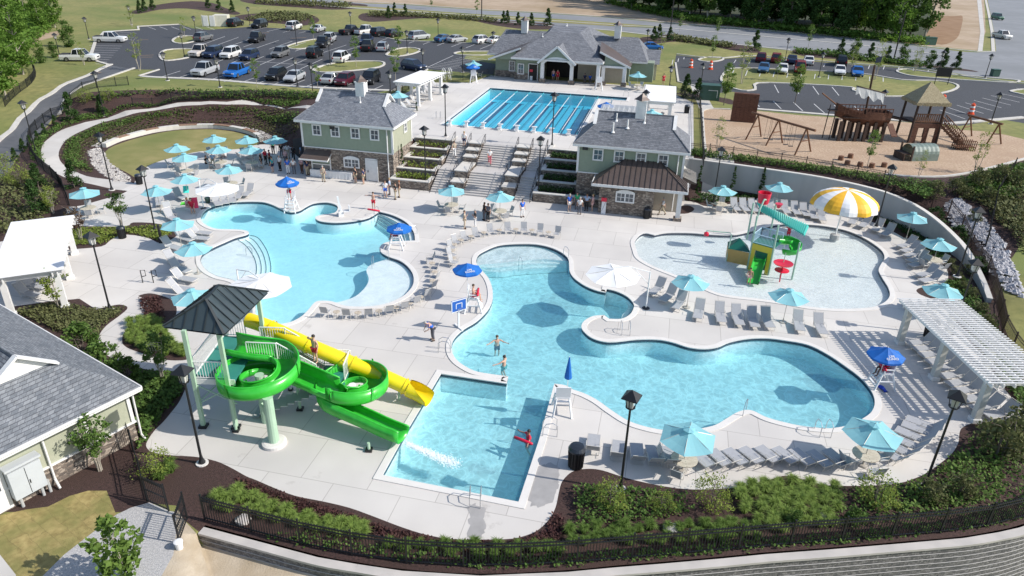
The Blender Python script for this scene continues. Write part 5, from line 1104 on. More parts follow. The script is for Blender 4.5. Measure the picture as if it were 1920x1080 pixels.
for p,z,a,u,s in GD:
 q=G(*p,z);q=q;rz={0:0,90:-math.pi/2,-90:math.pi/2,180:math.pi}[a];GLOC[p]=(q,rz)
 put(gd0,q,rz,'tall white lifeguard chair '+s,'white lifeguard chairs')
 if u:w=G(*u,z+(3.5 if a==0 else 2.9));w.z=z;(lambda o_,a=a:setattr(o_,'scale',(1,1,1.22 if a==0 else 1)))(put(gu0,w,{0:-1.2,90:-1.9,-90:-1.6}.get(a,-1.3),'blue LIFE GUARD umbrella over chair '+s,'blue guard umbrellas'))
q=G(1062,752,0);t=thing('guard_umbrella','closed dark blue umbrella on the lifeguard chair between slide pool and centre pool','umbrella',q);m=MB();m.lathe([(.17,1.55),(.22,1.6),(.13,2.3),(.03,2.95)],9);m.build('canopy',blue,t);m=MB();m.tube([(0,0,0),(0,0,3.0)],.02,6);m.build('pole',wmet,t)
steel=mat('stainless_rail',(.55,.56,.58),rough=.25,metal=.85)
def rails(p,ang,lab,n=2,gap=.5,z=0,grp='stainless pool ladder rails',prof=None):
 t=thing('pool_ladder',lab,'pool ladder',G(*p,z),math.radians(ang),grp)
 for i in range(n):
  x=(i-(n-1)/2)*gap;m=MB();m.tube(prof(x)if prof else[(x,-.45,0),(x,-.45,.7),(x,-.2,.86),(x,.15,.8),(x,.3,.5),(x,.32,-.5)],.022,6);m.build('grab_rail',steel,t)
rails((891,944),180,'stainless grab rails at the lower end of the slide pool');rails((1172,625),180,'pair of stainless rails on the peninsula of the centre pool',2,.55);rails((1541,811),0,'stainless grab rails at the lower right edge of the pool',2,.6);rails((836,658),-90,'stainless grab rails on the left bank by the bending man',2,.5);rails((1028,812),90,'stainless grab rails on the right edge of the slide pool',2,.6);rails((975,500),20,'looped handrail on the beach entry of the centre pool',1,z=-.2);rails((1060,480),30,'curved handrail at the right of the beach entry',1);rails((728,482),200,'curved handrail on the right ledge of the left pool',1);rails((699,500),180,'handrail on the steps of the right ledge of the left pool',1,z=-.2);rails((705,405),160,'handrail at the left end of the curved steps',1);rails((776,440),-60,'handrail at the right end of the curved steps',1);rails((467,480),60,'bent handrail on the left ledge of the left pool',1,z=-.2);rails((822,222),0,'grab rails at the near left side of the lap pool',2,.5,z=U);rails((1172,182),60,'long handrail at the shallow corner of the lap pool',1,z=U);rails((1395,775),150,'slanted white lift mast on the lower deck point',1)
sb0=None
for i in range(8):
 u=-3.7+(i+.5)*16.2/8;q=Lc(u,15.0,U);lab='white starting block, %s from the left at the near end of the lap pool'%ORD[i]
 if sb0 is None:
  t=thing('starting_block',lab,'starting block',q,LA,'starting blocks of the lap pool');m=MB();m.box((0,.1,.62),(.55,.7,.07),rx=-.12);m.build('platform',plastic,t);m=MB();m.box((0,-.05,.3),(.3,.3,.6));m.box((0,-.05,.03),(.5,.5,.06));m.build('pedestal',plastic,t);m=MB();m.box((0,-.4,.3),(.5,.22,.05));m.build('step',plastic,t);sb0=t
 else:dup(sb0,q,LA,lab)
q=G(860,615,0);t=thing('basketball_hoop','poolside basketball hoop with blue and white backboard on the left bank of the centre pool','basketball hoop',q,math.radians(35))
m=MB();m.bar((0,0,0),(0,0,1.2),.1);m.bar((0,-.5,.05),(0,.5,.05),.12);m.build('stand',plastic,t);m=MB();m.box((0,-.05,1.75),(1.15,.05,.85));bb=m.build('backboard',mat('board_blue',(.02,.10,.42),rough=.4),t)
m=MB()
for s in((0,2.15,1.15,.05),(0,1.34,1.15,.05)):m.box((s[0],-.085,s[1]),(s[2],.01,s[3]))
for x in(-.55,.55):m.box((x,-.085,1.75),(.05,.01,.85))
m.box((0,-.085,1.9),(.45,.01,.04));m.box((-.22,-.085,1.72),(.04,.01,.36));m.box((.22,-.085,1.72),(.04,.01,.36));m.build('board_lines',wmet,bb);m=MB();m.tube([(.23*math.cos(a*math.pi/7),-.36+.23*math.sin(a*math.pi/7),1.5)for a in range(14)],.015,5,closed=True);m.build('hoop',mat('rim_grey',(.3,.3,.32),rough=.4),t)
q=G(640,405,0);t=thing('pool_lift','white pool access lift under a cover on the peninsula behind the left pool','pool lift',q,.3);m=MB();m.box((0,0,.25),(.5,.5,.5),taper=.8);m.build('base',plastic,t);m=MB();m.bar((0,0,.4),(-.2,0,1.9),.16,.3);m.build('mast',plastic,t);m=MB();m.box((.5,-.1,.5),(.5,.5,.08));m.box((.75,-.1,.75),(.08,.5,.5));m.build('seat',plastic,t)
lgreen=mat('pale_green_steel',(.36,.52,.38),(.40,.56,.42),2,.45);tealdeck=mat('teal_deck',(.03,.20,.17),(.04,.24,.2),2,.6);slideg=mat('green_fibreglass',(.028,.40,.03),(.045,.47,.045),2.5,.3,spec=.6);slidey=mat('yellow_fibreglass',(.78,.60,.01),(.84,.66,.015),.8,.25,spec=.6)
TW=Vector((-15.2,32.7,0));TA=math.radians(8)
t=thing('slide_tower','slide tower with dark hipped metal roof, pale green posts and white railings','slide tower',TW,0)
def rr_(x,y):return(x*math.cos(TA)-y*math.sin(TA),x*math.sin(TA)+y*math.cos(TA))
crn=[G(305,612,5.9),G(420,627,5.9),G(503,547,5.9),G(402,536,5.9)];crn=[(c.x-TW.x,c.y-TW.y,5.9)for c in crn]
a1=G(386,561,7.2);a2=G(410,535,7.2);a1=(a1.x-TW.x,a1.y-TW.y,7.2);a2=(a2.x-TW.x,a2.y-TW.y,7.2)
m=MB();m.add(crn+[a1,a2]+[(c[0],c[1],5.82)for c in crn],[(0,1,4),(1,2,5,4),(2,3,5),(3,0,4,5),(6,9,8,7)]);rf=m.build('roof',greenroof,t)
m=MB()
for e0,e1,r0,r1,n in((crn[0],crn[1],a1,a1,6),(crn[1],crn[2],a1,a2,9),(crn[2],crn[3],a2,a2,6),(crn[3],crn[0],a2,a1,9)):seams(m,e0,e1,r0,r1,n)
for c,a in((crn[0],a1),(crn[1],a1),(crn[2],a2),(crn[3],a2),(a1,a2)):m.bar(Vector(c)+Vector((0,0,.03)),Vector(a)+Vector((0,0,.03)),.12,.06)
m.build('roof_seams',mat('dark_seam',(.02,.028,.032),rough=.5),rf)
for p in[(G(382,800,0)-TW),(G(443,802,0)-TW),Vector((crn[2][0]-.45,crn[2][1]-.4,0)),Vector((crn[3][0]+.3,crn[3][1]-.35,0))]:
 if p is None:continue
 m=MB();m.box((p.x,p.y,2.95),(.2,.2,5.9));pp_=m.build('post',lgreen,t);m=MB();m.box((p.x,p.y,.06),(.42,.42,.12));m.build('foot_plate',blackm,pp_)
dk=3.0;px0,px1,py0,py1=-1.0,1.15,-2.3,2.0
m=MB();m.box2((px0,py0,dk-.12),(px1,py1,dk));m.box2((px1,-.3,dk-.12),(px1+1.6,1.3,dk));m.build('platform',tealdeck,t)
m=MB();m.box2((px0-.04,py0-.04,dk-.3),(px1,py0,dk+.02));m.box2((px0-.04,py0,dk-.3),(px0,py1,dk+.02));m.build('platform_edge',trim,t)
def railing(parent,a,b,h=1.05,sp=.13,m_=None,name='railing'):
 a=Vector(a);b=Vector(b);m=MB();Z=Vector((0,0,1));m.bar(a+Z*h,b+Z*h,.05);m.bar(a+Z*.1,b+Z*.1,.04);n=max(2,int((b-a).length/sp))
 for i in range(n+1):p=a.lerp(b,i/n);m.bar(p+Z*.08,p+Z*h,.05 if i in(0,n)else .022)
 return m.build(name,m_ or wmet,parent)
for a,b in(((px0,py0,dk),(px1-.6,py0,dk)),((px0,py0,dk),(px0,py1,dk)),((px0,py1,dk),(px1-.9,py1,dk)),((px1+.2,1.3,dk),(px1+1.6,1.3,dk)),((px1,-.3,dk),(px1+1.6,-.35,dk))):railing(t,a,b)
LDx,LDz=px1+4.6,1.7
m=MB()
for i in range(9):k=i/9;m.box((px1+1.6+(LDx-px1-2.6)*k+.12,.5,dk-(dk-LDz)*(k+.06)),(.3,1.3,.05))
m.build('treads',wc,t);m=MB();m.bar((px1+1.6,-.2,dk-.1),(LDx-1,-.2,LDz-.1),.08,.25);m.bar((px1+1.6,1.2,dk-.1),(LDx-1,1.2,LDz-.1),.08,.25);m.build('stringers',trim,t)
m=MB();m.box2((LDx-1,-.3,LDz-.12),(LDx+.5,1.3,LDz));m.build('landing',tealdeck,t)
railing(t,(px1+1.6,1.25,dk),(LDx-1,1.25,LDz));railing(t,(px1+1.6,-.28,dk),(LDx-1,-.28,LDz));railing(t,(LDx-1,1.28,LDz),(LDx+.5,1.28,LDz));railing(t,(LDx+.48,-.28,LDz),(LDx+.48,1.28,LDz));
m=MB()
for i in range(9):k=i/9;m.box((LDx-1-3.6*k,-.95,LDz-LDz*(k+.08)),(.34,1.1,.05))
m.build('treads',wc,t);
m=MB();m.box2((LDx-1,-1.5,LDz-.12),(LDx+.5,-.3,LDz));m.build('lower_landing',tealdeck,t)
for x,y,z in((LDx-.8,1.1,LDz),(LDx+.4,1.1,LDz),(LDx+.4,-1.3,LDz),(px1+1.5,1.2,dk)):
 m=MB();m.tube([(x,y,z-.1),(x,y,0)],.07,8);pp_=m.build('leg',wmet,t);m=MB();m.lathe([(.16,0),(.16,.08)],10,(x,y,0));m.build('foot_plate',blackm,pp_)
m=MB()
for a,b in(((px0,py0,dk-.3),(px1-.1,py0,1.5)),((px1,py0,dk-.3),(px0+.1,py0,1.5)),((px0,py0,1.5),(px1,py1,dk-.3))):m.tube([a,b],.035,6)
m.build('cross_brace',lgreen,t)
def sweep(path,prof,closed_prof=False):
 """path: list of world points, prof(i,t)->list of (side, up)"""
 P=[Vector(p)for p in path];N=len(P);rows=[]
 for i in range(N):
  d=(P[min(i+1,N-1)]-P[max(i-1,0)]).normalized();s=d.cross(Vector((0,0,1))).normalized();u=s.cross(d);rows.append([P[i]+s*a+u*b for a,b in prof(i,i/(N-1))])
 return rows
def skin_rows(mb,rows,closed=False):
 n=len(rows[0]);V=[p for r in rows for p in r];Fc=[]
 for i in range(len(rows)-1):
  for k in range(n if closed else n-1):k2=(k+1)%n;Fc.append((i*n+k,i*n+k2,(i+1)*n+k2,(i+1)*n+k))
 mb.add(V,Fc);return mb
C1=G(489,722,2.35);C2=G(662,737,1.35);R1,R2=1.5,1.33
pts=[G(436,664,3.2),G(478,672,3.12)]
st=Vector(pts[-1]);path=[Vector(p)for p in pts]
for k in range(0,25):a=math.radians(72-k*15.5);path.append(Vector((C1.x+R1*math.cos(a),C1.y+R1*math.sin(a),2.95-.95*k/24)))
mid=path[-1]
for k in range(0,25):a=math.radians(-125+k*15.2);path.append(Vector((C2.x+R2*math.cos(a),C2.y+R2*math.sin(a),1.72-.85*k/24)))
path+=[G(690,800,.6),G(722,815,.42),G(757,829,.3)]
def crv(P,n=3):
 out=[];N=len(P)
 for i in range(N-1):
  p0=P[max(i-1,0)];p1=P[i];p2=P[i+1];p3=P[min(i+2,N-1)]
  for k in range(n):
   t_=k/n;out.append(.5*((2*p1)+(p2-p0)*t_+(2*p0-5*p1+4*p2-p3)*t_*t_+(3*p1-p0-3*p2+p3)*t_**3))
 return out+[P[-1]]
path=crv(path,3);o0=path[0].copy()
gs=thing('green_slide','bright green open spiral water slide with two loops','water slide',(C1.x,C1.y,0));OG=Vector((C1.x,C1.y,0))
def uprof(r,hw,th):
 out=[]
 for k in range(13):a=math.radians(180+180*k/12);out.append((r*math.cos(a),r*.8*math.sin(a)))
 out=[(-r,hw)]+out+[(r,hw)];inn=[(-(r+th),hw+.03)]+[((r+th)*math.cos(math.radians(180+180*k/12)),(r*.8+th)*math.sin(math.radians(180+180*k/12)))for k in range(13)]+[(r+th,hw+.03)]
 return out,inn
def cprof(l,r_,r=.55,th=.05):
 inn=[(-r,l)]+[(r*math.cos(math.radians(180+180*k/12)),r*.5*math.sin(math.radians(180+180*k/12)))for k in range(13)]+[(r,r_)]
 out=[(-(r+th),l+.03)]+[((r+th)*math.cos(math.radians(180+180*k/12)),(r*.5+th)*math.sin(math.radians(180+180*k/12)))for k in range(13)]+[(r+th,r_+.03)]
 return inn,out
oi,oo=cprof(.62,.22)
for nm,sl_ in(('upper_loop',(0,82)),('lower_loop',(81,len(path)))):
 oi,oo=cprof(.62,.22)if nm=='upper_loop' else cprof(.22,.62)
 seg=[p-OG+Vector((0,0,.4))for p in path[sl_[0]:sl_[1]]];m=MB();ra=sweep(seg,lambda i,t_:oi);rb_=sweep(seg,lambda i,t_:oo)
 rows=[a+list(reversed(b))for a,b in zip(ra,rb_)];skin_rows(m,rows,True);n_=len(rows[0])
 m.f+=[list(range(n_)),list(reversed(range((len(rows)-1)*n_,len(rows)*n_)))];m.mi+=[0,0];o=m.build(nm,slideg,gs,smooth=True)
 m=MB()
 for side in(0,-1):m.tube([r[side]for r in ra],.055,6)
 m.build('rim',slideg,o,smooth=True)
for idx in(20,42,62,96,118,140):
 if idx<len(path)-2:
  seg=[path[idx]-OG+Vector((0,0,.45)),path[idx+1]-OG+Vector((0,0,.45))];big=[(a*1.07,b*1.07)for a,b in(cprof(.62,.22)if idx<82 else cprof(.22,.62))[1]];ra=sweep(seg,lambda i,t_:big);m=MB();skin_rows(m,ra);m.build('joint_flange',slideg,gs)
bp_=G(515,832,0)-OG
m=MB();m.lathe([(.27,0),(.25,1.6),(.25,2.9)],14,(bp_.x,bp_.y,0));m.bar((bp_.x,bp_.y,1.5),(bp_.x-.6,bp_.y+.5,2.2),.16,.3);c_=m.build('column',lgreen,gs,smooth=False);m=MB();m.lathe([(.62,0),(.62,.16),(.5,.2)],24,(bp_.x,bp_.y,0));m.build('footing',coping_m,c_)
m=MB();m.lathe([(.24,0),(.24,3.0)],14,(0,0,0));m.build('column',lgreen,gs)
for p,zt_ in(((443,808),2.2),((563,768),1.7),((692,845),.5)):
 q=G(*p,0)-OG;m=MB();m.tube([(q.x,q.y,0),(q.x,q.y,zt_)],.08,8);pp_=m.build('post',lgreen,gs);m=MB();m.box((q.x,q.y,.06),(.34,.34,.12));m.build('foot_plate',blackm,pp_)
q=Vector((C2.x,C2.y,0))-OG;m=MB();m.lathe([(.2,0),(.2,1.9)],14,(q.x,q.y,0));m.build('column',wmet,gs)
foam=mat('white_water',(.85,.9,.92),(.7,.82,.86),6,.5)
def foam_blob(a,b,n,r0,r1,s,lab):
 m=MB();R_=random.Random(5)
 for i in range(n):
  k=R_.random();p=Vector(a).lerp(Vector(b),k);w=r0+(r1-r0)*k;x=p.x+R_.gauss(0,w*.35);y=p.y+R_.gauss(0,w*.35);q=s*R_.uniform(.3,1);z=p.z+R_.uniform(-.02,.06)
  m.add([(x+q,y,z),(x-q*.5,y+q*.8,z),(x-q*.5,y-q*.8,z),(x,y,z+q*R_.uniform(.4,1.1))],[(0,1,3),(1,2,3),(2,0,3)])
 o=m.build('water_splash',foam,fixn=False);o['kind']='stuff';o['label']=lab;o['category']='splash'
foam_blob(G(762,832,0),G(852,870,-.1),3200,.18,.5,.045,'white water shooting from the green slide exit into the slide pool')
ypts=[G(466,600,3.9),G(500,612,3.75),G(545,632,3.35),G(600,657,2.75),G(660,682,2.05),G(712,703,1.45),G(765,727,.85)]
yp=crv([Vector(p)for p in ypts],5);OY=Vector((ypts[0].x,ypts[0].y,0));ys=thing('yellow_tube_slide','bright yellow enclosed tube slide running down to the slide pool','water slide',OY)
seg=[p-OY for p in yp];m=MB();skin_rows(m,sweep(seg,lambda i,t_:[(.43*math.cos(2*math.pi*k/18),.43*math.sin(2*math.pi*k/18))for k in range(18)]),True);m.build('tube',slidey,ys,smooth=True)
for i in(6,13,20,25,len(seg)-2):
 m=MB();skin_rows(m,sweep([seg[i],seg[i].lerp(seg[i+1],.35)],lambda i,t_:[(.49*math.cos(2*math.pi*k/18),.49*math.sin(2*math.pi*k/18))for k in range(18)]),True);m.build('joint_flange',slidey,ys)
fl=[ypts[-1]-OY,G(785,735,.66)-OY,G(806,745,.5)-OY];fl=crv([Vector(p)for p in fl],4);m=MB()
def fprof(i,t_):
 r=.47+.05*t_;top=math.radians(165-80*t_);return[(r*math.sin(a),-r*math.cos(a))for a in np.linspace(-top,top,15)]
skin_rows(m,sweep(fl,fprof));skin_rows(m,sweep(fl,lambda i,t_:[(a*1.08,b*1.08)for a,b in fprof(i,t_)]));m.build('exit_flume',slidey,ys,smooth=True)
for i in(12,22,28):p=seg[i];m=MB();m.tube([(p.x,p.y-.1,0),(p.x,p.y,p.z-.4)],.07,8);m.build('support_post',lgreen,ys)
BP=lambda x,y,z=0:G(1340+x/4.909,330+y/4.909,z)
O3=BP(420,850);sp=thing('splash_structure','splash pad play structure with teal ribbed roof, yellow panel and green slide','play structure',O3)
roofT=mat('teal_ribbed_roof',(.05,.42,.36),(.06,.46,.40),3,.4);lg2=mat('seafoam_post',(.32,.50,.40),rough=.4);yel=mat('panel_yellow',(.62,.50,.04),(.68,.55,.05),2,.4);red=mat('splash_red',(.62,.015,.05),rough=.3);darkg=mat('deep_green_panel',(.01,.13,.09),rough=.4)
def R3(p):return p-O3
ps={}
for nm,b,h in(('a',BP(305,825),4.3),('b',BP(500,882),4.0),('c',BP(716,925),2.9),('d',BP(300,560),3.2),('e',BP(500,580),3.6)):
 b=R3(b);ps[nm]=b;m=MB();m.tube([(b.x,b.y,-.25),(b.x,b.y,h)],.08,8);m.build('post',lg2,sp)
rc=[R3(BP(420,300,4.5)),R3(BP(385,252,4.5)),R3(BP(868,462,3.0)),R3(BP(830,542,3.0))]
rc=[Vector((-.35,.1,4.15)),Vector((.1,1.9,4.2))]
A_,B_=R3(BP(425,320,4.1)),R3(BP(828,548,2.8));Cc,Dd=R3(BP(868,460,3.15)),R3(BP(390,250,4.75))
m=MB();n=26
for i in range(n):
 for j in range(2):
  k0=(i+j*.5)/n;k1=(i+j*.5+.5)/n;up=Vector((0,0,.09 if j==0 else 0));p0=A_.lerp(B_,k0);p1=A_.lerp(B_,k1);q0=Dd.lerp(Cc,k0);q1=Dd.lerp(Cc,k1)
  m.add([p0+up,p1+up,q1+up,q0+up,p0+up-Vector((0,0,.1)),p1+up-Vector((0,0,.1)),q1+up-Vector((0,0,.1)),q0+up-Vector((0,0,.1))],[(0,1,2,3),(4,5,6,7),(0,1,5,4),(1,2,6,5),(2,3,7,6),(3,0,4,7)])
m.build('ribbed_roof',roofT,sp)
a,b=ps['a'],ps['b'];dv=(b-a);ln=math.hypot(dv.x,dv.y);an_=math.atan2(dv.y,dv.x)
mm_=Matrix.Translation((a.x,a.y,0))@Matrix.Rotation(an_,4,'Z')
m=MB();m.M=mm_;m.box((ln/2,0,1.75),(ln,.08,.5));m.box((.18,0,.6),(.36,.08,1.9));m.box((ln-.18,0,.6),(.36,.08,1.9));m.build('yellow_panel',yel,sp)
m=MB();m.M=mm_;m.box((ln/2,.1,.75),(ln*.6,.03,1.6));m.build('slide_mouth',darkg,sp)
m=MB();m.M=mm_;m.box((ln/2,.9,2.0),(ln,1.8,.1));m.build('deck',darkg,sp);railing(sp,mm_@Vector((0,0,2.02)),mm_@Vector((ln,0,2.02)),.8,.1,mat('sky_rail',(.45,.62,.72),rough=.4));railing(sp,mm_@Vector((0,1.8,2.02)),mm_@Vector((ln,1.8,2.02)),.8,.1,MATS['sky_rail']);railing(sp,mm_@Vector((0,0,2.02)),mm_@Vector((0,1.8,2.02)),.8,.1,MATS['sky_rail'])
sg=mat('splash_green',(.03,.40,.05),(.04,.46,.06),2,.3);e=R3(BP(350,985));s0=mm_@Vector((ln/2,-.05,.95));pth=crv([Vector(s0),Vector(s0).lerp(Vector((e.x,e.y,.1)),.55)+Vector((0,0,-.05)),Vector((e.x,e.y,.0))],5)
pr=[(-.42,.28),(-.40,.02),(-.3,-.03),(.3,-.03),(.40,.02),(.42,.28),(.46,.28),(.44,-.08),(-.44,-.08),(-.46,.28)];m=MB();skin_rows(m,sweep(pth,lambda i,t_:pr),True);m.build('slide',sg,sp,smooth=False)
c3=R3(BP(660,700));m=MB();pth=[]
pth=[R3(BP(560,585,2.1)),R3(BP(620,590,2.0)),R3(BP(700,600,1.85)),R3(BP(745,640,1.65)),R3(BP(720,690,1.45)),R3(BP(660,690,1.25))]
skin_rows(m,sweep(crv(pth,2),lambda i,t_:[(.45*math.cos(math.radians(q)),.4*math.sin(math.radians(q))+.1)for q in range(160,381,20)]+[(.5*math.cos(math.radians(q)),.45*math.sin(math.radians(q))+.1)for q in range(380,159,-20)]),True);m.build('spiral_slide',sg,sp,smooth=True)
for dx in(-.3,.5):m=MB();m.tube([(c3.x+dx,c3.y,-.2),(c3.x+dx,c3.y,1.4)],.03,6);m.build('slide_post',lg2,sp)
h0=R3(BP(105,785));m=MB();a=ps['a'];
V=[(h0.x,h0.y,0),(a.x-.1,a.y-.05,0),(a.x-.1,a.y-.05,1.15),(h0.x,h0.y,1.15)];m.add(V,[(0,1,2,3)]);m.add([(h0.x,h0.y,0),(h0.x+.3,h0.y+1.3,0),(h0.x+.3,h0.y+1.3,1.15),(h0.x,h0.y,1.15)],[(0,1,2,3)]);m.build('tan_panel',mat('tan_panel',(.42,.27,.08),(.48,.32,.1),2,.6),sp)
m=MB();pk=Vector(((h0.x+a.x)/2+.3,h0.y+.9,1.75));m.add([(h0.x-.05,h0.y-.05,1.15),(a.x,a.y-.05,1.15),(a.x+.2,a.y+1.5,1.15),(h0.x+.3,h0.y+1.4,1.15),pk],[(0,1,4),(1,2,4),(2,3,4),(3,0,4)]);m.build('hut_roof',darkg,sp)
m=MB();w=R3(BP(180,450,2.6));m.tube([(h0.x,h0.y,0),(h0.x+.1,h0.y+.1,2.3),(h0.x,h0.y+.15,2.45),(h0.x-1.9,h0.y+.4,2.5)],.045,7);m.build('spray_arch',lg2,sp);m=MB();m.lathe([(.02,-.22),(.2,-.12),(.2,.1),(.02,.22)],12,(h0.x-1.85,h0.y+.4,2.2));m.build('spray_ball',red,sp)
dp=R3(BP(430,380));m=MB();m.tube([(ps['a'].x,ps['a'].y+.2,2),(ps['a'].x+.3,ps['a'].y+.6,4.6),(ps['a'].x+.7,ps['a'].y+1.1,5.3),(ps['a'].x+.9,ps['a'].y+1.3,5.2)],.07,8);m.build('bucket_arm',lg2,sp)
bk=R3(BP(455,200,4.6));m=MB();m.lathe([(.05,-.5),(.42,-.48),(.55,.45),(.5,.45),(.38,-.4)],18,tuple(bk),cap=False);m.build('dump_bucket',red,sp)
m=MB();q=R3(BP(590,275,3.6));m.lathe([(.1,-.2),(.32,.2)],12,tuple(q));m.build('small_bucket',red,sp)
q=R3(BP(600,955));m=MB();m.tube([(q.x,q.y,-.2),(q.x,q.y,1.35)],.05,8);tt=m.build('mushroom_stem',red,sp);m=MB();m.lathe([(.05,.78),(.55,.8),(.55,.84),(.05,.88)],22,(q.x,q.y,0));m.build('lower_disc',red,tt);m=MB();m.lathe([(.05,1.25),(.72,1.38),(.75,1.44),(.3,1.36),(.05,1.34)],24,(q.x,q.y,0));m.build('upper_disc',red,tt);m=MB();m.tube([(q.x+.1,q.y+.4,0),(q.x+.15,q.y+.3,2.1),(q.x+.05,q.y+.1,2.25),(q.x,q.y,1.9)],.03,6);m.build('water_spout',lg2,tt)
paints={}
def paint(name,c,r=.3):return mat('paint_'+name,c,rough=r,spec=.6,metal=.15)
PC={'black':(.012,.013,.016),'navy':(.02,.035,.085),'silver':(.42,.44,.46),'white':(.72,.72,.71),'grey':(.16,.165,.17),'red':(.20,.02,.02),'maroon':(.09,.012,.025),'blue':(.015,.14,.48),'steelblue':(.04,.12,.25),'cream':(.62,.58,.54),'green':(.04,.14,.09)}
tyre=mat('tyre_rubber',(.012,.012,.012),rough=.9);rim=mat('wheel_rim',(.35,.36,.38),rough=.3,metal=.8);cglass=mat('car_glass',(.012,.016,.022),rough=.06,spec=.9);hl=mat('headlight',(.75,.76,.78),rough=.15);tl=mat('tail_light',(.35,.01,.01),rough=.3)
CARP={}
CT={'sedan':(4.7,.9,.78,1.0,(1.25,2.05,3.35,4.25),1.42),'suv':(4.7,.92,1.0,1.08,(1.15,1.75,4.2,4.6),1.75),'crossover':(4.5,.9,.95,1.02,(1.15,1.85,3.8,4.4),1.6),'pickup':(5.7,.96,1.02,1.1,(1.5,2.1,3.45,3.75),1.85),'minivan':(4.9,.94,1.0,1.05,(.95,1.75,4.4,4.75),1.75),'jeep':(4.3,.88,1.05,1.1,(1.35,1.65,4.0,4.15),1.82)}
def make_car(kind,color):
 L,hw,hood,belt,cab,roof=CT[kind];t=thing(kind if kind!='pickup' else 'pickup_truck','','car');pm=paint(color,PC[color])
 m=MB();st=[(0.0,.45,hood-.22,hw*.82),(.12,.3,hood-.06,hw*.93),(.5,.26,hood,hw),(cab[0],.26,belt-.04,hw),(L*.55,.26,belt,hw),(cab[3],.26,belt,hw),(L-.12,.3,belt-.06,hw*.95),(L,.45,belt-.2,hw*.88)]
 rows=[]
 for x,zb,zt,w in st:rows.append([(-w*.93,x,zb),(-w,x,(zb+zt)/2+.05),(-w*.94,x,zt),(-w*.4,x,zt+.03),(w*.4,x,zt+.03),(w*.94,x,zt),(w,x,(zb+zt)/2+.05),(w*.93,x,zb)])
 skin_rows(m,rows,True);n=8;m.f+=[list(range(n)),list(reversed(range((len(rows)-1)*n,len(rows)*n)))];m.mi+=[0,0]
 if kind=='pickup':
  m.mi=[0]*len(m.f)
 body=m.build('body',pm,t);
 if kind=='pickup':
  q=MB();q.box2((-hw*.82,cab[3]+.12,belt+.0),(hw*.82,L-.12,belt+.045));q.build('bed',mat('bed_liner',(.03,.03,.03),rough=.8),t)
 x0,x1,x2,x3=cab;g=MB();wb,wt=hw*.93,hw*.74;zb=belt-.04
 V=[(-wb,x0,zb),(wb,x0,zb),(wb,x3,zb),(-wb,x3,zb),(-wt,x1,roof),(wt,x1,roof),(wt,x2,roof),(-wt,x2,roof)]
 g.add(V,[(0,1,5,4),(1,2,6,5),(2,3,7,6),(3,0,4,7),(4,5,6,7)]);g.build('windows',cglass,t)
 r=MB();r.add([(-wt-.01,x1-.02,roof+.005),(wt+.01,x1-.02,roof+.005),(wt+.01,x2+.03,roof+.005),(-wt-.01,x2+.03,roof+.005),(-wt*.8,x1+.15,roof+.05),(wt*.8,x1+.15,roof+.05),(wt*.8,x2-.1,roof+.05),(-wt*.8,x2-.1,roof+.05)],[(0,1,5,4),(1,2,6,5),(2,3,7,6),(3,0,4,7),(4,5,6,7)]);r_=r
 p=r_
 for s in(-1,1):
  for(a,b)in(((s*wb,x0,zb),(s*wt,x1,roof)),((s*wb,x3,zb),(s*wt,x2,roof)),((s*wb,(x0+x3)/2+.1,zb),(s*wt,(x1+x2)/2,roof))):p.bar(a,b,.07,.05)
 p.build('roof',pm,t)
 for y in(L*.19,L*.80):
  for s in(-1,1):
   w=MB();R_=.36 if kind in('suv','pickup','jeep')else .33;w.tube([(s*(hw-.2),y,R_),(s*(hw+.02),y,R_)],R_,14);o=w.build('wheel',tyre,t);q=MB();q.tube([(s*(hw+.015),y,R_),(s*(hw+.03),y,R_)],R_*.62,10);q.build('rim',rim,o)
 for s in(-1,1):
  q=MB();q.box((s*hw*.68,.06,hood-.22),(.34,.12,.14));q.build('headlight',hl,t);q=MB();q.box((s*hw*.78,L-.03,belt-.25),(.22,.08,.26));q.build('tail_light',tl,t)
 q=MB();q.box((0,.0,hood-.3),(hw*.9,.06,.16));q.build('grille',blackm,t)
 if kind=='jeep':q=MB();q.tube([(0,L,.95),(0,L+.22,.95)],.34,14);q.build('spare_wheel',tyre,t)
 return t
def car(p,kind,color,ang,lab,z=U,grp='cars parked in the west car park'):
 """ang: direction (deg ccw from +X) the front points to; p = ground centre pixel"""
 c=G(*p,z);rz=math.radians(ang)+math.pi/2;L=CT[kind][0];off=Matrix.Rotation(rz,3,'Z')@Vector((0,L/2,0));loc=c-off;key=(kind,color)
 if key in CARP:o=dup(CARP[key],loc,rz,lab,grp)
 else:o=make_car(kind,color);CARP[key]=o;o.location=loc;o.rotation_euler=(0,0,rz);o['label']=lab;o['group']=grp
 return o
def dirang(a,b,z=U):A=G(*a,z);B=G(*b,z);return math.degrees(math.atan2(B.y-A.y,B.x-A.x))
a1_=dirang((338,133),(300,145));a2_=dirang((422,68),(384,82));a3_=dirang((500,51),(470,58))
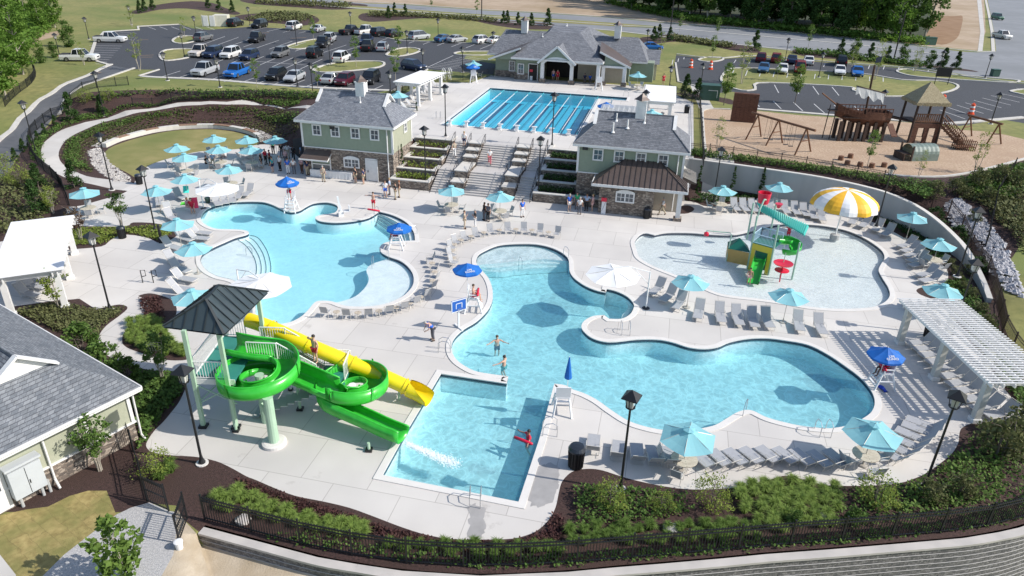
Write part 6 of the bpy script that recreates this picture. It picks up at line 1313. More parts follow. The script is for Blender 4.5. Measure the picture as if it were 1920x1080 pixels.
CW=[((386,139),'pickup','silver',a1_,'silver pickup truck at the left end of the lowest parking row'),((446,142),'pickup','blue',a1_,'bright blue pickup truck in the lowest parking row'),((518,148),'crossover','black',a1_,'black car left of the silver sedan in the lowest row'),((553,151),'sedan','silver',a1_,'silver sedan with its nose towards the pools, lowest row'),((621,155),'sedan','silver',a1_+180,'silver sedan seen from behind, right of the lamp post'),((647,158),'crossover','maroon',a1_,'maroon crossover behind the left building cupola'),((695,155),'suv','black',a1_,'black SUV at the right end of the lowest row'),((378,104),'pickup','cream',a1_,'cream pickup truck at the left of the middle row'),((401,107),'suv','navy',a1_,'navy SUV between the cream pickup and the long white SUV'),((433,108),'suv','white',a1_,'long white SUV in the middle row'),((468,111),'crossover','navy',a1_,'navy crossover right of the long white SUV'),((526,106),'crossover','grey',a1_,'grey crossover standing alone in the middle row'),((591,107),'jeep','black',a1_+180,'black off-roader with a spare wheel on its back'),((641,115),'suv','white',a1_+180,'white SUV beside the grass island, seen from behind'),((382,76),'crossover','grey',a2_+170,'dark grey crossover beside the small left island'),((482,78),'pickup','black',a2_,'black pickup truck standing alone in the upper row'),((606,87),'pickup','black',a2_,'black pickup truck in front of the silver SUV'),((619,78),'suv','silver',a2_+180,'silver SUV behind the black pickup'),((688,82),'pickup','navy',a2_,'navy pickup truck directly behind a black pickup'),((690,94),'pickup','black',a2_+180,'black pickup truck left of the small silver crossover'),((718,95),'crossover','silver',a2_+180,'silver crossover beside the right island'),((442,49),'suv','black',a3_+180,'black SUV right of the white bin enclosure'),((487,52),'suv','black',a3_,'black SUV in front of the dark oval shrub bed'),((552,55),'suv','white',a3_+180,'white SUV in the back row'),((597,59),'sedan','silver',a3_+180,'silver sedan at the end of the left back row'),((658,64),'pickup','black',a3_+160,'black pickup truck in the back row beside a white pickup'),((686,64),'pickup','white',a3_+160,'white pickup truck in the back row'),((713,67),'suv','black',a3_+160,'black SUV right of the white pickup, back row'),((739,69),'crossover','black',a3_+160,'black crossover at the right of the dark back row group'),((786,74),'minivan','silver',a3_+150,'pale silver minivan in the back row'),((834,78),'sedan','steelblue',a3_+150,'blue grey sedan beside a pale sedan, back row'),((857,79),'sedan','silver',a3_+150,'pale silver sedan right of the blue grey one'),((904,81),'crossover','white',a3_+150,'white crossover close to the clubhouse'),((931,81),'sedan','white',a3_+150,'white sedan nearest the clubhouse roof'),((776,131),'crossover','navy',a1_+60,'dark navy car behind the upper left pergola'),((208,79),'pickup','white',5,'white pickup truck at the head of the hatched bays'),((151,114),'pickup','white',8,'white pickup truck on the verge beside the driveway')]
for c in CW:car(*c)
b1=dirang((1456,145),(1454,155));ge='cars parked in the east car park'
for c in[((1426,115),'crossover','maroon',b1+180,'dark red crossover at the left of the back row'),((1454,116),'crossover','red',b1+180,'red crossover, second in the back row of the east lot'),((1484,118),'sedan','navy',b1+180,'navy sedan in the back row of the east lot'),((1515,120),'sedan','white',b1+180,'white sedan at the right of the back row, east lot'),((1576,122),'suv','black',b1+180,'black SUV behind the white sedan in the east lot'),((1431,134),'sedan','steelblue',b1,'blue sedan at the left of the front row, east lot'),((1466,136),'sedan','white',b1,'white sedan beside the red SUV, east lot'),((1499,135),'suv','red',b1,'red SUV in the front row of the east lot'),((1573,139),'sedan','white',b1,'white sedan in the front row beside a blue car'),((1606,141),'sedan','blue',b1,'blue sedan at the right of the front row'),((1221,93),'sedan','blue',0,'blue car half hidden behind the clubhouse right wing')]:car(*c,grp=ge)
car((1877,72),'pickup','white',-88,'white pickup truck driving down the side road',grp='vehicles on the side road');car((1869,37),'jeep','green',-88,'small green utility vehicle further up the side road',grp='vehicles on the side road')
def fol(name,a,b,c,tr=.25):return mat(name,a,b,2.5,.75,c3=c,s3=.9,trans=tr,spec=.25)
F_dark=fol('dark_foliage',(.02,.055,.015),(.07,.13,.03),(.035,.08,.02));F_mid=fol('mid_foliage',(.05,.11,.02),(.14,.22,.05),(.08,.15,.03));F_light=fol('light_foliage',(.09,.16,.03),(.20,.30,.07),(.13,.22,.045),.35)
F_grass=fol('ornamental_grass',(.14,.22,.035),(.30,.40,.11),(.20,.29,.06));F_yel=fol('yellow_green_foliage',(.15,.20,.03),(.30,.36,.08),(.19,.26,.05),.35);F_red=fol('reddish_foliage',(.07,.03,.025),(.13,.08,.05),(.06,.06,.03));F_olive=fol('olive_foliage',(.08,.10,.035),(.18,.19,.08),(.12,.13,.05));F_forest=fol('forest_foliage',(.03,.075,.02),(.10,.19,.045),(.05,.11,.03),.35);F_forest2=fol('sunny_forest_foliage',(.07,.15,.02),(.20,.32,.06),(.12,.23,.035),.4)
F_bronze=fol('bronze_foliage',(.05,.02,.022),(.11,.05,.045),(.07,.035,.03))
bark=mat('bark',(.10,.085,.07),(.20,.17,.14),6,.9,stretch=(3,3,.6),bump=.5);barkp=mat('pale_bark',(.30,.27,.22),(.42,.38,.32),6,.9,stretch=(3,3,.5))
def leaves(mb,pts,s,R_,up=.35):
 for p in pts:
  k=s*R_.uniform(.6,1.3);a=R_.uniform(0,6.283);b=R_.gauss(up,.5);d=Vector((math.cos(a)*math.cos(b),math.sin(a)*math.cos(b),math.sin(b)));e=d.cross(Vector((R_.gauss(0,1),R_.gauss(0,1),R_.gauss(0,1)))).normalized();p=Vector(p)
  mb.add([p,p+d*k*.5+e*k*.35,p+d*k,p+d*k*.5-e*k*.35],[(0,1,2,3)])
def clumped(R_,n,clumps,shape):
 """points gathered in irregular clumps inside shape(u)->centre,radius"""
 C=[shape(R_)for _ in range(clumps)];out=[]
 for _ in range(n):
  c,r=R_.choice(C);v=Vector((R_.gauss(0,1),R_.gauss(0,1),R_.gauss(0,1))).normalized()*r*R_.uniform(.45,1.05);v.z*=.75;out.append(c+v)
 return out
def make_tree(name,h,cr,cz0,n,clumps,ls,fm,seed=1,cone=False,trunk_r=.12,multi=1,bm_=None,cl=.28):
 R_=random.Random(seed);t=thing(name,'','tree');m=MB()
 for k in range(multi):
  a=k*6.28/max(1,multi)+.4;lean=(.12*h if multi>1 else .02*h);top=Vector((math.cos(a)*lean,math.sin(a)*lean,h*.85));base=Vector((math.cos(a)*.08,math.sin(a)*.08,0))if multi>1 else Vector((0,0,-.05))
  P=[base.lerp(top,i/5)+Vector((R_.gauss(0,.012*h),R_.gauss(0,.012*h),0))*(i>0)for i in range(6)];m.tube(P,[trunk_r*(1-.16*i)for i in range(6)],7)
  for j in range(6 if multi==1 else 3):
   f=R_.uniform(max(.3,cz0/h),.9);q=base.lerp(top,f/.85*.95 if f<.85 else .95);aa=R_.uniform(0,6.28);l=cr*R_.uniform(.5,.9);m.tube([q,q+Vector((math.cos(aa)*l*.5,math.sin(aa)*l*.5,l*.35)),q+Vector((math.cos(aa)*l,math.sin(aa)*l,l*.6))],[trunk_r*.4,trunk_r*.25,trunk_r*.08],5)
 m.build('trunk',bm_ or bark,t)
 def sh(R):
  z=R.uniform(0,1);a=R.uniform(0,6.283)
  if cone:rr=cr*(1-z)**.8*R.uniform(.45,.85)+.02;zz=cz0+(h-cz0)*z;return Vector((rr*math.cos(a),rr*math.sin(a),zz)),cr*(.34-.2*z)
  pr=math.sqrt(max(0,1-(2*z-1)**2))*(.85+.15*math.sin(3*a+seed));rr=cr*pr*math.sqrt(R.uniform(.1,1))*.85;return Vector((rr*math.cos(a),rr*math.sin(a),cz0+(h-cz0)*z)),cr*cl*R.uniform(.6,1.3)
 c=MB();leaves(c,clumped(R_,n,clumps,sh),ls,R_);c.build('crown',fm,t,fixn=False);return t
PROT={}
def plant(key,loc,lab,grp,sc=1.0,cat=None,rz=None):
 p=PROT[key];rz=rnd.uniform(0,6.28)if rz is None else rz
 if key in USED:o=dup(p,loc,rz,lab,grp,(sc,)*3 if not isinstance(sc,tuple)else sc)
 else:
  USED.add(key);o=p;o.location=loc;o.rotation_euler=(0,0,rz);o.scale=(sc,)*3 if not isinstance(sc,tuple)else sc;o['label']=lab
  if grp:o['group']=grp
 if cat:o['category']=cat
 if not grp and 'group' in o:del o['group']
 return o
PROT['ever']=make_tree('evergreen_shrub',2.9,.95,.1,2400,60,.16,F_dark,3,True,.06)
PROT['ever2']=make_tree('evergreen_shrub',3.4,1.35,.1,2800,60,.18,F_mid,5,False,.07)
PROT['young']=make_tree('young_tree',4.6,1.15,1.6,1100,34,.15,F_light,7,False,.05,1,barkp)
PROT['airy']=make_tree('young_tree',4.8,1.3,1.5,650,30,.14,F_yel,9,False,.045,3,barkp)
PROT['dense']=make_tree('young_tree',5.2,1.25,1.7,2000,36,.18,F_light,11,False,.07,1,bark)
PROT['myrtle']=make_tree('multi_stem_tree',3.2,1.1,1.1,1100,26,.16,F_mid,13,False,.035,5,barkp)
PROT['redtree']=make_tree('multi_stem_tree',2.9,.95,1.1,700,22,.15,F_red,15,False,.035,4,barkp)
PROT['olivet']=make_tree('multi_stem_tree',3.0,1.1,1.0,700,24,.16,F_yel,17,False,.035,4,barkp)
PROT['for1']=make_tree('forest_tree',17,4.6,2.0,4200,60,.62,F_forest,19,False,.26)
PROT['for2']=make_tree('forest_tree',19,4.0,3.0,3600,54,.60,F_mid,21,False,.22,1,barkp)
PROT['for3']=make_tree('forest_tree',16,4.4,1.5,3800,54,.55,F_forest2,23,False,.2,1,barkp)
PROT['bush']=make_tree('rounded_shrub',1.5,1.0,.05,1500,30,.15,F_mid,25,False,.03,3);PROT['bush_l']=make_tree('rounded_shrub',1.5,1.2,.05,1100,34,.09,F_yel,27,False,.03,3);PROT['bush_o']=make_tree('rounded_shrub',1.1,.8,.05,900,22,.12,F_olive,29,False,.03,3)
PROT['column']=make_tree('columnar_juniper',3.2,.33,.1,1300,40,.11,F_dark,31,True,.03)
def make_clump(name,n,h,fm,seed,w=.013):
 R_=random.Random(seed);m=MB()
 for i in range(n):
  a=R_.uniform(0,6.283);l=h*R_.uniform(.7,1.2);o=R_.uniform(.25,1.0);b=Vector((R_.gauss(0,.05),R_.gauss(0,.05),0));d=Vector((math.cos(a),math.sin(a),0));s=Vector((-d.y,d.x,0))*w
  p1=b+d*l*.3*o+Vector((0,0,l*.6));p2=b+d*l*.75*o+Vector((0,0,l*(.9-.45*o)));m.add([b-s,b+s,p1+s*.8,p1-s*.8,p2],[(0,1,2,3),(3,2,4)])
 o=m.build(name,fm,fixn=False);o['category']='plant';return o
PROT['clump']=make_clump('grass_clump',380,.62,F_grass,1);PROT['clump2']=make_clump('grass_clump',320,.55,F_light,2);
def pl(key,L,labf,grp,z=U,cat=None):
 for i,q in enumerate(L):
  s=q[2]if len(q)>2 else 1;loc=G(q[0],q[1],z)if z is not None else T(q[0],q[1]);lab=(labf%q[3])if len(q)>3 else labf;plant(key,loc,lab,grp,s,cat)
g1='evergreen shrubs round the car parks and roads'
pl('ever',[(263,24),(272,21),(287,18),(391,15),(411,19),(436,23)],'dark conical evergreen shrub in the mulch bed at the top left','evergreens in the top left bed')
pl('ever',[(729,34),(740,27),(760,30),(944,44),(951,43),(971,47),(996,48),(1027,48,1.35)],'dark conical evergreen shrub in the bed between lawn and main road','evergreens in the bed behind the car park')
pl('ever',[(1225,76),(1235,71),(1255,77),(1415,95,1.35),(1575,104,1.1),(1630,113,1.1),(1662,116),(1765,131,1.3),(1791,131,1.1)],'dark conical evergreen shrub in the roadside bed of the east lot','evergreens in the roadside bed')
pl('ever2',[(1601,108),(1691,119),(1741,129,.9)],'broad green evergreen shrub in the roadside bed of the east lot','broad evergreens in the roadside bed')
pl('ever',[(1285,182,1.1),(1307,186)],'dark evergreen shrub beside the green utility box','evergreens by the utility box')
pl('ever2',[(130,88,1.25,'large rounded evergreen beside the upper white pickup'),(78,118,.8,'evergreen bush between the dirt track and the lawn'),(103,108,.7,'small evergreen bush left of the lower white pickup')],'%s',None,None)
pl('ever',[(135,226,1.2,'tall evergreen outside the curved path at the upper left'),(193,216,.9,'dark evergreen below the lantern post on the curved path'),(140,352,.95,'cone evergreen in the wedge bed at the path end'),(75,358,.95,'cone evergreen left of the wedge bed, beside the fence'),(72,402,1.1,'cone evergreen behind the white left pergola')],'%s',None,None)
pl('ever',[(72,266,.45),(84,252,.45),(105,238,.5),(45,284,.5),(30,302,.5),(58,275,.45)],'small dark conifer on the driveway side of the fence','small conifers along the driveway fence',None)
pl('bush_l',[(15,335,1.6,'pale green bush left of the fence below the driveway'),(160,192,1.1,'pale green shrub on the bank above the curved path'),(205,188,1.0,'pale shrub right of the first one on the bank'),(38,350,1.3,'pale bush beside the dark cone evergreen at far left')],'%s',None,None)
pl('column',[(1307,368),(1370,370),(1424,372),(1485,374)],'narrow columnar juniper against the grey retaining wall','columnar junipers along the retaining wall',0)
pl('airy',[(1344,284,.75,'airy young tree at the near left corner of the playground'),(1827,325,.85,'airy staked young tree on the right playground edge'),(1722,332,.55,'low yellow green shrub tree below the corrugated tunnel'),(262,132,1.1,'airy young tree where the driveway meets the car park'),(248,50,.9,'airy young tree on the grass beside the top left bays'),(346,72,.8,'airy young tree on the small left island'),(158,122,.7,'thin staked tree beside the lower white pickup'),(1390,157,1.3,'tall airy tree on the east lot island'),(1640,149,1.3,'large airy tree behind the pirate ship mast'),(1595,137,.9,'airy tree between the blue and white cars, east lot'),(1715,134,1.0,'airy tree on the entrance verge'),(1240,100,.8,'airy tree on the lawn right of the clubhouse')],'%s',None)
pl('young',[(482,164,.85,'small leafy tree below the blue pickup'),(588,76,.9,'young tree on the island with the silver sedan'),(668,126,1.05,'young tree on the large grass island'),(748,98,1.0,'young tree on the right island by the silver crossover'),(742,156,1.1,'leafy young tree left of the upper pergola'),(596,166,.7,'small tree beside the silver sedan at the bottom row'),(1335,110,.9,'round young tree on the small east island'),(1456,151,.85,'round young tree in front of the white east lot sedan'),(1626,312,.8,'leafy young tree among the tree stump stools'),(809,17,.8,'small tree on the road median left'),(894,27,.8,'small tree on the road median right'),(1274,60,.9,'small tree beside the tall pole on the verge'),(1344,69,.9,'small pale tree on the verge by the road'),(1515,90,1.0,'thin young tree behind the east lot roadside bed')],'%s',None)
pl('dense',[(1357,197,1.05,'full leafy young tree right of the green utility box'),(1490,194,1.0,'full leafy young tree in the striped bays behind the swings')],'%s',None)
pl('myrtle',[(228,424,.95,'dark leafy small tree behind the bin in the shrub bed'),(305,712,1.0,'dark multi stem tree left of the slide tower'),(188,882,1.0,'green multi stem tree beside the lower left building')],'%s',None,0)
pl('redtree',[(152,450,1.0,'reddish multi stem tree at the white left pergola')],'%s',None,0);pl('olivet',[(112,578,.95,'yellowish multi stem tree in the bed below the left pergola'),(100,400,.8,'pale bronze small tree above the left pergola')],'%s',None,0)
PROT['fore']=make_tree('young_tree',3.4,1.1,.5,900,30,.26,F_light,41,False,.03,1,barkp,.22);pl('fore',[(238,1088,1.0,'bright green young tree on the gravel path at the lower left')],'%s',None,0)
pl('bush',[(155,668,1.35,'large dark green shrub beside the lower left roof'),(203,700,1.2,'green shrub at the foot of the serpentine path'),(240,712,.9,'dark shrub behind the lower left roof corner'),(235,770,.8,'shrub in the shade of the slide tower bed'),(1745,132,1.0,'low shrub at the east lot entrance'),(1490,985,.5,'small green shrub in the front bed by the pale rock'),(1600,985,.55,'small green shrub in the front bed, right of the others')],'%s',None,0)
pl('bush_l',[(1145,950,.95,'yellow green shrub mound at the left end of the front bed'),(1335,950,1.1,'feathery yellow green shrub before the left large umbrella'),(1640,945,1.1,'feathery pale shrub before the right large umbrella'),(292,890,.9,'pale grass like shrub by the gravel gate'),(1240,960,.7,'orange tinged perennial clump in the front bed')],'%s',None,0)
pl('bush_o',[(1870,855,2.0,'large grey green shrub at the lower right corner'),(1905,820,1.6,'grey green shrub under the end of the right pergola'),(1745,940,1.0,'variegated shrub beside the right lantern post'),(1800,930,1.1,'variegated shrub at the lower right bed')],'%s',None,0)
pl('bush_o',[(1780,500,.7),(1790,515,.7),(1795,530,.7),(1805,545,.7),(1815,515,.8),(1820,560,.8),(1835,590,.9),(1850,615,.9)],'rounded green shrub in the bed behind the upper end of the right pergola','rounded shrubs behind the right pergola',0)
pl('bush_o',[(1750,372,1.5),(1790,362,1.3),(1830,352,1.7),(1870,345,1.7),(1905,350,1.5),(1850,380,1.3),(1825,415,1.0),(1810,370,1.0)],'grey green shrub on the slope outside the curved fence','shrubs on the right hand slope',None)
fe=[(1118,3),(1160,12),(1205,23),(1250,33),(1300,41),(1350,46),(1400,51),(1450,56),(1500,61),(1550,66),(1600,71),(1650,77),(1700,83),(1738,84)]
for r in range(5):
 for i,(x,y)in enumerate(fe):
  w=G(x,y,U)+Vector((rnd.uniform(-2.5,2.5),5+r*8.5+rnd.uniform(-2,2),0))
  if r>=3 and i>9:pass
  k=('for3' if(i>10 and rnd.random()<.75)else rnd.choice(['for1','for1','for2','for1']))
  sc=rnd.uniform(.8,1.15);plant(k,w,'tall dark woodland tree in the dense wood beyond the main road' if k!='for3' else 'sunlit light green tree at the right end of the wood beyond the road','trees of the wood beyond the main road' if k!='for3' else 'sunlit trees at the right end of the wood',sc)
for x,y,s in((44,140,1.0),(12,186,1.0),(104,52,.8),(78,60,.75),(-30,110,1.0),(8,96,.8),(30,74,.8),(52,44,.8),(-60,170,1.1),(0,50,.8),(-10,135,.9),(22,34,.8),(-45,230,.7),(88,28,.7)):
 plant('for3',T(x,y),'tall pale trunked tree in the bright wood at the left edge','trees of the wood at the left edge',s*.72)
n0=0
def clumps(pxpoly,n,key,lab,grp,s0=.8,s1=1.15,seed=3,z=None):
 R_=random.Random(seed);P=np.array([toW(p,0)for p in pxpoly]);lo,hi=P.min(0),P.max(0);c=0;pts=[];tries=0
 while c<n and tries<30000:
  tries+=1;x,y=R_.uniform(lo[0],hi[0]),R_.uniform(lo[1],hi[1])
  if inside(P,[x],[y])[0]and all((x-a)**2+(y-b)**2>.22 for a,b in pts):pts.append((x,y));c+=1
 for x,y in pts:plant(key,Vector((x,y,0)),lab,grp,R_.uniform(s0,s1))
clumps([(408,925),(450,925),(560,965),(690,990),(700,1010),(640,1005),(540,985),(410,955)],30,'clump','arching green grass clump in the front bed left of the slide pool deck','grass clumps in the left front bed')
clumps([(1065,995),(1240,985),(1420,985),(1420,1010),(1250,1020),(1065,1020)],34,'clump2','pale arching grass clump along the front fence','pale grass clumps along the front fence')
clumps([(1385,915),(1500,905),(1580,918),(1560,985),(1450,1000),(1380,950)],66,'clump','green grass clump in the dense patch below the bottom lounger row','grass clumps below the bottom lounger row')
clumps([(245,605),(285,598),(312,625),(345,655),(345,670),(280,662),(235,640)],46,'clump','green grass clump in the island bed left of the slide tower','grass clumps in the island bed')
clumps([(700,1025),(900,1045),(1050,1040),(1060,1020),(900,1022)],16,'clump2','small grass clump behind the front fence below the deck','small grass clumps behind the front fence')
clumps([(285,875),(320,868),(330,885),(300,900)],9,'clump2','pale grass clump beside the gate fence','pale grass clumps by the gate')
def cover(lab,pxpoly,n,s,fm,z=None,hgt=.16,rows=None,seed=1,name='ground_cover',step=None):
 R_=random.Random(seed);P=np.array([toW(p,z)for p in pxpoly]);lo,hi=P.min(0),P.max(0);X=[];
 while len(X)<n:
  a=np.array([[R_.uniform(lo[0],hi[0]),R_.uniform(lo[1],hi[1])]for _ in range(600)]);k=inside(P,a[:,0],a[:,1]);X+=a[k].tolist()
 X=np.array(X[:n])
 if step:X=np.round(X/step)*step+np.random.RandomState(seed).normal(0,.05,X.shape)
 Z=H(X[:,0],X[:,1])if z is None else np.full(n,z);m=MB()
 for(x,y),zz in zip(X,Z):
  for j in range(3):
   a=R_.uniform(0,6.283);q=s*R_.uniform(.6,1.3);d=Vector((math.cos(a),math.sin(a),R_.uniform(.2,1.2))).normalized()*q;e=Vector((-math.sin(a),math.cos(a),0))*q*.4;p=Vector((x+R_.gauss(0,s*.5),y+R_.gauss(0,s*.5),zz+R_.uniform(0,hgt)))
   m.add([p,p+d*.5+e,p+d,p+d*.5-e],[(0,1,2,3)])
 o=m.build(name,fm,fixn=False);o['kind']='stuff';o['label']=lab;o['category']='ground cover'
AMPH=[(120,300),(125,268),(150,252),(190,236),(237,223),(275,215),(325,207),(375,203),(425,202),(475,203),(525,206),(560,215),(560,250),(540,258),(500,250),(480,243),(430,232),(375,229),(300,235),(245,252),(200,268),(160,278),(158,300),(175,325),(140,315)]
cover('rows of low plants on the amphitheatre slope',AMPH,4200,.15,F_olive,step=.55)
cover('low olive ground cover near the top of the amphitheatre slope',[(120,300),(125,266),(190,234),(275,213),(375,202),(475,202),(560,210),(560,225),(475,213),(375,212),(275,224),(190,248),(150,270),(150,300),(175,322),(140,315)],1500,.18,F_mid,seed=2,hgt=.3)
cover('low planting between the curved path and its outer fence',[(60,285),(70,262),(110,235),(160,215),(220,203),(312,190),(475,186),(565,190),(560,196),(475,189),(312,195),(220,211),(160,226),(120,240),(84,264),(76,285),(82,305),(60,300)],1500,.2,F_mid,seed=3,hgt=.3)
cover('dark shrubs on the bank below the car park',[(150,190),(200,178),(300,173),(400,175),(500,173),(600,178),(600,186),(500,183),(400,184),(300,182),(200,192)],900,.26,F_mid,seed=4,hgt=.5)
cover('low yellow green planting in the left shrub bed',[(125,428),(235,428),(300,424),(325,436),(304,452),(240,437),(190,458),(125,462)],1500,.14,F_yel,0,seed=5)
cover('low mixed planting in the bed below the left pergola',[(30,585),(120,568),(170,585),(215,580),(232,580),(215,598),(190,615),(180,645),(150,640),(60,600)],1500,.16,F_olive,0,seed=6,hgt=.25)
cover('grassy planting in the shaded bed left of the slide deck',[(250,700),(330,705),(340,735),(300,780),(265,840),(262,800),(262,740)],800,.2,F_mid,0,seed=7,hgt=.25)
cover('reddish bronze planting in the island bed',[(262,560),(300,558),(308,600),(280,610),(268,585)],500,.14,F_bronze,0,seed=8)
cover('low bronze perennials in the front bed below the slide deck',[(440,895),(520,925),(620,955),(720,990),(820,1015),(950,1020),(1020,1000),(1045,960),(1060,990),(1040,1030),(900,1040),(740,1015),(600,975),(480,930)],1800,.12,F_bronze,0,seed=9,hgt=.1)
cover('mixed green planting strip behind the front fence',[(500,1010),(700,1045),(900,1068),(1060,1062),(1240,1048),(1440,1030),(1560,1022),(1700,1010),(1820,995),(1920,975),(1920,955),(1800,975),(1650,995),(1440,1012),(1240,1030),(1060,1042),(900,1048),(700,1025),(540,995)],700,.14,F_mid,0,seed=10,hgt=.15)
cover('leafy green perennials in the right front bed',[(1560,920),(1690,915),(1760,885),(1810,830),(1830,800),(1925,800),(1925,960),(1800,975),(1650,990),(1560,990)],950,.15,F_mid,0,seed=11,hgt=.3)
cover('pale leaved perennials in the right front bed',[(1590,925),(1740,900),(1800,850),(1880,850),(1880,930),(1760,960),(1620,965)],500,.16,F_light,0,seed=12,hgt=.35)
cover('orange tipped green perennials beside the front lantern post',[(1080,915),(1180,920),(1280,930),(1300,960),(1240,975),(1080,990)],600,.14,F_mid,0,seed=13,hgt=.35)
cover('green planting along the foot of the grey retaining wall',[(1275,375),(1340,383),(1440,370),(1520,378),(1600,395),(1690,435),(1760,490),(1775,482),(1700,425),(1600,385),(1440,362),(1290,366)],1900,.18,F_dark,0,seed=14,hgt=.3)
cover('dark hedge planting between the playground and the curved fence',[(1290,282),(1360,290),(1455,304),(1540,315),(1620,328),(1700,340),(1760,345),(1740,375),(1680,352),(1600,335),(1455,313),(1355,300),(1288,292)],1500,.22,F_mid,U,seed=15,hgt=.35)
cover('dense green ground cover on the far right slope',[(1790,345),(1850,325),(1925,310),(1925,360),(1890,375),(1830,370)],1100,.3,F_mid,seed=16,hgt=.4)
cover('green planting around the right pergola bed',[(1760,545),(1800,520),(1850,590),(1885,660),(1925,720),(1925,785),(1880,715),(1815,620)],1500,.2,F_mid,0,seed=17,hgt=.35)
for k,q in enumerate(((500,26),(560,38),(620,10),(800,28),(870,34))):pass
cover('dark shrubs in the beds beyond the west car park',[(460,38),(500,26),(560,26),(590,34),(560,44),(500,42)],700,.5,F_olive,U,seed=18,hgt=.7)
cover('low shrubs in the bed beside the main road',[(690,26),(760,27),(850,32),(930,38),(930,43),(850,37),(760,32),(690,32)],800,.5,F_olive,U,seed=19,hgt=.7)
cover('low shrubs along the road behind the east lot',[(1260,68),(1300,76),(1380,88),(1370,92),(1300,82),(1260,76)],500,.5,F_olive,U,seed=20,hgt=.7);cover('grey green hedge in front of the road at the east lot',[(1490,97),(1560,101),(1640,113),(1740,124),(1740,128),(1630,117),(1550,106),(1490,101)],700,.45,F_mid,U,seed=21,hgt=.8)
cover('shrubs in the bed along the top edge',[(480,3),(560,5),(660,10),(650,16),(560,12),(480,8)],500,.6,F_olive,U,seed=22,hgt=.8)
cover('undergrowth along the edge of the wood',[(1130,6),(1205,24),(1300,43),(1450,58),(1600,73),(1735,86),(1735,80),(1600,66),(1450,51),(1300,36),(1205,16)],2200,.8,F_forest2,U,seed=23,hgt=1.2)
cover('undergrowth of the bright wood at the left edge',[(-60,200),(0,150),(40,110),(100,50),(60,20),(-60,60)],2200,.7,F_forest2,seed=24,hgt=1.2)
cover('mixed shrubs left of the wedge bed and fence',[(-20,345),(60,330),(100,345),(110,385),(60,425),(-20,450)],1000,.26,F_olive,seed=30,hgt=.6)
cover('grey green shrubs on the bank beside the riprap',[(1790,372),(1840,385),(1880,430),(1925,480),(1925,400),(1925,350),(1860,372)],1000,.26,F_olive,seed=31,hgt=.5)
cover('low shrubs inside the curved fence above the wall',[(1700,386),(1760,412),(1800,448),(1850,520),(1850,500),(1812,440),(1760,395)],700,.2,F_dark,seed=32,hgt=.3)
for k in range(4):
 for side,u0,u1 in(('left',-4.3,-.7),('right',10.7,14.1)):
  z=(.85,1.4,1.95,2.5)[k];v=(.2,2.3,4.4,6.4)[k];R_=random.Random(k);m=MB();pts=[Lc(R_.uniform(u0,u1),v+R_.uniform(.7,1.8),z+R_.uniform(0,.35))for _ in range(420 if side=='right' or k==0 else 160)];leaves(m,pts,.2,R_);o=m.build('terrace_planting',F_dark if side=='right' else F_yel,fixn=False);o['kind']='stuff';o['label']='low planting in the %s terrace planter %s of the stairs'%(ORD[k],side);o['category']='plants'
pl('column',[(782,230,.8),(771,252,.75),(763,285,.7),(754,310,.7)],'small columnar conifer in the terrace planters beside the left pool house','small conifers in the left terraces',1.5)
for p,s,lab in(((455,975),.35,'white rock among the grass clumps of the front bed'),((1258,990),.35,'pale rock in the front bed behind the fence'),((1545,968),.4,'pale rock beside the dense grass patch')):
 R_=random.Random(int(p[0]));m=MB();bm=bmesh.new();bmesh.ops.create_icosphere(bm,subdivisions=2,radius=s)
 for v in bm.verts:v.co*=R_.uniform(.8,1.15);v.co.z*=.6
 m.add([v.co.copy()for v in bm.verts],[[v.index for v in f.verts]for f in bm.faces]);bm.free();o=m.build('rock',rock);o.location=G(*p,.1);tag(o,lab,'rock')
wood=mat('dark_red_brown_timber',(.075,.03,.018),(.14,.06,.035),3,.75,stretch=(1,1,3));wood2=mat('brown_log',(.12,.055,.03),(.20,.10,.055),4,.8);wood3=mat('dark_brown_timber',(.035,.02,.015),(.075,.045,.032),4,.8);thatch=mat('thatch',(.24,.20,.12),(.38,.33,.22),9,.95,bump=.8,bscale=30,stretch=(1,1,.4));corr=mat('grey_green_corrugated',(.14,.19,.17),(.20,.25,.22),3,.5)
def TH(name,lab,cat,px,z=U,rz=0,g=None):return thing(name,lab,cat,G(*px,z),rz,g)
t=TH('panel_wall','tall dark brown timber panel wall at the left of the playground','climbing wall',(1392,228));m=MB();m.M=Matrix.Rotation(math.radians(-14),4,'Z')
for i in range(6):m.box((-1.25+i*.5,0,1.75),(.485,.7,3.5))
m.box((0,-.37,1.75),(3.0,.05,.08));m.build('planks',wood,t)
def frame_leg(m,top,feet,r=.1):
 for f in feet:m.tube([top,f],r,7)
def swing(name,lab,b0,b1,frames,zt,flag=None):
 t=TH(name,lab,'swing frame',frames[0][1][0]);o=Vector(t.location);A=G(*b0,zt)-o;B=G(*b1,zt)-o;m=MB();m.tube([A,B],.13,8);m.build('beam',wood2,t)
 for top,feet in frames:
  T_=G(*top,zt)-o
  for f in feet:m=MB();m.tube([T_,G(*f,U)-o],.09,7);m.build('leg',wood2,t)
  f0,f1=G(*feet[0],U)-o,G(*feet[1],U)-o;m=MB();m.tube([T_.lerp(f0,.5),T_.lerp(f1,.5)],.06,6);m.build('cross_brace',wood2,t)
 return t,A,B,o
sw1,A,B,o_=swing('swing_frame','long brown log swing beam on three A frames in the playground',(1410,211),(1529,245),[((1422,215),((1398,262),(1427,256))),((1461,224),((1436,273),(1467,268))),((1513,240),((1490,291),(1520,284)))],U+2.9)
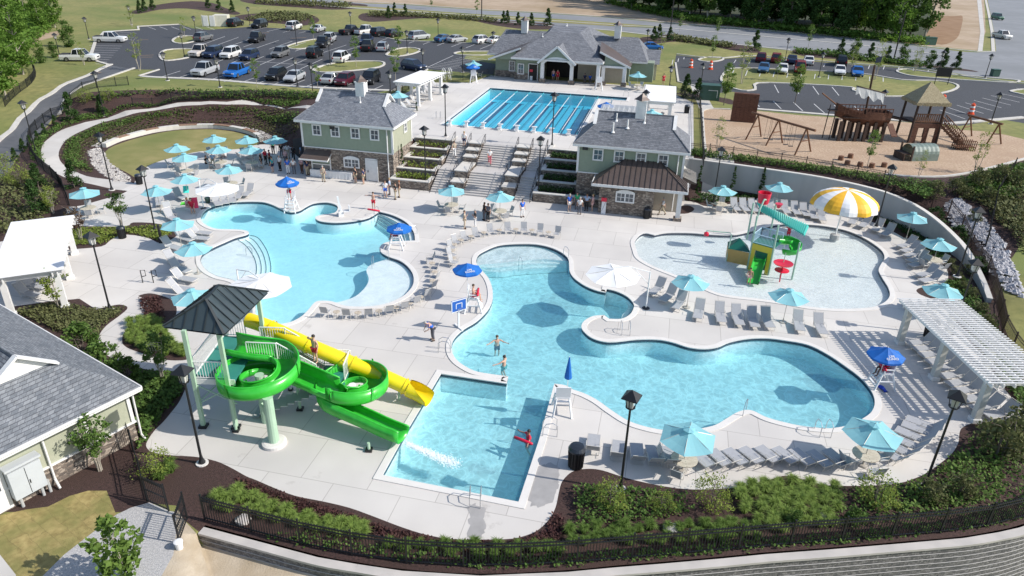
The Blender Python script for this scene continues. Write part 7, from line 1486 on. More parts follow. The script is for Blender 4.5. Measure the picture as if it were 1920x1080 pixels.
for i,k in enumerate((.3,.38,.62,.7)):
 p=A.lerp(B,k);m=MB();
 for d in(-.2,.2):m.tube([p+Vector((d,0,0)),p+Vector((d,.1,-2.3))],.015,4)
 m.box((p.x,p.y+.1,p.z-2.35),(.5,.22,.05));m.build('swing_seat',blackm,sw1)
swing('swing_frame','shorter log swing frame at the right end of the playground',(1816,216),(1880,233),[((1820,218),((1795,259),(1822,255))),((1874,232),((1850,270),(1877,270)))],U+2.7)
t=TH('pirate_ship','dark brown timber pirate ship play structure with mast and torn sail','pirate ship',(1604,262));o=Vector(t.location);m=MB();rows=[]
for i in range(13):
 x=-4.0+i*8/12;k=i/12;w=1.15*math.sin(math.pi*min(1,.12+k*.95)*.62)**.7 if k<.85 else 1.0;zb=1.75+.9*(1-k)**2*1.3;zt=3.3+1.2*(1-k)**3+(.35 if k>.6 else 0);rows.append([(x,-w,zt),(x,-w*.95,(zb+zt)/2),(x,-w*.35,zb),(x,w*.35,zb),(x,w*.95,(zb+zt)/2),(x,w,zt)])
skin_rows(m,rows);m.f.append([0,1,2,3,4,5]);m.mi.append(0);b=len(m.v)-6;m.f.append(list(range(b,b+6)));m.mi.append(0);m.build('hull',wood,t)
m=MB();m.box((.5,0,2.9),(7.0,2.0,.1));m.build('deck',wood3,t)
for x in(-3.1,-1.9,-.6,.7,2.0,3.4):
 for y in(-.8,.8):m=MB();m.box((x,y,1.2),(.42,.38,2.4));m.build('post',wood3,t)
m=MB()
for k in range(14):m.box((-3.2+k*.55,-1.1,3.75),(.07,.07,.7));m.box((-3.2+k*.55,1.1,3.75),(.07,.07,.7))
m.bar((-3.3,-1.1,4.1),(4,-1.1,4.1),.1);m.bar((-3.3,1.1,4.1),(4,1.1,4.1),.1);m.build('railing',wood,t)
m=MB();m.tube([(-3.8,0,4.1),(-6.6,0,5.6)],.09,7);m.build('bowsprit',wood2,t);m=MB();q=G(1638,112,U+9.5)-o;b_=G(1624,214,U+3.0)-o;m.tube([b_,q],.14,8);m.build('mast',wood3,t)
y0=G(1597,153,U+7)-o;y1=G(1668,168,U+6.2)-o;m=MB();m.tube([y0,y1],.07,7);m.build('yard',wood3,t);m=MB();n=9;V=[]
for i in range(n+1):k=i/n;p=Vector(y0).lerp(Vector(y1),k);V+=[p+Vector((0,-.03,-.05)),p+Vector((0,-.3,-1.0+.3*math.sin(k*17)))]
m.add(V,[(2*i,2*i+2,2*i+3,2*i+1)for i in range(n)]);m.build('torn_sail',mat('grey_canvas',(.35,.37,.38),(.45,.46,.47),3,.8),t,fixn=False)
m=MB();m.tube([(q.x,q.y,q.z),(q.x,q.y,q.z+.9)],.03,5);m.add([(q.x,q.y,q.z+.9),(q.x+.8,q.y,q.z+1.1),(q.x+.75,q.y,q.z+.4),(q.x,q.y,q.z+.3)],[(0,1,2,3)]);m.build('flag',navy,t,fixn=False)
m=MB();m.box((4.2,-1.6,1.7),(.9,2.2,.08),rx=.55);m.build('ramp',wood,t);m=MB();m.tube([(-4.2,-.2,0),(-4.0,-.2,4.2)],.07,6);m.tube([(-5.0,.3,0),(-4.8,.3,4.2)],.07,6);m.box((-4.5,0,3.6),(1.2,1.0,.1));m.build('bow_ladder',wood3,t);t.scale=(.76,.9,.93)
t=TH('tower_hut','timber play tower with thatched pyramid roof beside the pirate ship','play tower',(1716,262));m=MB();V=[Vector((x,y,4.6))for x,y in((-1.9,-1.8),(1.9,-1.8),(1.9,1.8),(-1.9,1.8))]+[Vector((0,0,6.7))];m.add(V,[(0,1,4),(1,2,4),(2,3,4),(3,0,4),(0,3,2,1)]);R_=random.Random(3)
th=m.build('thatched_roof',thatch,t);m=MB()
for a,b in((0,1),(1,2),(2,3),(3,0)):
 for k in range(34):p=V[a].lerp(V[b],k/34);m.box((p.x,p.y,p.z-.12),(.09,.09,R_.uniform(.2,.45)))
m.build('thatch_fringe',thatch,th)
for x in(-1.5,1.5):
 for y in(-1.4,1.4):m=MB();m.tube([(x*1.08,y*1.08,0),(x,y,4.7)],.14,8);m.build('post',wood3,t)
m=MB();m.box((0,0,2.3),(3.1,2.9,.14));m.build('deck',wood3,t);m=MB()
for k in range(13):m.box((-1.45+k*.24,-1.42,2.8),(.12,.05,.9))
m.box((0,-1.42,3.3),(3.0,.1,.1));m.box((0,-1.42,2.45),(3.0,.1,.1));m.build('baluster_rail',wood2,t)
for x,w in((-1.2,.7),(.15,.5),(1.35,.4)):m=MB();m.box((x,-1.45,1.1),(w,.15,2.2));m.build('arch_panel',wood,t)
m=MB();m.box((.1,-1.46,2.0),(3.0,.16,.5));m.build('arch_beam',wood,t)
m=MB()
for k in range(9):m.box((1.8+k*.22,-1.2-k*.26,2.2-k*.24),(1.1,.3,.06),rz=-.7)
m.build('stair_treads',wood3,t);m=MB()
for s in(0,1):
 a=Vector((1.5+s*.85,-1.5+s*.75,2.2));b=Vector((3.3+s*.85,-3.6+s*.75,.2));m.bar(a,b,.08,.25);m.bar(a+Vector((0,0,.95)),b+Vector((0,0,.95)),.08)
 for k in range(15):p=a.lerp(b,k/14);m.bar(p,p+Vector((0,0,.95)),.06)
m.build('stair_railing',wood2,t);m=MB()
for k in range(10):m.box((2.6+k*.2,-4.1-.05*k,.55),(.08,.05,1.1));m.box((2.6+k*.2,-3.1-.05*k,.55),(.08,.05,1.1))
m.box((3.5,-3.7,.35),(2.1,1.1,.1));m.bar((2.6,-4.1,1.1),(4.5,-4.3,1.1),.08);m.build('landing',wood2,t)
m=MB();m.tube([(-3.9,1.0,2.7),(-1.6,.3,2.3)],.07,6);m.tube([(-3.9,-.3,2.7),(-1.6,-.8,2.3)],.07,6);m.box((-2.75,0,2.4),(2.6,.9,.08),ry=.17);m.build('bridge',wood3,t)
t=TH('corrugated_shelter','small arched corrugated metal shelter on the wood chips','play shelter',(1722,297),rz=math.radians(8));m=MB();n=10;V=[]
for j,y in enumerate(np.linspace(-1.5,1.5,13)):
 for i in range(n+1):a=math.pi*i/n;r=1.0+(.03 if j%2 else 0);V.append((y,-r*math.cos(a),.75+r*.85*math.sin(a)))
m.add(V,[(j*(n+1)+i,j*(n+1)+i+1,(j+1)*(n+1)+i+1,(j+1)*(n+1)+i)for j in range(12)for i in range(n)]);m.box((0,-1.0,.38),(3,.06,.76));m.box((0,1.0,.38),(3,.06,.76));m.build('corrugated_shell',corr,t);m=MB()
for y in(-1.0,1.0):m.box((-1.6,y,.8),(.15,.15,1.6))
m.box((-2.0,0,.7),(.9,1.8,.1));m.box((-2.35,0,.35),(.1,1.8,.7));m.build('porch',wood3,t)
for p,s in(((1576,300),'leftmost'),((1594,296),'upper'),((1588,309),'lower left'),((1634,314),'middle'),((1657,313),'rightmost'),((1612,312),'half hidden by the tree')):
 m=MB();m.lathe([(.3,0),(.27,.45)],9);q=m.build('log_stool',wood2);q.location=G(*p,U);tag(q,'sawn tree stump stool on the wood chips, %s of the group'%s,'stump','tree stump stools on the wood chips')
orange=mat('safety_orange',(.75,.10,.03),rough=.5)
dr0=None
for p,s in(((1295,127),'left of the pair at the east lot entrance'),((1332,130),'right of the pair at the east lot entrance'),((1766,197),'behind the thatched play tower'),((1820,214),'beside the right swing frame')):
 if dr0 is None:
  t=TH('traffic_drum','','traffic drum',p);m=MB();r=.33
  for k in range(5):m.lathe([(r-.02*k,.1+k*.24),(r-.02*k-.01,.34+k*.24)],14,mi=k%2)
  m.lathe([(.42,0),(.42,.1)],14,mi=0);m.build('drum_body',[orange,wmet],t);m=MB();m.box((0,0,1.38),(.2,.05,.12));m.build('handle',orange,t);dr0=t;t.scale=(1.05,)*3;t['label']='orange and white traffic drum '+s;t['group']='traffic drums'
 else:dup(dr0,G(*p,U),0,'orange and white traffic drum '+s,'traffic drums',1.05)
t=TH('bin_enclosure','cream louvred bin enclosure at the top of the west car park','enclosure',(404,50),rz=math.radians(8));m=MB()
for x in(-2.6,-.2,2.6):m.box((x,0 if x<0 else 1.2,1.2),(.2,.2,2.4))
m.box((1.2,1.4,1.2),(3.0,2.6,2.3));m.build('walls',mat('cream_panel',(.60,.58,.48),(.66,.64,.54),2,.6),t)
for x in(-1.9,-.5):m=MB();m.box((x,-.1,1.2),(1.15,.1,2.2));[m.box((x,-.17,.3+k*.2),(1.0,.03,.1))for k in range(10)];m.build('gate_leaf',trim,t)
t=TH('utility_box','dark green utility transformer box between evergreens by the pavement','utility box',(1329,186),rz=LA);m=MB();m.box((0,0,1.0),(2.7,1.8,2.0));m.box((0,0,2.03),(2.8,1.9,.08));m.build('cabinet',mat('utility_green',(.03,.08,.06),(.04,.10,.075),2,.5),t);m=MB();m.box((.4,-.92,1.4),(1.3,.03,.06));m.box((1.0,-.92,.9),(.06,.03,1.0));m.build('handle_bar',wmet,t)
t=TH('sign_board','black framed sign board on two posts on the entrance island','sign',(1764,158),rz=-.15);m=MB();m.box((0,0,1.9),(2.3,.12,1.4));m.build('board',blackm,t);m=MB();[m.tube([(x,0,0),(x,0,2.4)],.06,6)for x in(-1.0,1.0)];m.build('posts',blackm,t)
t=TH('utility_box','small green utility box on the verge by the junction','utility box',(1864,143));m=MB();m.box((0,0,.6),(1.2,1.0,1.1));m.box((0,0,1.18),(1.3,1.1,.06));m.build('cabinet',MATS['utility_green'],t)
t=TH('utility_box','dark utility box beside the brown clay patch','utility box',(1741,84));m=MB();m.box((0,0,.8),(2.6,1.2,1.6));m.box((0,0,1.64),(2.7,1.3,.08));m.build('cabinet',MATS['utility_green'],t)
t=TH('bucket','white plastic bucket with lid propping the gate','bucket',(337,1028),0);m=MB();m.lathe([(.14,0),(.17,.36)],16);m.build('pail',plastic,t);m=MB();m.lathe([(.19,.36),(.19,.40),(.12,.42)],16);m.build('lid',plastic,t)
t=TH('buffet_table','long buffet table under a white cloth in front of the left pool house','table',(624,332),0,LA);m=MB();m.box((0,0,.72),(4.6,.8,.04));m.build('tabletop',plastic,t)
m=MB();n=60;V=[]
for i in range(n+1):
 x=-2.35+4.7*i/n;V+=[(x,-.43+.03*math.sin(i*1.3),.02),(x,-.41,.75)]
m.add(V,[(2*i,2*i+2,2*i+3,2*i+1)for i in range(n)]);m.add([(-2.35,-.41,.75),(2.35,-.41,.75),(2.35,.41,.75),(-2.35,.41,.75),(-2.35,-.41,.02),(-2.35,.41,.02),(2.35,-.41,.02),(2.35,.41,.02)],[(0,1,2,3),(0,3,5,4),(1,2,7,6)])
q=m.build('tablecloth',whitec,fixn=False);q.location=t.location;q.rotation_euler=(0,0,LA);tag(q,'white cloth hanging to the ground over the buffet table','tablecloth')
for i in range(7):
 m=MB();m.lathe([(.02,0),(.16,.02),(.18,.1)],12);q=m.build('serving_dish',mat('foil_tray',(.6,.58,.55),rough=.35,metal=.4));q.location=Vector(t.location)+Matrix.Rotation(LA,3,'Z')@Vector((-.6+i*.42,.05*(i%3),.76));tag(q,'silver serving dish on the white buffet cloth, %s from the left'%ORD[i],'dish','serving dishes on the buffet')
t=TH('loudspeaker','black column loudspeaker on the deck beside the left shrub bed','loudspeaker',(303,455),0);m=MB();m.box((0,0,1.0),(.16,.16,1.1));m.build('column',blackm,t);m=MB();m.box((0,0,.22),(.3,.3,.45));m.build('base_unit',blackm,t)
for p,z,s in(((1131,400),0,'against the stone wall beside the porch'),((996,150),U,'beside the clubhouse doorway')):
 t=TH('rescue_board','white rescue board with red pack '+s,'rescue board',p,z,LA);m=MB();m.box((0,-.1,.75),(.42,.09,1.5),rx=-.1);m.build('board',plastic,t);m=MB();m.box((0,-.2,1.45),(.5,.22,.35));m.build('pack',red,t);m=MB();m.bar((-.15,-.17,.3),(.15,-.1,1.2),.05,.02);m.build('strap',blackm,t)
for p,s,rz in(((268,530),'left',.2),((288,530),'right',.2)):
 t=TH('bike_loop','short black loop railing, %s of two at the path start'%s,'railing',p,0,rz,'loop railings at the path start');m=MB();m.tube([(0,0,0),(0,0,1.0),(.3,0,1.0),(.3,0,.55),(.05,0,.5)],.035,6);m.build('loop',blackm,t)
tarp=MB();a,b=G(545,292,0),G(580,318,0);tarp.add([(a.x,a.y+1.2,0),(b.x,b.y+.6,0),(b.x,b.y+.6,3.4),(a.x,a.y+1.4,1.6)],[(0,1,2,3)]);tarp.add([(a.x,a.y+1.25,0),(b.x,b.y+.65,0),(b.x,b.y+.65,3.4),(a.x,a.y+1.45,1.6)],[(0,1,2,3)]);q=tarp.build('screen_tarp',mat('black_screen',(.012,.014,.02),rough=.9));tag(q,'black screen cloth stretched left of the left pool house','tarp')
t=TH('lane_reel','white spoked lane rope reel at the upper left pergola','reel',(838,150),U,.5);m=MB()
for x in(-.5,.5):m.tube([(x,.8*math.cos(k*math.pi/8),1+.8*math.sin(k*math.pi/8))for k in range(16)],.04,5,closed=True);[m.bar((x,-.8*math.cos(k*math.pi/3),1-.8*math.sin(k*math.pi/3)),(x,.8*math.cos(k*math.pi/3),1+.8*math.sin(k*math.pi/3)),.04)for k in range(3)]
m.tube([(-.5,0,1),(.5,0,1)],.1,8);m.build('reel_drum',wmet,t);m=MB();m.bar((-.5,-.5,0),(-.5,0,1),.06);m.bar((.5,-.5,0),(.5,0,1),.06);m.bar((-.5,.5,0),(-.5,0,1),.06);m.bar((.5,.5,0),(.5,0,1),.06);m.build('stand',wmet,t)
def lathe_pts():pass
def P3(**k):return k
BASE=dict(pel=(0,0,.95),che=(0,.01,1.28),nec=(0,.01,1.47),hd=(0,-.01,1.60),tp=(0,0,1.71),sh=(.18,.01,1.40),el=(.25,.03,1.13),wr=(.27,-.06,.89),ha=(.27,-.1,.81),hi=(.095,0,.90),kn=(.11,-.03,.50),an=(.115,.02,.09),to=(.13,-.15,.04))
def pose(**k):
 d={}
 for n,p in BASE.items():
  if n in('pel','che','nec','hd','tp'):d[n]=k.get(n,p)
  else:d[n+'L']=k.get(n+'L',k.get(n,p));q=k.get(n+'R',k.get(n,p));d[n+'R']=(-q[0],q[1],q[2])if(n+'R')not in k or True else q
 return d
POSES={'stand':pose(),'akimbo':pose(el=(.38,.1,1.15),wr=(.2,-.05,1.0),ha=(.14,-.1,.98)),'folded':pose(el=(.27,-.08,1.14),wr=(.04,-.24,1.2),ha=(-.04,-.25,1.22)),'phone':pose(elR=(.24,-.1,1.16),wrR=(.12,-.25,1.36),haR=(.08,-.28,1.42)),'walk':pose(knL=(.1,-.25,.55),anL=(.1,-.3,.12),toL=(.11,-.46,.1),knR=(.1,.08,.5),anR=(.1,.34,.14),toR=(.1,.22,.04),elL=(.24,.14,1.15),wrL=(.25,.2,.92),haL=(.25,.2,.84),elR=(.24,-.12,1.16),wrR=(.23,-.26,.98),haR=(.23,-.32,.93)),'arms_out':pose(el=(.42,.08,1.38),wr=(.62,.05,1.34),ha=(.7,.03,1.33)),'raise':pose(elR=(.36,-.1,1.5),wrR=(.2,-.22,1.62),haR=(.13,-.22,1.66)),'bend':pose(che=(0,-.22,1.2),nec=(0,-.36,1.32),hd=(0,-.48,1.38),tp=(0,-.56,1.44),sh=(.18,-.3,1.27),el=(.24,-.36,1.02),wr=(.16,-.5,.9),ha=(.12,-.55,.86)),'sit':pose(pel=(0,0,.12),che=(0,.03,.45),nec=(0,.03,.64),hd=(0,0,.77),tp=(0,.01,.88),sh=(.18,.03,.57),el=(.26,-.03,.32),wr=(.2,-.24,.22),ha=(.16,-.32,.2),hi=(.095,-.02,.1),kn=(.13,-.45,.12),an=(.13,-.5,-.32),to=(.14,-.65,-.38)),'swim':pose(el=(.4,-.12,1.3),wr=(.6,-.28,1.28),ha=(.68,-.32,1.28),kn=(.12,-.1,.52),an=(.12,.1,.12)),'hold':pose(elR=(.26,-.1,1.14),wrR=(.3,-.3,1.05),haR=(.3,-.38,1.03),knL=(.12,-.12,.52)),'slide':pose(pel=(0,0,.3),che=(0,.08,.6),nec=(0,.08,.78),hd=(0,.05,.9),tp=(0,.06,1.0),sh=(.17,.08,.72),el=(.24,.0,.5),wr=(.2,-.2,.4),ha=(.18,-.28,.38),hi=(.09,-.02,.28),kn=(.12,-.35,.42),an=(.12,-.62,.12),to=(.12,-.75,.1))}
E_=[('pel','che'),('che','nec'),('nec','hd'),('hd','tp')]+[(a+s,b+s)for s in 'LR' for a,b in(('sh','el'),('el','wr'),('wr','ha'),('hi','kn'),('kn','an'),('an','to'))]+[(a,b+s)for s in 'LR' for a,b in(('che','sh'),('pel','hi'))]
RAD=dict(pel=(.15,.11),che=(.16,.11),nec=(.055,.055),hd=(.08,.1),tp=(.06,.07),sh=(.06,.06),el=(.042,.042),wr=(.028,.028),ha=(.04,.022),hi=(.085,.085),kn=(.058,.058),an=(.038,.038),to=(.04,.03))
def skin_mesh(key,P,edges,grow=0.0,rad=None):
 names=sorted({n for e in edges for n in e},key=lambda n:(n!='pel',n!='che',n));me=bpy.data.meshes.new('sk');me.from_pydata([P[n]for n in names],[(names.index(a),names.index(b))for a,b in edges],[])
 o=bpy.data.objects.new('sk',me);col.objects.link(o);md=o.modifiers.new('s','SKIN');md.use_smooth_shade=True;sv=me.skin_vertices[0].data
 for i,n in enumerate(names):
  r=(rad or RAD).get(n,RAD[n.rstrip('LR')]if n.rstrip('LR')in RAD else(.05,.05));sv[i].radius=(r[0]+grow,r[1]+grow);sv[i].use_root=(i==0)
 o.modifiers.new('u','SUBSURF').levels=1;dg=bpy.context.evaluated_depsgraph_get();m2=bpy.data.meshes.new_from_object(o.evaluated_get(dg));bpy.data.objects.remove(o);return m2
def fromP(me,name,m,parent):
 me=me.copy();me.materials.clear();me.materials.append(m);o=bpy.data.objects.new(name,me);col.objects.link(o);o.parent=parent;return o
PM={}
def pmesh(po,part):
 k=(po,part)
 if k in PM:return PM[k]
 P=POSES[po]
 if part=='body':
  me=skin_mesh(k,P,E_);bm=bmesh.new();bm.from_mesh(me);mb=MB()
  for s in 'LR':
   h=Vector(P['ha'+s]);w=Vector(P['wr'+s]);d=(h-w).normalized();sd_=d.cross(Vector((0,1,0)));sd_=sd_.normalized()if sd_.length>.1 else Vector((1,0,0));nn=d.cross(sd_)
   for j,l in enumerate((.075,.085,.08,.06)):b=h+sd_*(-.03+.02*j)+d*.01;mb.tube([b,b+d*l*.55+nn*.005,b+d*l+nn*.02],[.011,.01,.007],5)
   b=h-sd_*.035-d*.03;mb.tube([b,b-sd_*.03+d*.03,b-sd_*.035+d*.06],[.012,.011,.008],5)
  hd=Vector(P['hd']);tp=Vector(P['tp']);u=(tp-Vector(P['nec'])).normalized();f=Vector((0,-1,0));mb.add([hd+f*.09+u*.03,hd+f*.12-u*.01,hd+f*.085-u*.015+Vector((.018,0,0)),hd+f*.085-u*.015-Vector((.018,0,0))],[(0,1,2),(0,3,1),(1,3,2)])
  for s in(-1,1):mb.tube([hd+Vector((s*.078,.0,.03)),hd+Vector((s*.09,.01,-.02))],.014,5)
  b0=[bm.verts.new(v)for v in mb.v];bm.verts.ensure_lookup_table()
  for fc in mb.f:
   try:bm.faces.new([b0[i]for i in fc])
   except ValueError:pass
  bm.to_mesh(me);bm.free()
 elif part=='shirt':me=skin_mesh(k,{**P,**{n+s:tuple(Vector(P['sh'+s]).lerp(Vector(P['el'+s]),.75))for n in('el',)for s in 'LR'},'hm':tuple(Vector(P['pel'])+Vector((0,0,-.04)))},[('che','pel')]+[('che','sh'+s)for s in 'LR']+[('sh'+s,'el'+s)for s in 'LR'],.022)
 elif part in('shorts','trousers'):
  Q=dict(P);f=.72 if part=='shorts' else .93
  if part=='shorts':
   for s in 'LR':Q['kn'+s]=tuple(Vector(P['hi'+s]).lerp(Vector(P['kn'+s]),f))
   ed=[('pel','hi'+s)for s in 'LR']+[('hi'+s,'kn'+s)for s in 'LR'];rad={'knL':(.085,.085),'knR':(.085,.085),'pel':(.135,.105)}
  else:
   for s in 'LR':Q['an'+s]=tuple(Vector(P['kn'+s]).lerp(Vector(P['an'+s]),f))
   ed=[('pel','hi'+s)for s in 'LR']+[('hi'+s,'kn'+s)for s in 'LR']+[('kn'+s,'an'+s)for s in 'LR'];rad={'anL':(.055,.055),'anR':(.055,.055),'pel':(.135,.105)}
  rad={**{n:RAD[n.rstrip('LR')]for n in Q if n.rstrip('LR')in RAD},**rad};me=skin_mesh(k,Q,ed,.02,rad)
 elif part=='shoes':
  mb=MB()
  for s in 'LR':a=Vector(P['an'+s]);b=Vector(P['to'+s]);mb.tube([a+Vector((0,.04,-.04)),a.lerp(b,.5)+Vector((0,0,-.02)),b],[.05,.055,.045],8)
  me=bpy.data.meshes.new('shoes');me.from_pydata([tuple(v)for v in mb.v],[],mb.f)
 elif part in('hair','long_hair'):
  bm=bmesh.new();bmesh.ops.create_icosphere(bm,subdivisions=2,radius=.105);hd=Vector(P['hd']);tp=Vector(P['tp'])
  for v in bm.verts:
   if v.co.z<-.02 and v.co.y<.03:v.co*=.7
   if part=='long_hair' and v.co.z<0 and v.co.y>0:v.co.z-=.16
   v.co+=hd.lerp(tp,.45)+Vector((0,.018,.012))
  me=bpy.data.meshes.new('hair');bm.to_mesh(me);bm.free()
 PM[k]=me;return me
skins={'fair':mat('skin_fair',(.55,.33,.24),rough=.6),'tan':mat('skin_tan',(.40,.22,.15),rough=.6),'brown':mat('skin_brown',(.14,.07,.045),rough=.6)}
def cl(c):return mat('cloth_%s'%''.join('%02x'%int(q*99)for q in c),c,rough=.85)
WHT,NAV,BLU,BLK,KHA,GRY,RED,TEA,PNK,LBL,GRN,BRN,TAN=(.72,.72,.72),(.02,.03,.09),(.02,.12,.55),(.015,.015,.018),(.42,.36,.26),(.12,.12,.14),(.55,.02,.05),(.04,.30,.32),(.60,.38,.38),(.35,.45,.60),(.03,.35,.15),(.10,.05,.035),(.50,.42,.32)
HB={'dark':(.02,.014,.01),'brown':(.07,.04,.02),'grey':(.35,.34,.33),'blond':(.35,.24,.11),'red':(.30,.10,.03)}
def person(loc,ang,po,shirt,pants,lab,short=False,hair='brown',skin='fair',sc=1.0,long=False,grp=None,shoes=True,dress=None):
 """ang: direction faced, degrees ccw from +X"""
 t=thing('person',lab,'person',loc,math.radians(ang)+math.pi/2,grp);t.scale=(sc,)*3
 if po=='sit' and False:pass
 b=fromP(pmesh(po,'body'),'body',skins[skin],t);b.data.polygons.foreach_set('use_smooth',[True]*len(b.data.polygons))
 if shirt:fromP(pmesh(po,'shirt'),'shirt',cl(shirt),t)
 if pants:fromP(pmesh(po,'shorts' if short else 'trousers'),'shorts' if short else 'trousers',cl(pants),t)
 fromP(pmesh(po,'long_hair' if long else 'hair'),'hair',mat('hair_'+hair,HB[hair],rough=.6),t)
 if shoes and po not in('swim',):fromP(pmesh(po,'shoes'),'shoes',cl(BLK if not short else TAN),t)
 return t
def tube_at(loc,rz,lab,tilt=0.0,l=1.15):
 m=MB();m.lathe([(.03,-l/2),(.085,-l/2+.06),(.09,0),(.085,l/2-.06),(.03,l/2)],10);q=m.build('rescue_tube',red,smooth=True);q.location=loc;q.rotation_euler=(math.pi/2+tilt,0,rz);tag(q,lab,'rescue tube')
ZP=G
person(G(812,638),-150,'bend',BLU,GRY,'person in a blue shirt and grey trousers bending forward beside the centre pool',hair='grey',sc=1.02)
person(G(701,393),-100,'arms_out',None,RED,'shirtless lifeguard in red shorts standing on the deck by the curved steps',True,shoes=False);tube_at(G(701,393,1.15)+Vector((0,-.12,0)),1.6,'red rescue tube held by the deck lifeguard at the curved steps',.15)
def on_guard(p,dz=0.0):q,rz=GLOC[p];return Vector((q.x,q.y,q.z+1.16)),rz
q,rz=on_guard((547,396));person(Vector((q.x,q.y-.05,q.z)),-95,'arms_out',None,RED,'shirtless lifeguard standing on the chair behind the left pool',True,shoes=False,sc=.98);tube_at(q+Vector((0,.1,1.36)),math.pi/2,'red rescue tube on the shoulders of the standing chair lifeguard',l=1.4)
for p,s,hr,sk,lg in(((744,465),'on the left pool peninsula','dark','tan',True),((888,582),'on the left bank of the centre pool','brown','fair',False),((1651,724),'in the striped shade at the right','dark','brown',True)):
 q,rz=on_guard(p);a=math.degrees(rz)-90;person(q+Vector((0,0,.0)),a,'sit',RED if sk!='fair' else None,RED,'lifeguard in red seated on the white chair '+s,True,hr,sk,.98,lg,shoes=False);tube_at(q+Matrix.Rotation(rz,3,'Z')@Vector((0,-.3,.3)),rz+math.pi/2,'red rescue tube, lap of the lifeguard '+s)
def swimmer(px,ang,lab,sub=.95,**k):person(G(px[0],px[1],-.13)-Vector((0,0,sub+.2)),ang,'swim',k.pop('shirt',None),k.pop('pants',NAV),lab,True,**k)
swimmer((932,641),-80,'shirtless swimmer with outstretched arms in the centre pool',1.05);swimmer((945,684),150,'broad shirtless swimmer in blue trunks standing in the centre pool',.85,hair='dark',pants=TEA)
swimmer((991,820),-160,'lifeguard in red swimming in the slide pool',1.05,hair='dark',skin='tan',shirt=RED,pants=RED);tube_at(G(981,826,-.1),math.radians(60),'red rescue tube floating beside the swimmer in the slide pool')
person(Vector((TW.x+px1+1.4+2.0,TW.y+.4,2.45)),-120,'raise',None,RED,'shirtless lifeguard in red shorts on the slide tower stairs',True,'dark',shoes=False)
person(G(1403,533),-110,'hold',None,PNK,'child in pink and purple trunks stepping off the green splash slide',True,'dark','tan',.8,shoes=False)
person(G(1476,450),-90,'arms_out',RED,RED,'child in a red swimsuit behind the splash structure',True,'dark','tan',.85,shoes=False)
gs_='people standing about the pool deck'
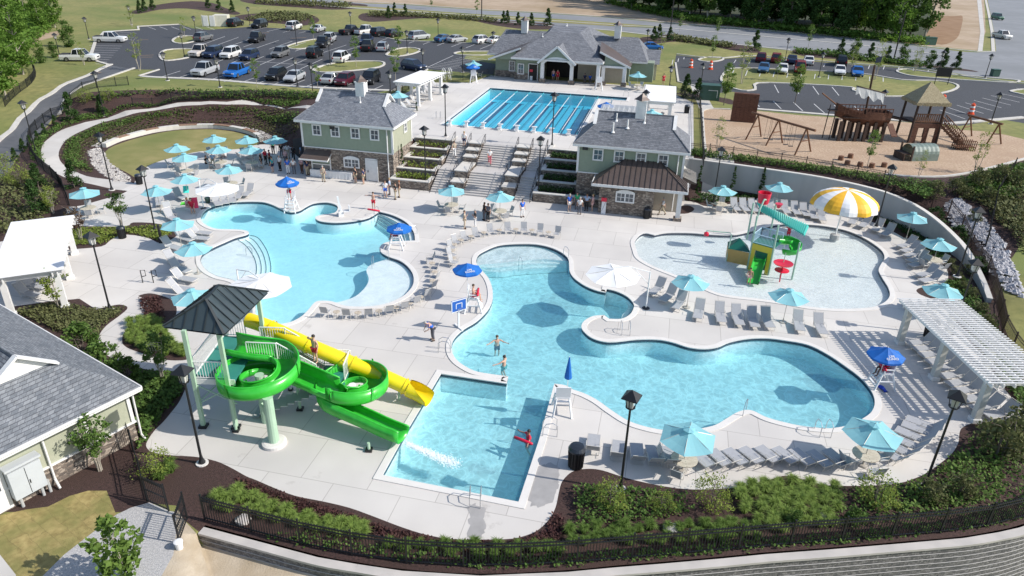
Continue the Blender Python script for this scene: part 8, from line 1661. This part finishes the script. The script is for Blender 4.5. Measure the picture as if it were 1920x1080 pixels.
for px,z,a,po,sh,pa,so_,hr,sk,lab in[((723,370),0,-90,'stand',WHT,BLU,1,'brown','fair','person in white shirt and blue shorts in the group below the left pool house'),((731,365),0,180,'stand',LBL,GRY,0,'blond','fair','person in pale blue behind the white shirted one by the left planters'),((742,374),0,190,'folded',BLK,KHA,0,'brown','fair','person in black shirt and khaki trousers by the left planters'),((749,370),0,190,'stand',BRN,KHA,0,'red','fair','red haired person in brown behind the black shirted one'),((871,429),0,0,'phone',TAN,TAN,0,'brown','fair','person in tan shirt and trousers left of the black shirted one'),((891,427),0,-170,'folded',BLK,WHT,0,'grey','fair','person with folded arms, black shirt, white trousers, centre deck'),((908,413),0,-150,'stand',BLK,GRY,0,'dark','brown','dark clothed person under the right stairs umbrella, left of two'),((915,415),0,-120,'phone',GRY,BLK,0,'dark','tan','dark clothed person under the right stairs umbrella, right of two'),((979,407),0,-60,'stand',BLU,WHT,0,'dark','fair','person in bright blue shirt and white trousers right of the stairs umbrellas'),((1067,396),0,-60,'stand',BLU,WHT,1,'grey','fair','person in blue shirt and white shorts at the left of the planter group'),((1081,392),0,-90,'stand',GRN,GRY,0,'dark','fair','person in green at the back of the right planter group'),((1086,402),0,80,'stand',WHT,GRY,0,'grey','fair','person in white shirt and grey trousers seen from behind, right planters'),((1099,395),0,-110,'akimbo',LBL,BLK,0,'brown','tan','person with hands on hips in pale blue shirt, right planters'),((1110,396),0,170,'stand',PNK,PNK,1,'blond','fair','person in a pinkish outfit at the right of the planter group'),((1241,403),0,175,'walk',WHT,KHA,0,'grey','fair','person in white shirt and khakis walking out of the porch'),((491,314),0,0,'stand',BLK,BLK,1,'dark','fair','person in a black dress at the left of the shaded crowd'),((499,308),0,-30,'stand',RED,BLK,0,'brown','tan','person in bright red at the left of the shaded crowd'),((507,310),0,180,'stand',(.2,.02,.03),BLK,0,'dark','tan','person in dark red behind the red one'),((512,323),0,160,'stand',TEA,NAV,1,'brown','fair','person in teal top and dark shorts at the front left of the crowd'),((526,320),0,-120,'stand',WHT,BLK,0,'grey','fair','person in white shirt, dark tie and black trousers'),((537,309),0,-100,'stand',PNK,GRY,0,'brown','fair','person in pink shirt in the middle of the crowd'),((541,326),0,95,'stand',BLU,WHT,0,'brown','fair','person in bright blue shirt and white trousers seen from behind'),((541,297),0,-90,'stand',WHT,KHA,0,'dark','brown','tall person in white at the back of the crowd'),((552,326),0,100,'stand',WHT,GRY,0,'grey','fair','person in white shirt and grey trousers right of the blue shirt'),((551,301),0,-100,'stand',BLK,BLK,0,'dark','brown','dark clothed person at the back of the crowd, right side'),((567,325),0,-120,'folded',PNK,BRN,0,'grey','fair','person in pink shirt and brown trousers at the right of the crowd'),((577,329),0,140,'stand',NAV,KHA,0,'brown','fair','person in navy shirt and khaki shorts at the right end of the crowd'),((529,296),0,-90,'stand',BLK,GRY,0,'dark','fair','dark clothed person at the back left of the crowd'),((513,289),0,-90,'stand',GRN,BLK,0,'dark','fair','person in dark green under the back right umbrella'),((568,300),0,-90,'stand',LBL,GRY,0,'grey','fair','person in pale blue beside the black screen'),((607,341),0,80,'stand',TAN,KHA,0,'grey','fair','person in tan shirt in front of the buffet table'),((590,325),0,-80,'stand',NAV,BLK,0,'dark','fair','person in navy at the left end of the buffet'),((667,343),0,160,'stand',BLK,KHA,1,'brown','fair','person in black shirt and khaki shorts at the right of the buffet'),((682,345),0,170,'akimbo',NAV,KHA,1,'brown','fair','person in navy shirt and khaki shorts by the white door'),((1037,151),U,-90,'stand',PNK,BLU,1,'brown','fair','person in pink and blue under the clubhouse arch'),((1045,152),U,-90,'stand',RED,RED,1,'brown','fair','person in red under the clubhouse arch'),((1243,160),U,-90,'stand',RED,RED,1,'dark','fair','person in red beside the pavement right of the clubhouse')]:
 person(G(*px,z),a,po,sh,pa,lab,bool(so_),hr,sk,1.0,grp=gs_)
for u,v,z,a,sh,pa,so_,hr,lab in((-.0+.5,6.2,1.5+.45,100,TAN,WHT,0,'brown','person in tan top and white trousers climbing the left stair flight'),(1.2,7.6,1.5+1.05+.15,80,WHT,NAV,1,'blond','person in white shirt and dark shorts near the top of the left flight'),(4.6,5.5,1.65,90,WHT,(.5,.12,.15),0,'grey','person in white shirt and reddish trousers climbing the middle stairs')):
 person(Lc(u,v,z),a,'walk' if so_==0 else 'stand',sh,pa,lab,bool(so_),hr)
def seated(px,a,sh,pa,lab,z=0,hgt=.42,**k):person(G(px[0],px[1],z)+Vector((0,0,hgt)),a,'sit',sh,pa,lab,k.get('short',False),k.get('hair','brown'),k.get('skin','fair'),1.0,k.get('long',False))
seated((389,314),-20,BLK,BLK,'seated person in black under the umbrellas near the lawn',long=True,short=True);seated((400,308),-70,LBL,KHA,'seated person in pale blue under the umbrellas near the lawn',hair='grey');seated((424,302),180,WHT,GRY,'seated person in white right of the seated pair',hair='grey')
seated((354,396),-20,PNK,PNK,'seated sunbather on the left of the red towel',short=True,skin='tan');seated((361,397),-60,RED,RED,'seated sunbather holding a red and white towel',short=True,long=True)
seated((1096,154),-90,NAV,GRY,'person in dark clothes seated on the clubhouse porch, left of two',z=U);seated((1106,155),-90,BLU,GRY,'person in dark blue seated on the clubhouse porch, right of two',z=U)
def towel(px,z,c,lab,rz,w=.6,l=1.0,tilt=.5):
 m=MB();n=6;V=[]
 for i in range(n+1):
  for j in range(4):V.append((-w/2+w*j/3,-l/2+l*i/n,.04*math.sin(i*1.1+j)))
 m.add(V,[(i*4+j,i*4+j+1,i*4+j+5,i*4+j+4)for i in range(n)for j in range(3)]);m.v+=[v+Vector((0,0,.03))for v in list(m.v)];k=len(m.v)//2;m.f+=[[a+k for a in f]for f in list(m.f)];m.mi=[0]*len(m.f)
 q=m.build('towel',cl(c),fixn=False);q.location=G(*px,0)+Vector((0,0,z));q.rotation_euler=(tilt,0,rz);tag(q,lab,'towel')
towel((367,395),.75,(.70,.05,.12),'red and white beach towel held beside the left loungers',.4,tilt=1.1);towel((352,374),1.0,(.05,.60,.52),'turquoise towel hanging over a lounger back',.3,.5,.7,.9);towel((345,392),.5,(.10,.65,.05),'bright lime green bag on the lounger by the red towel',.2,.4,.5,.2);towel((1655,730),.03,(.01,.05,.40),'small blue towel on the deck beside the right lifeguard chair',.2,.3,.7,0)
m=MB();m.lathe([(.2,0),(.26,.5),(.24,.52)],14);q=m.build('tote_bag',mat('dark_tote',(.03,.07,.06),rough=.7));q.location=G(390,380,0);tag(q,'dark green round bag at the back cantilever umbrella','bag')
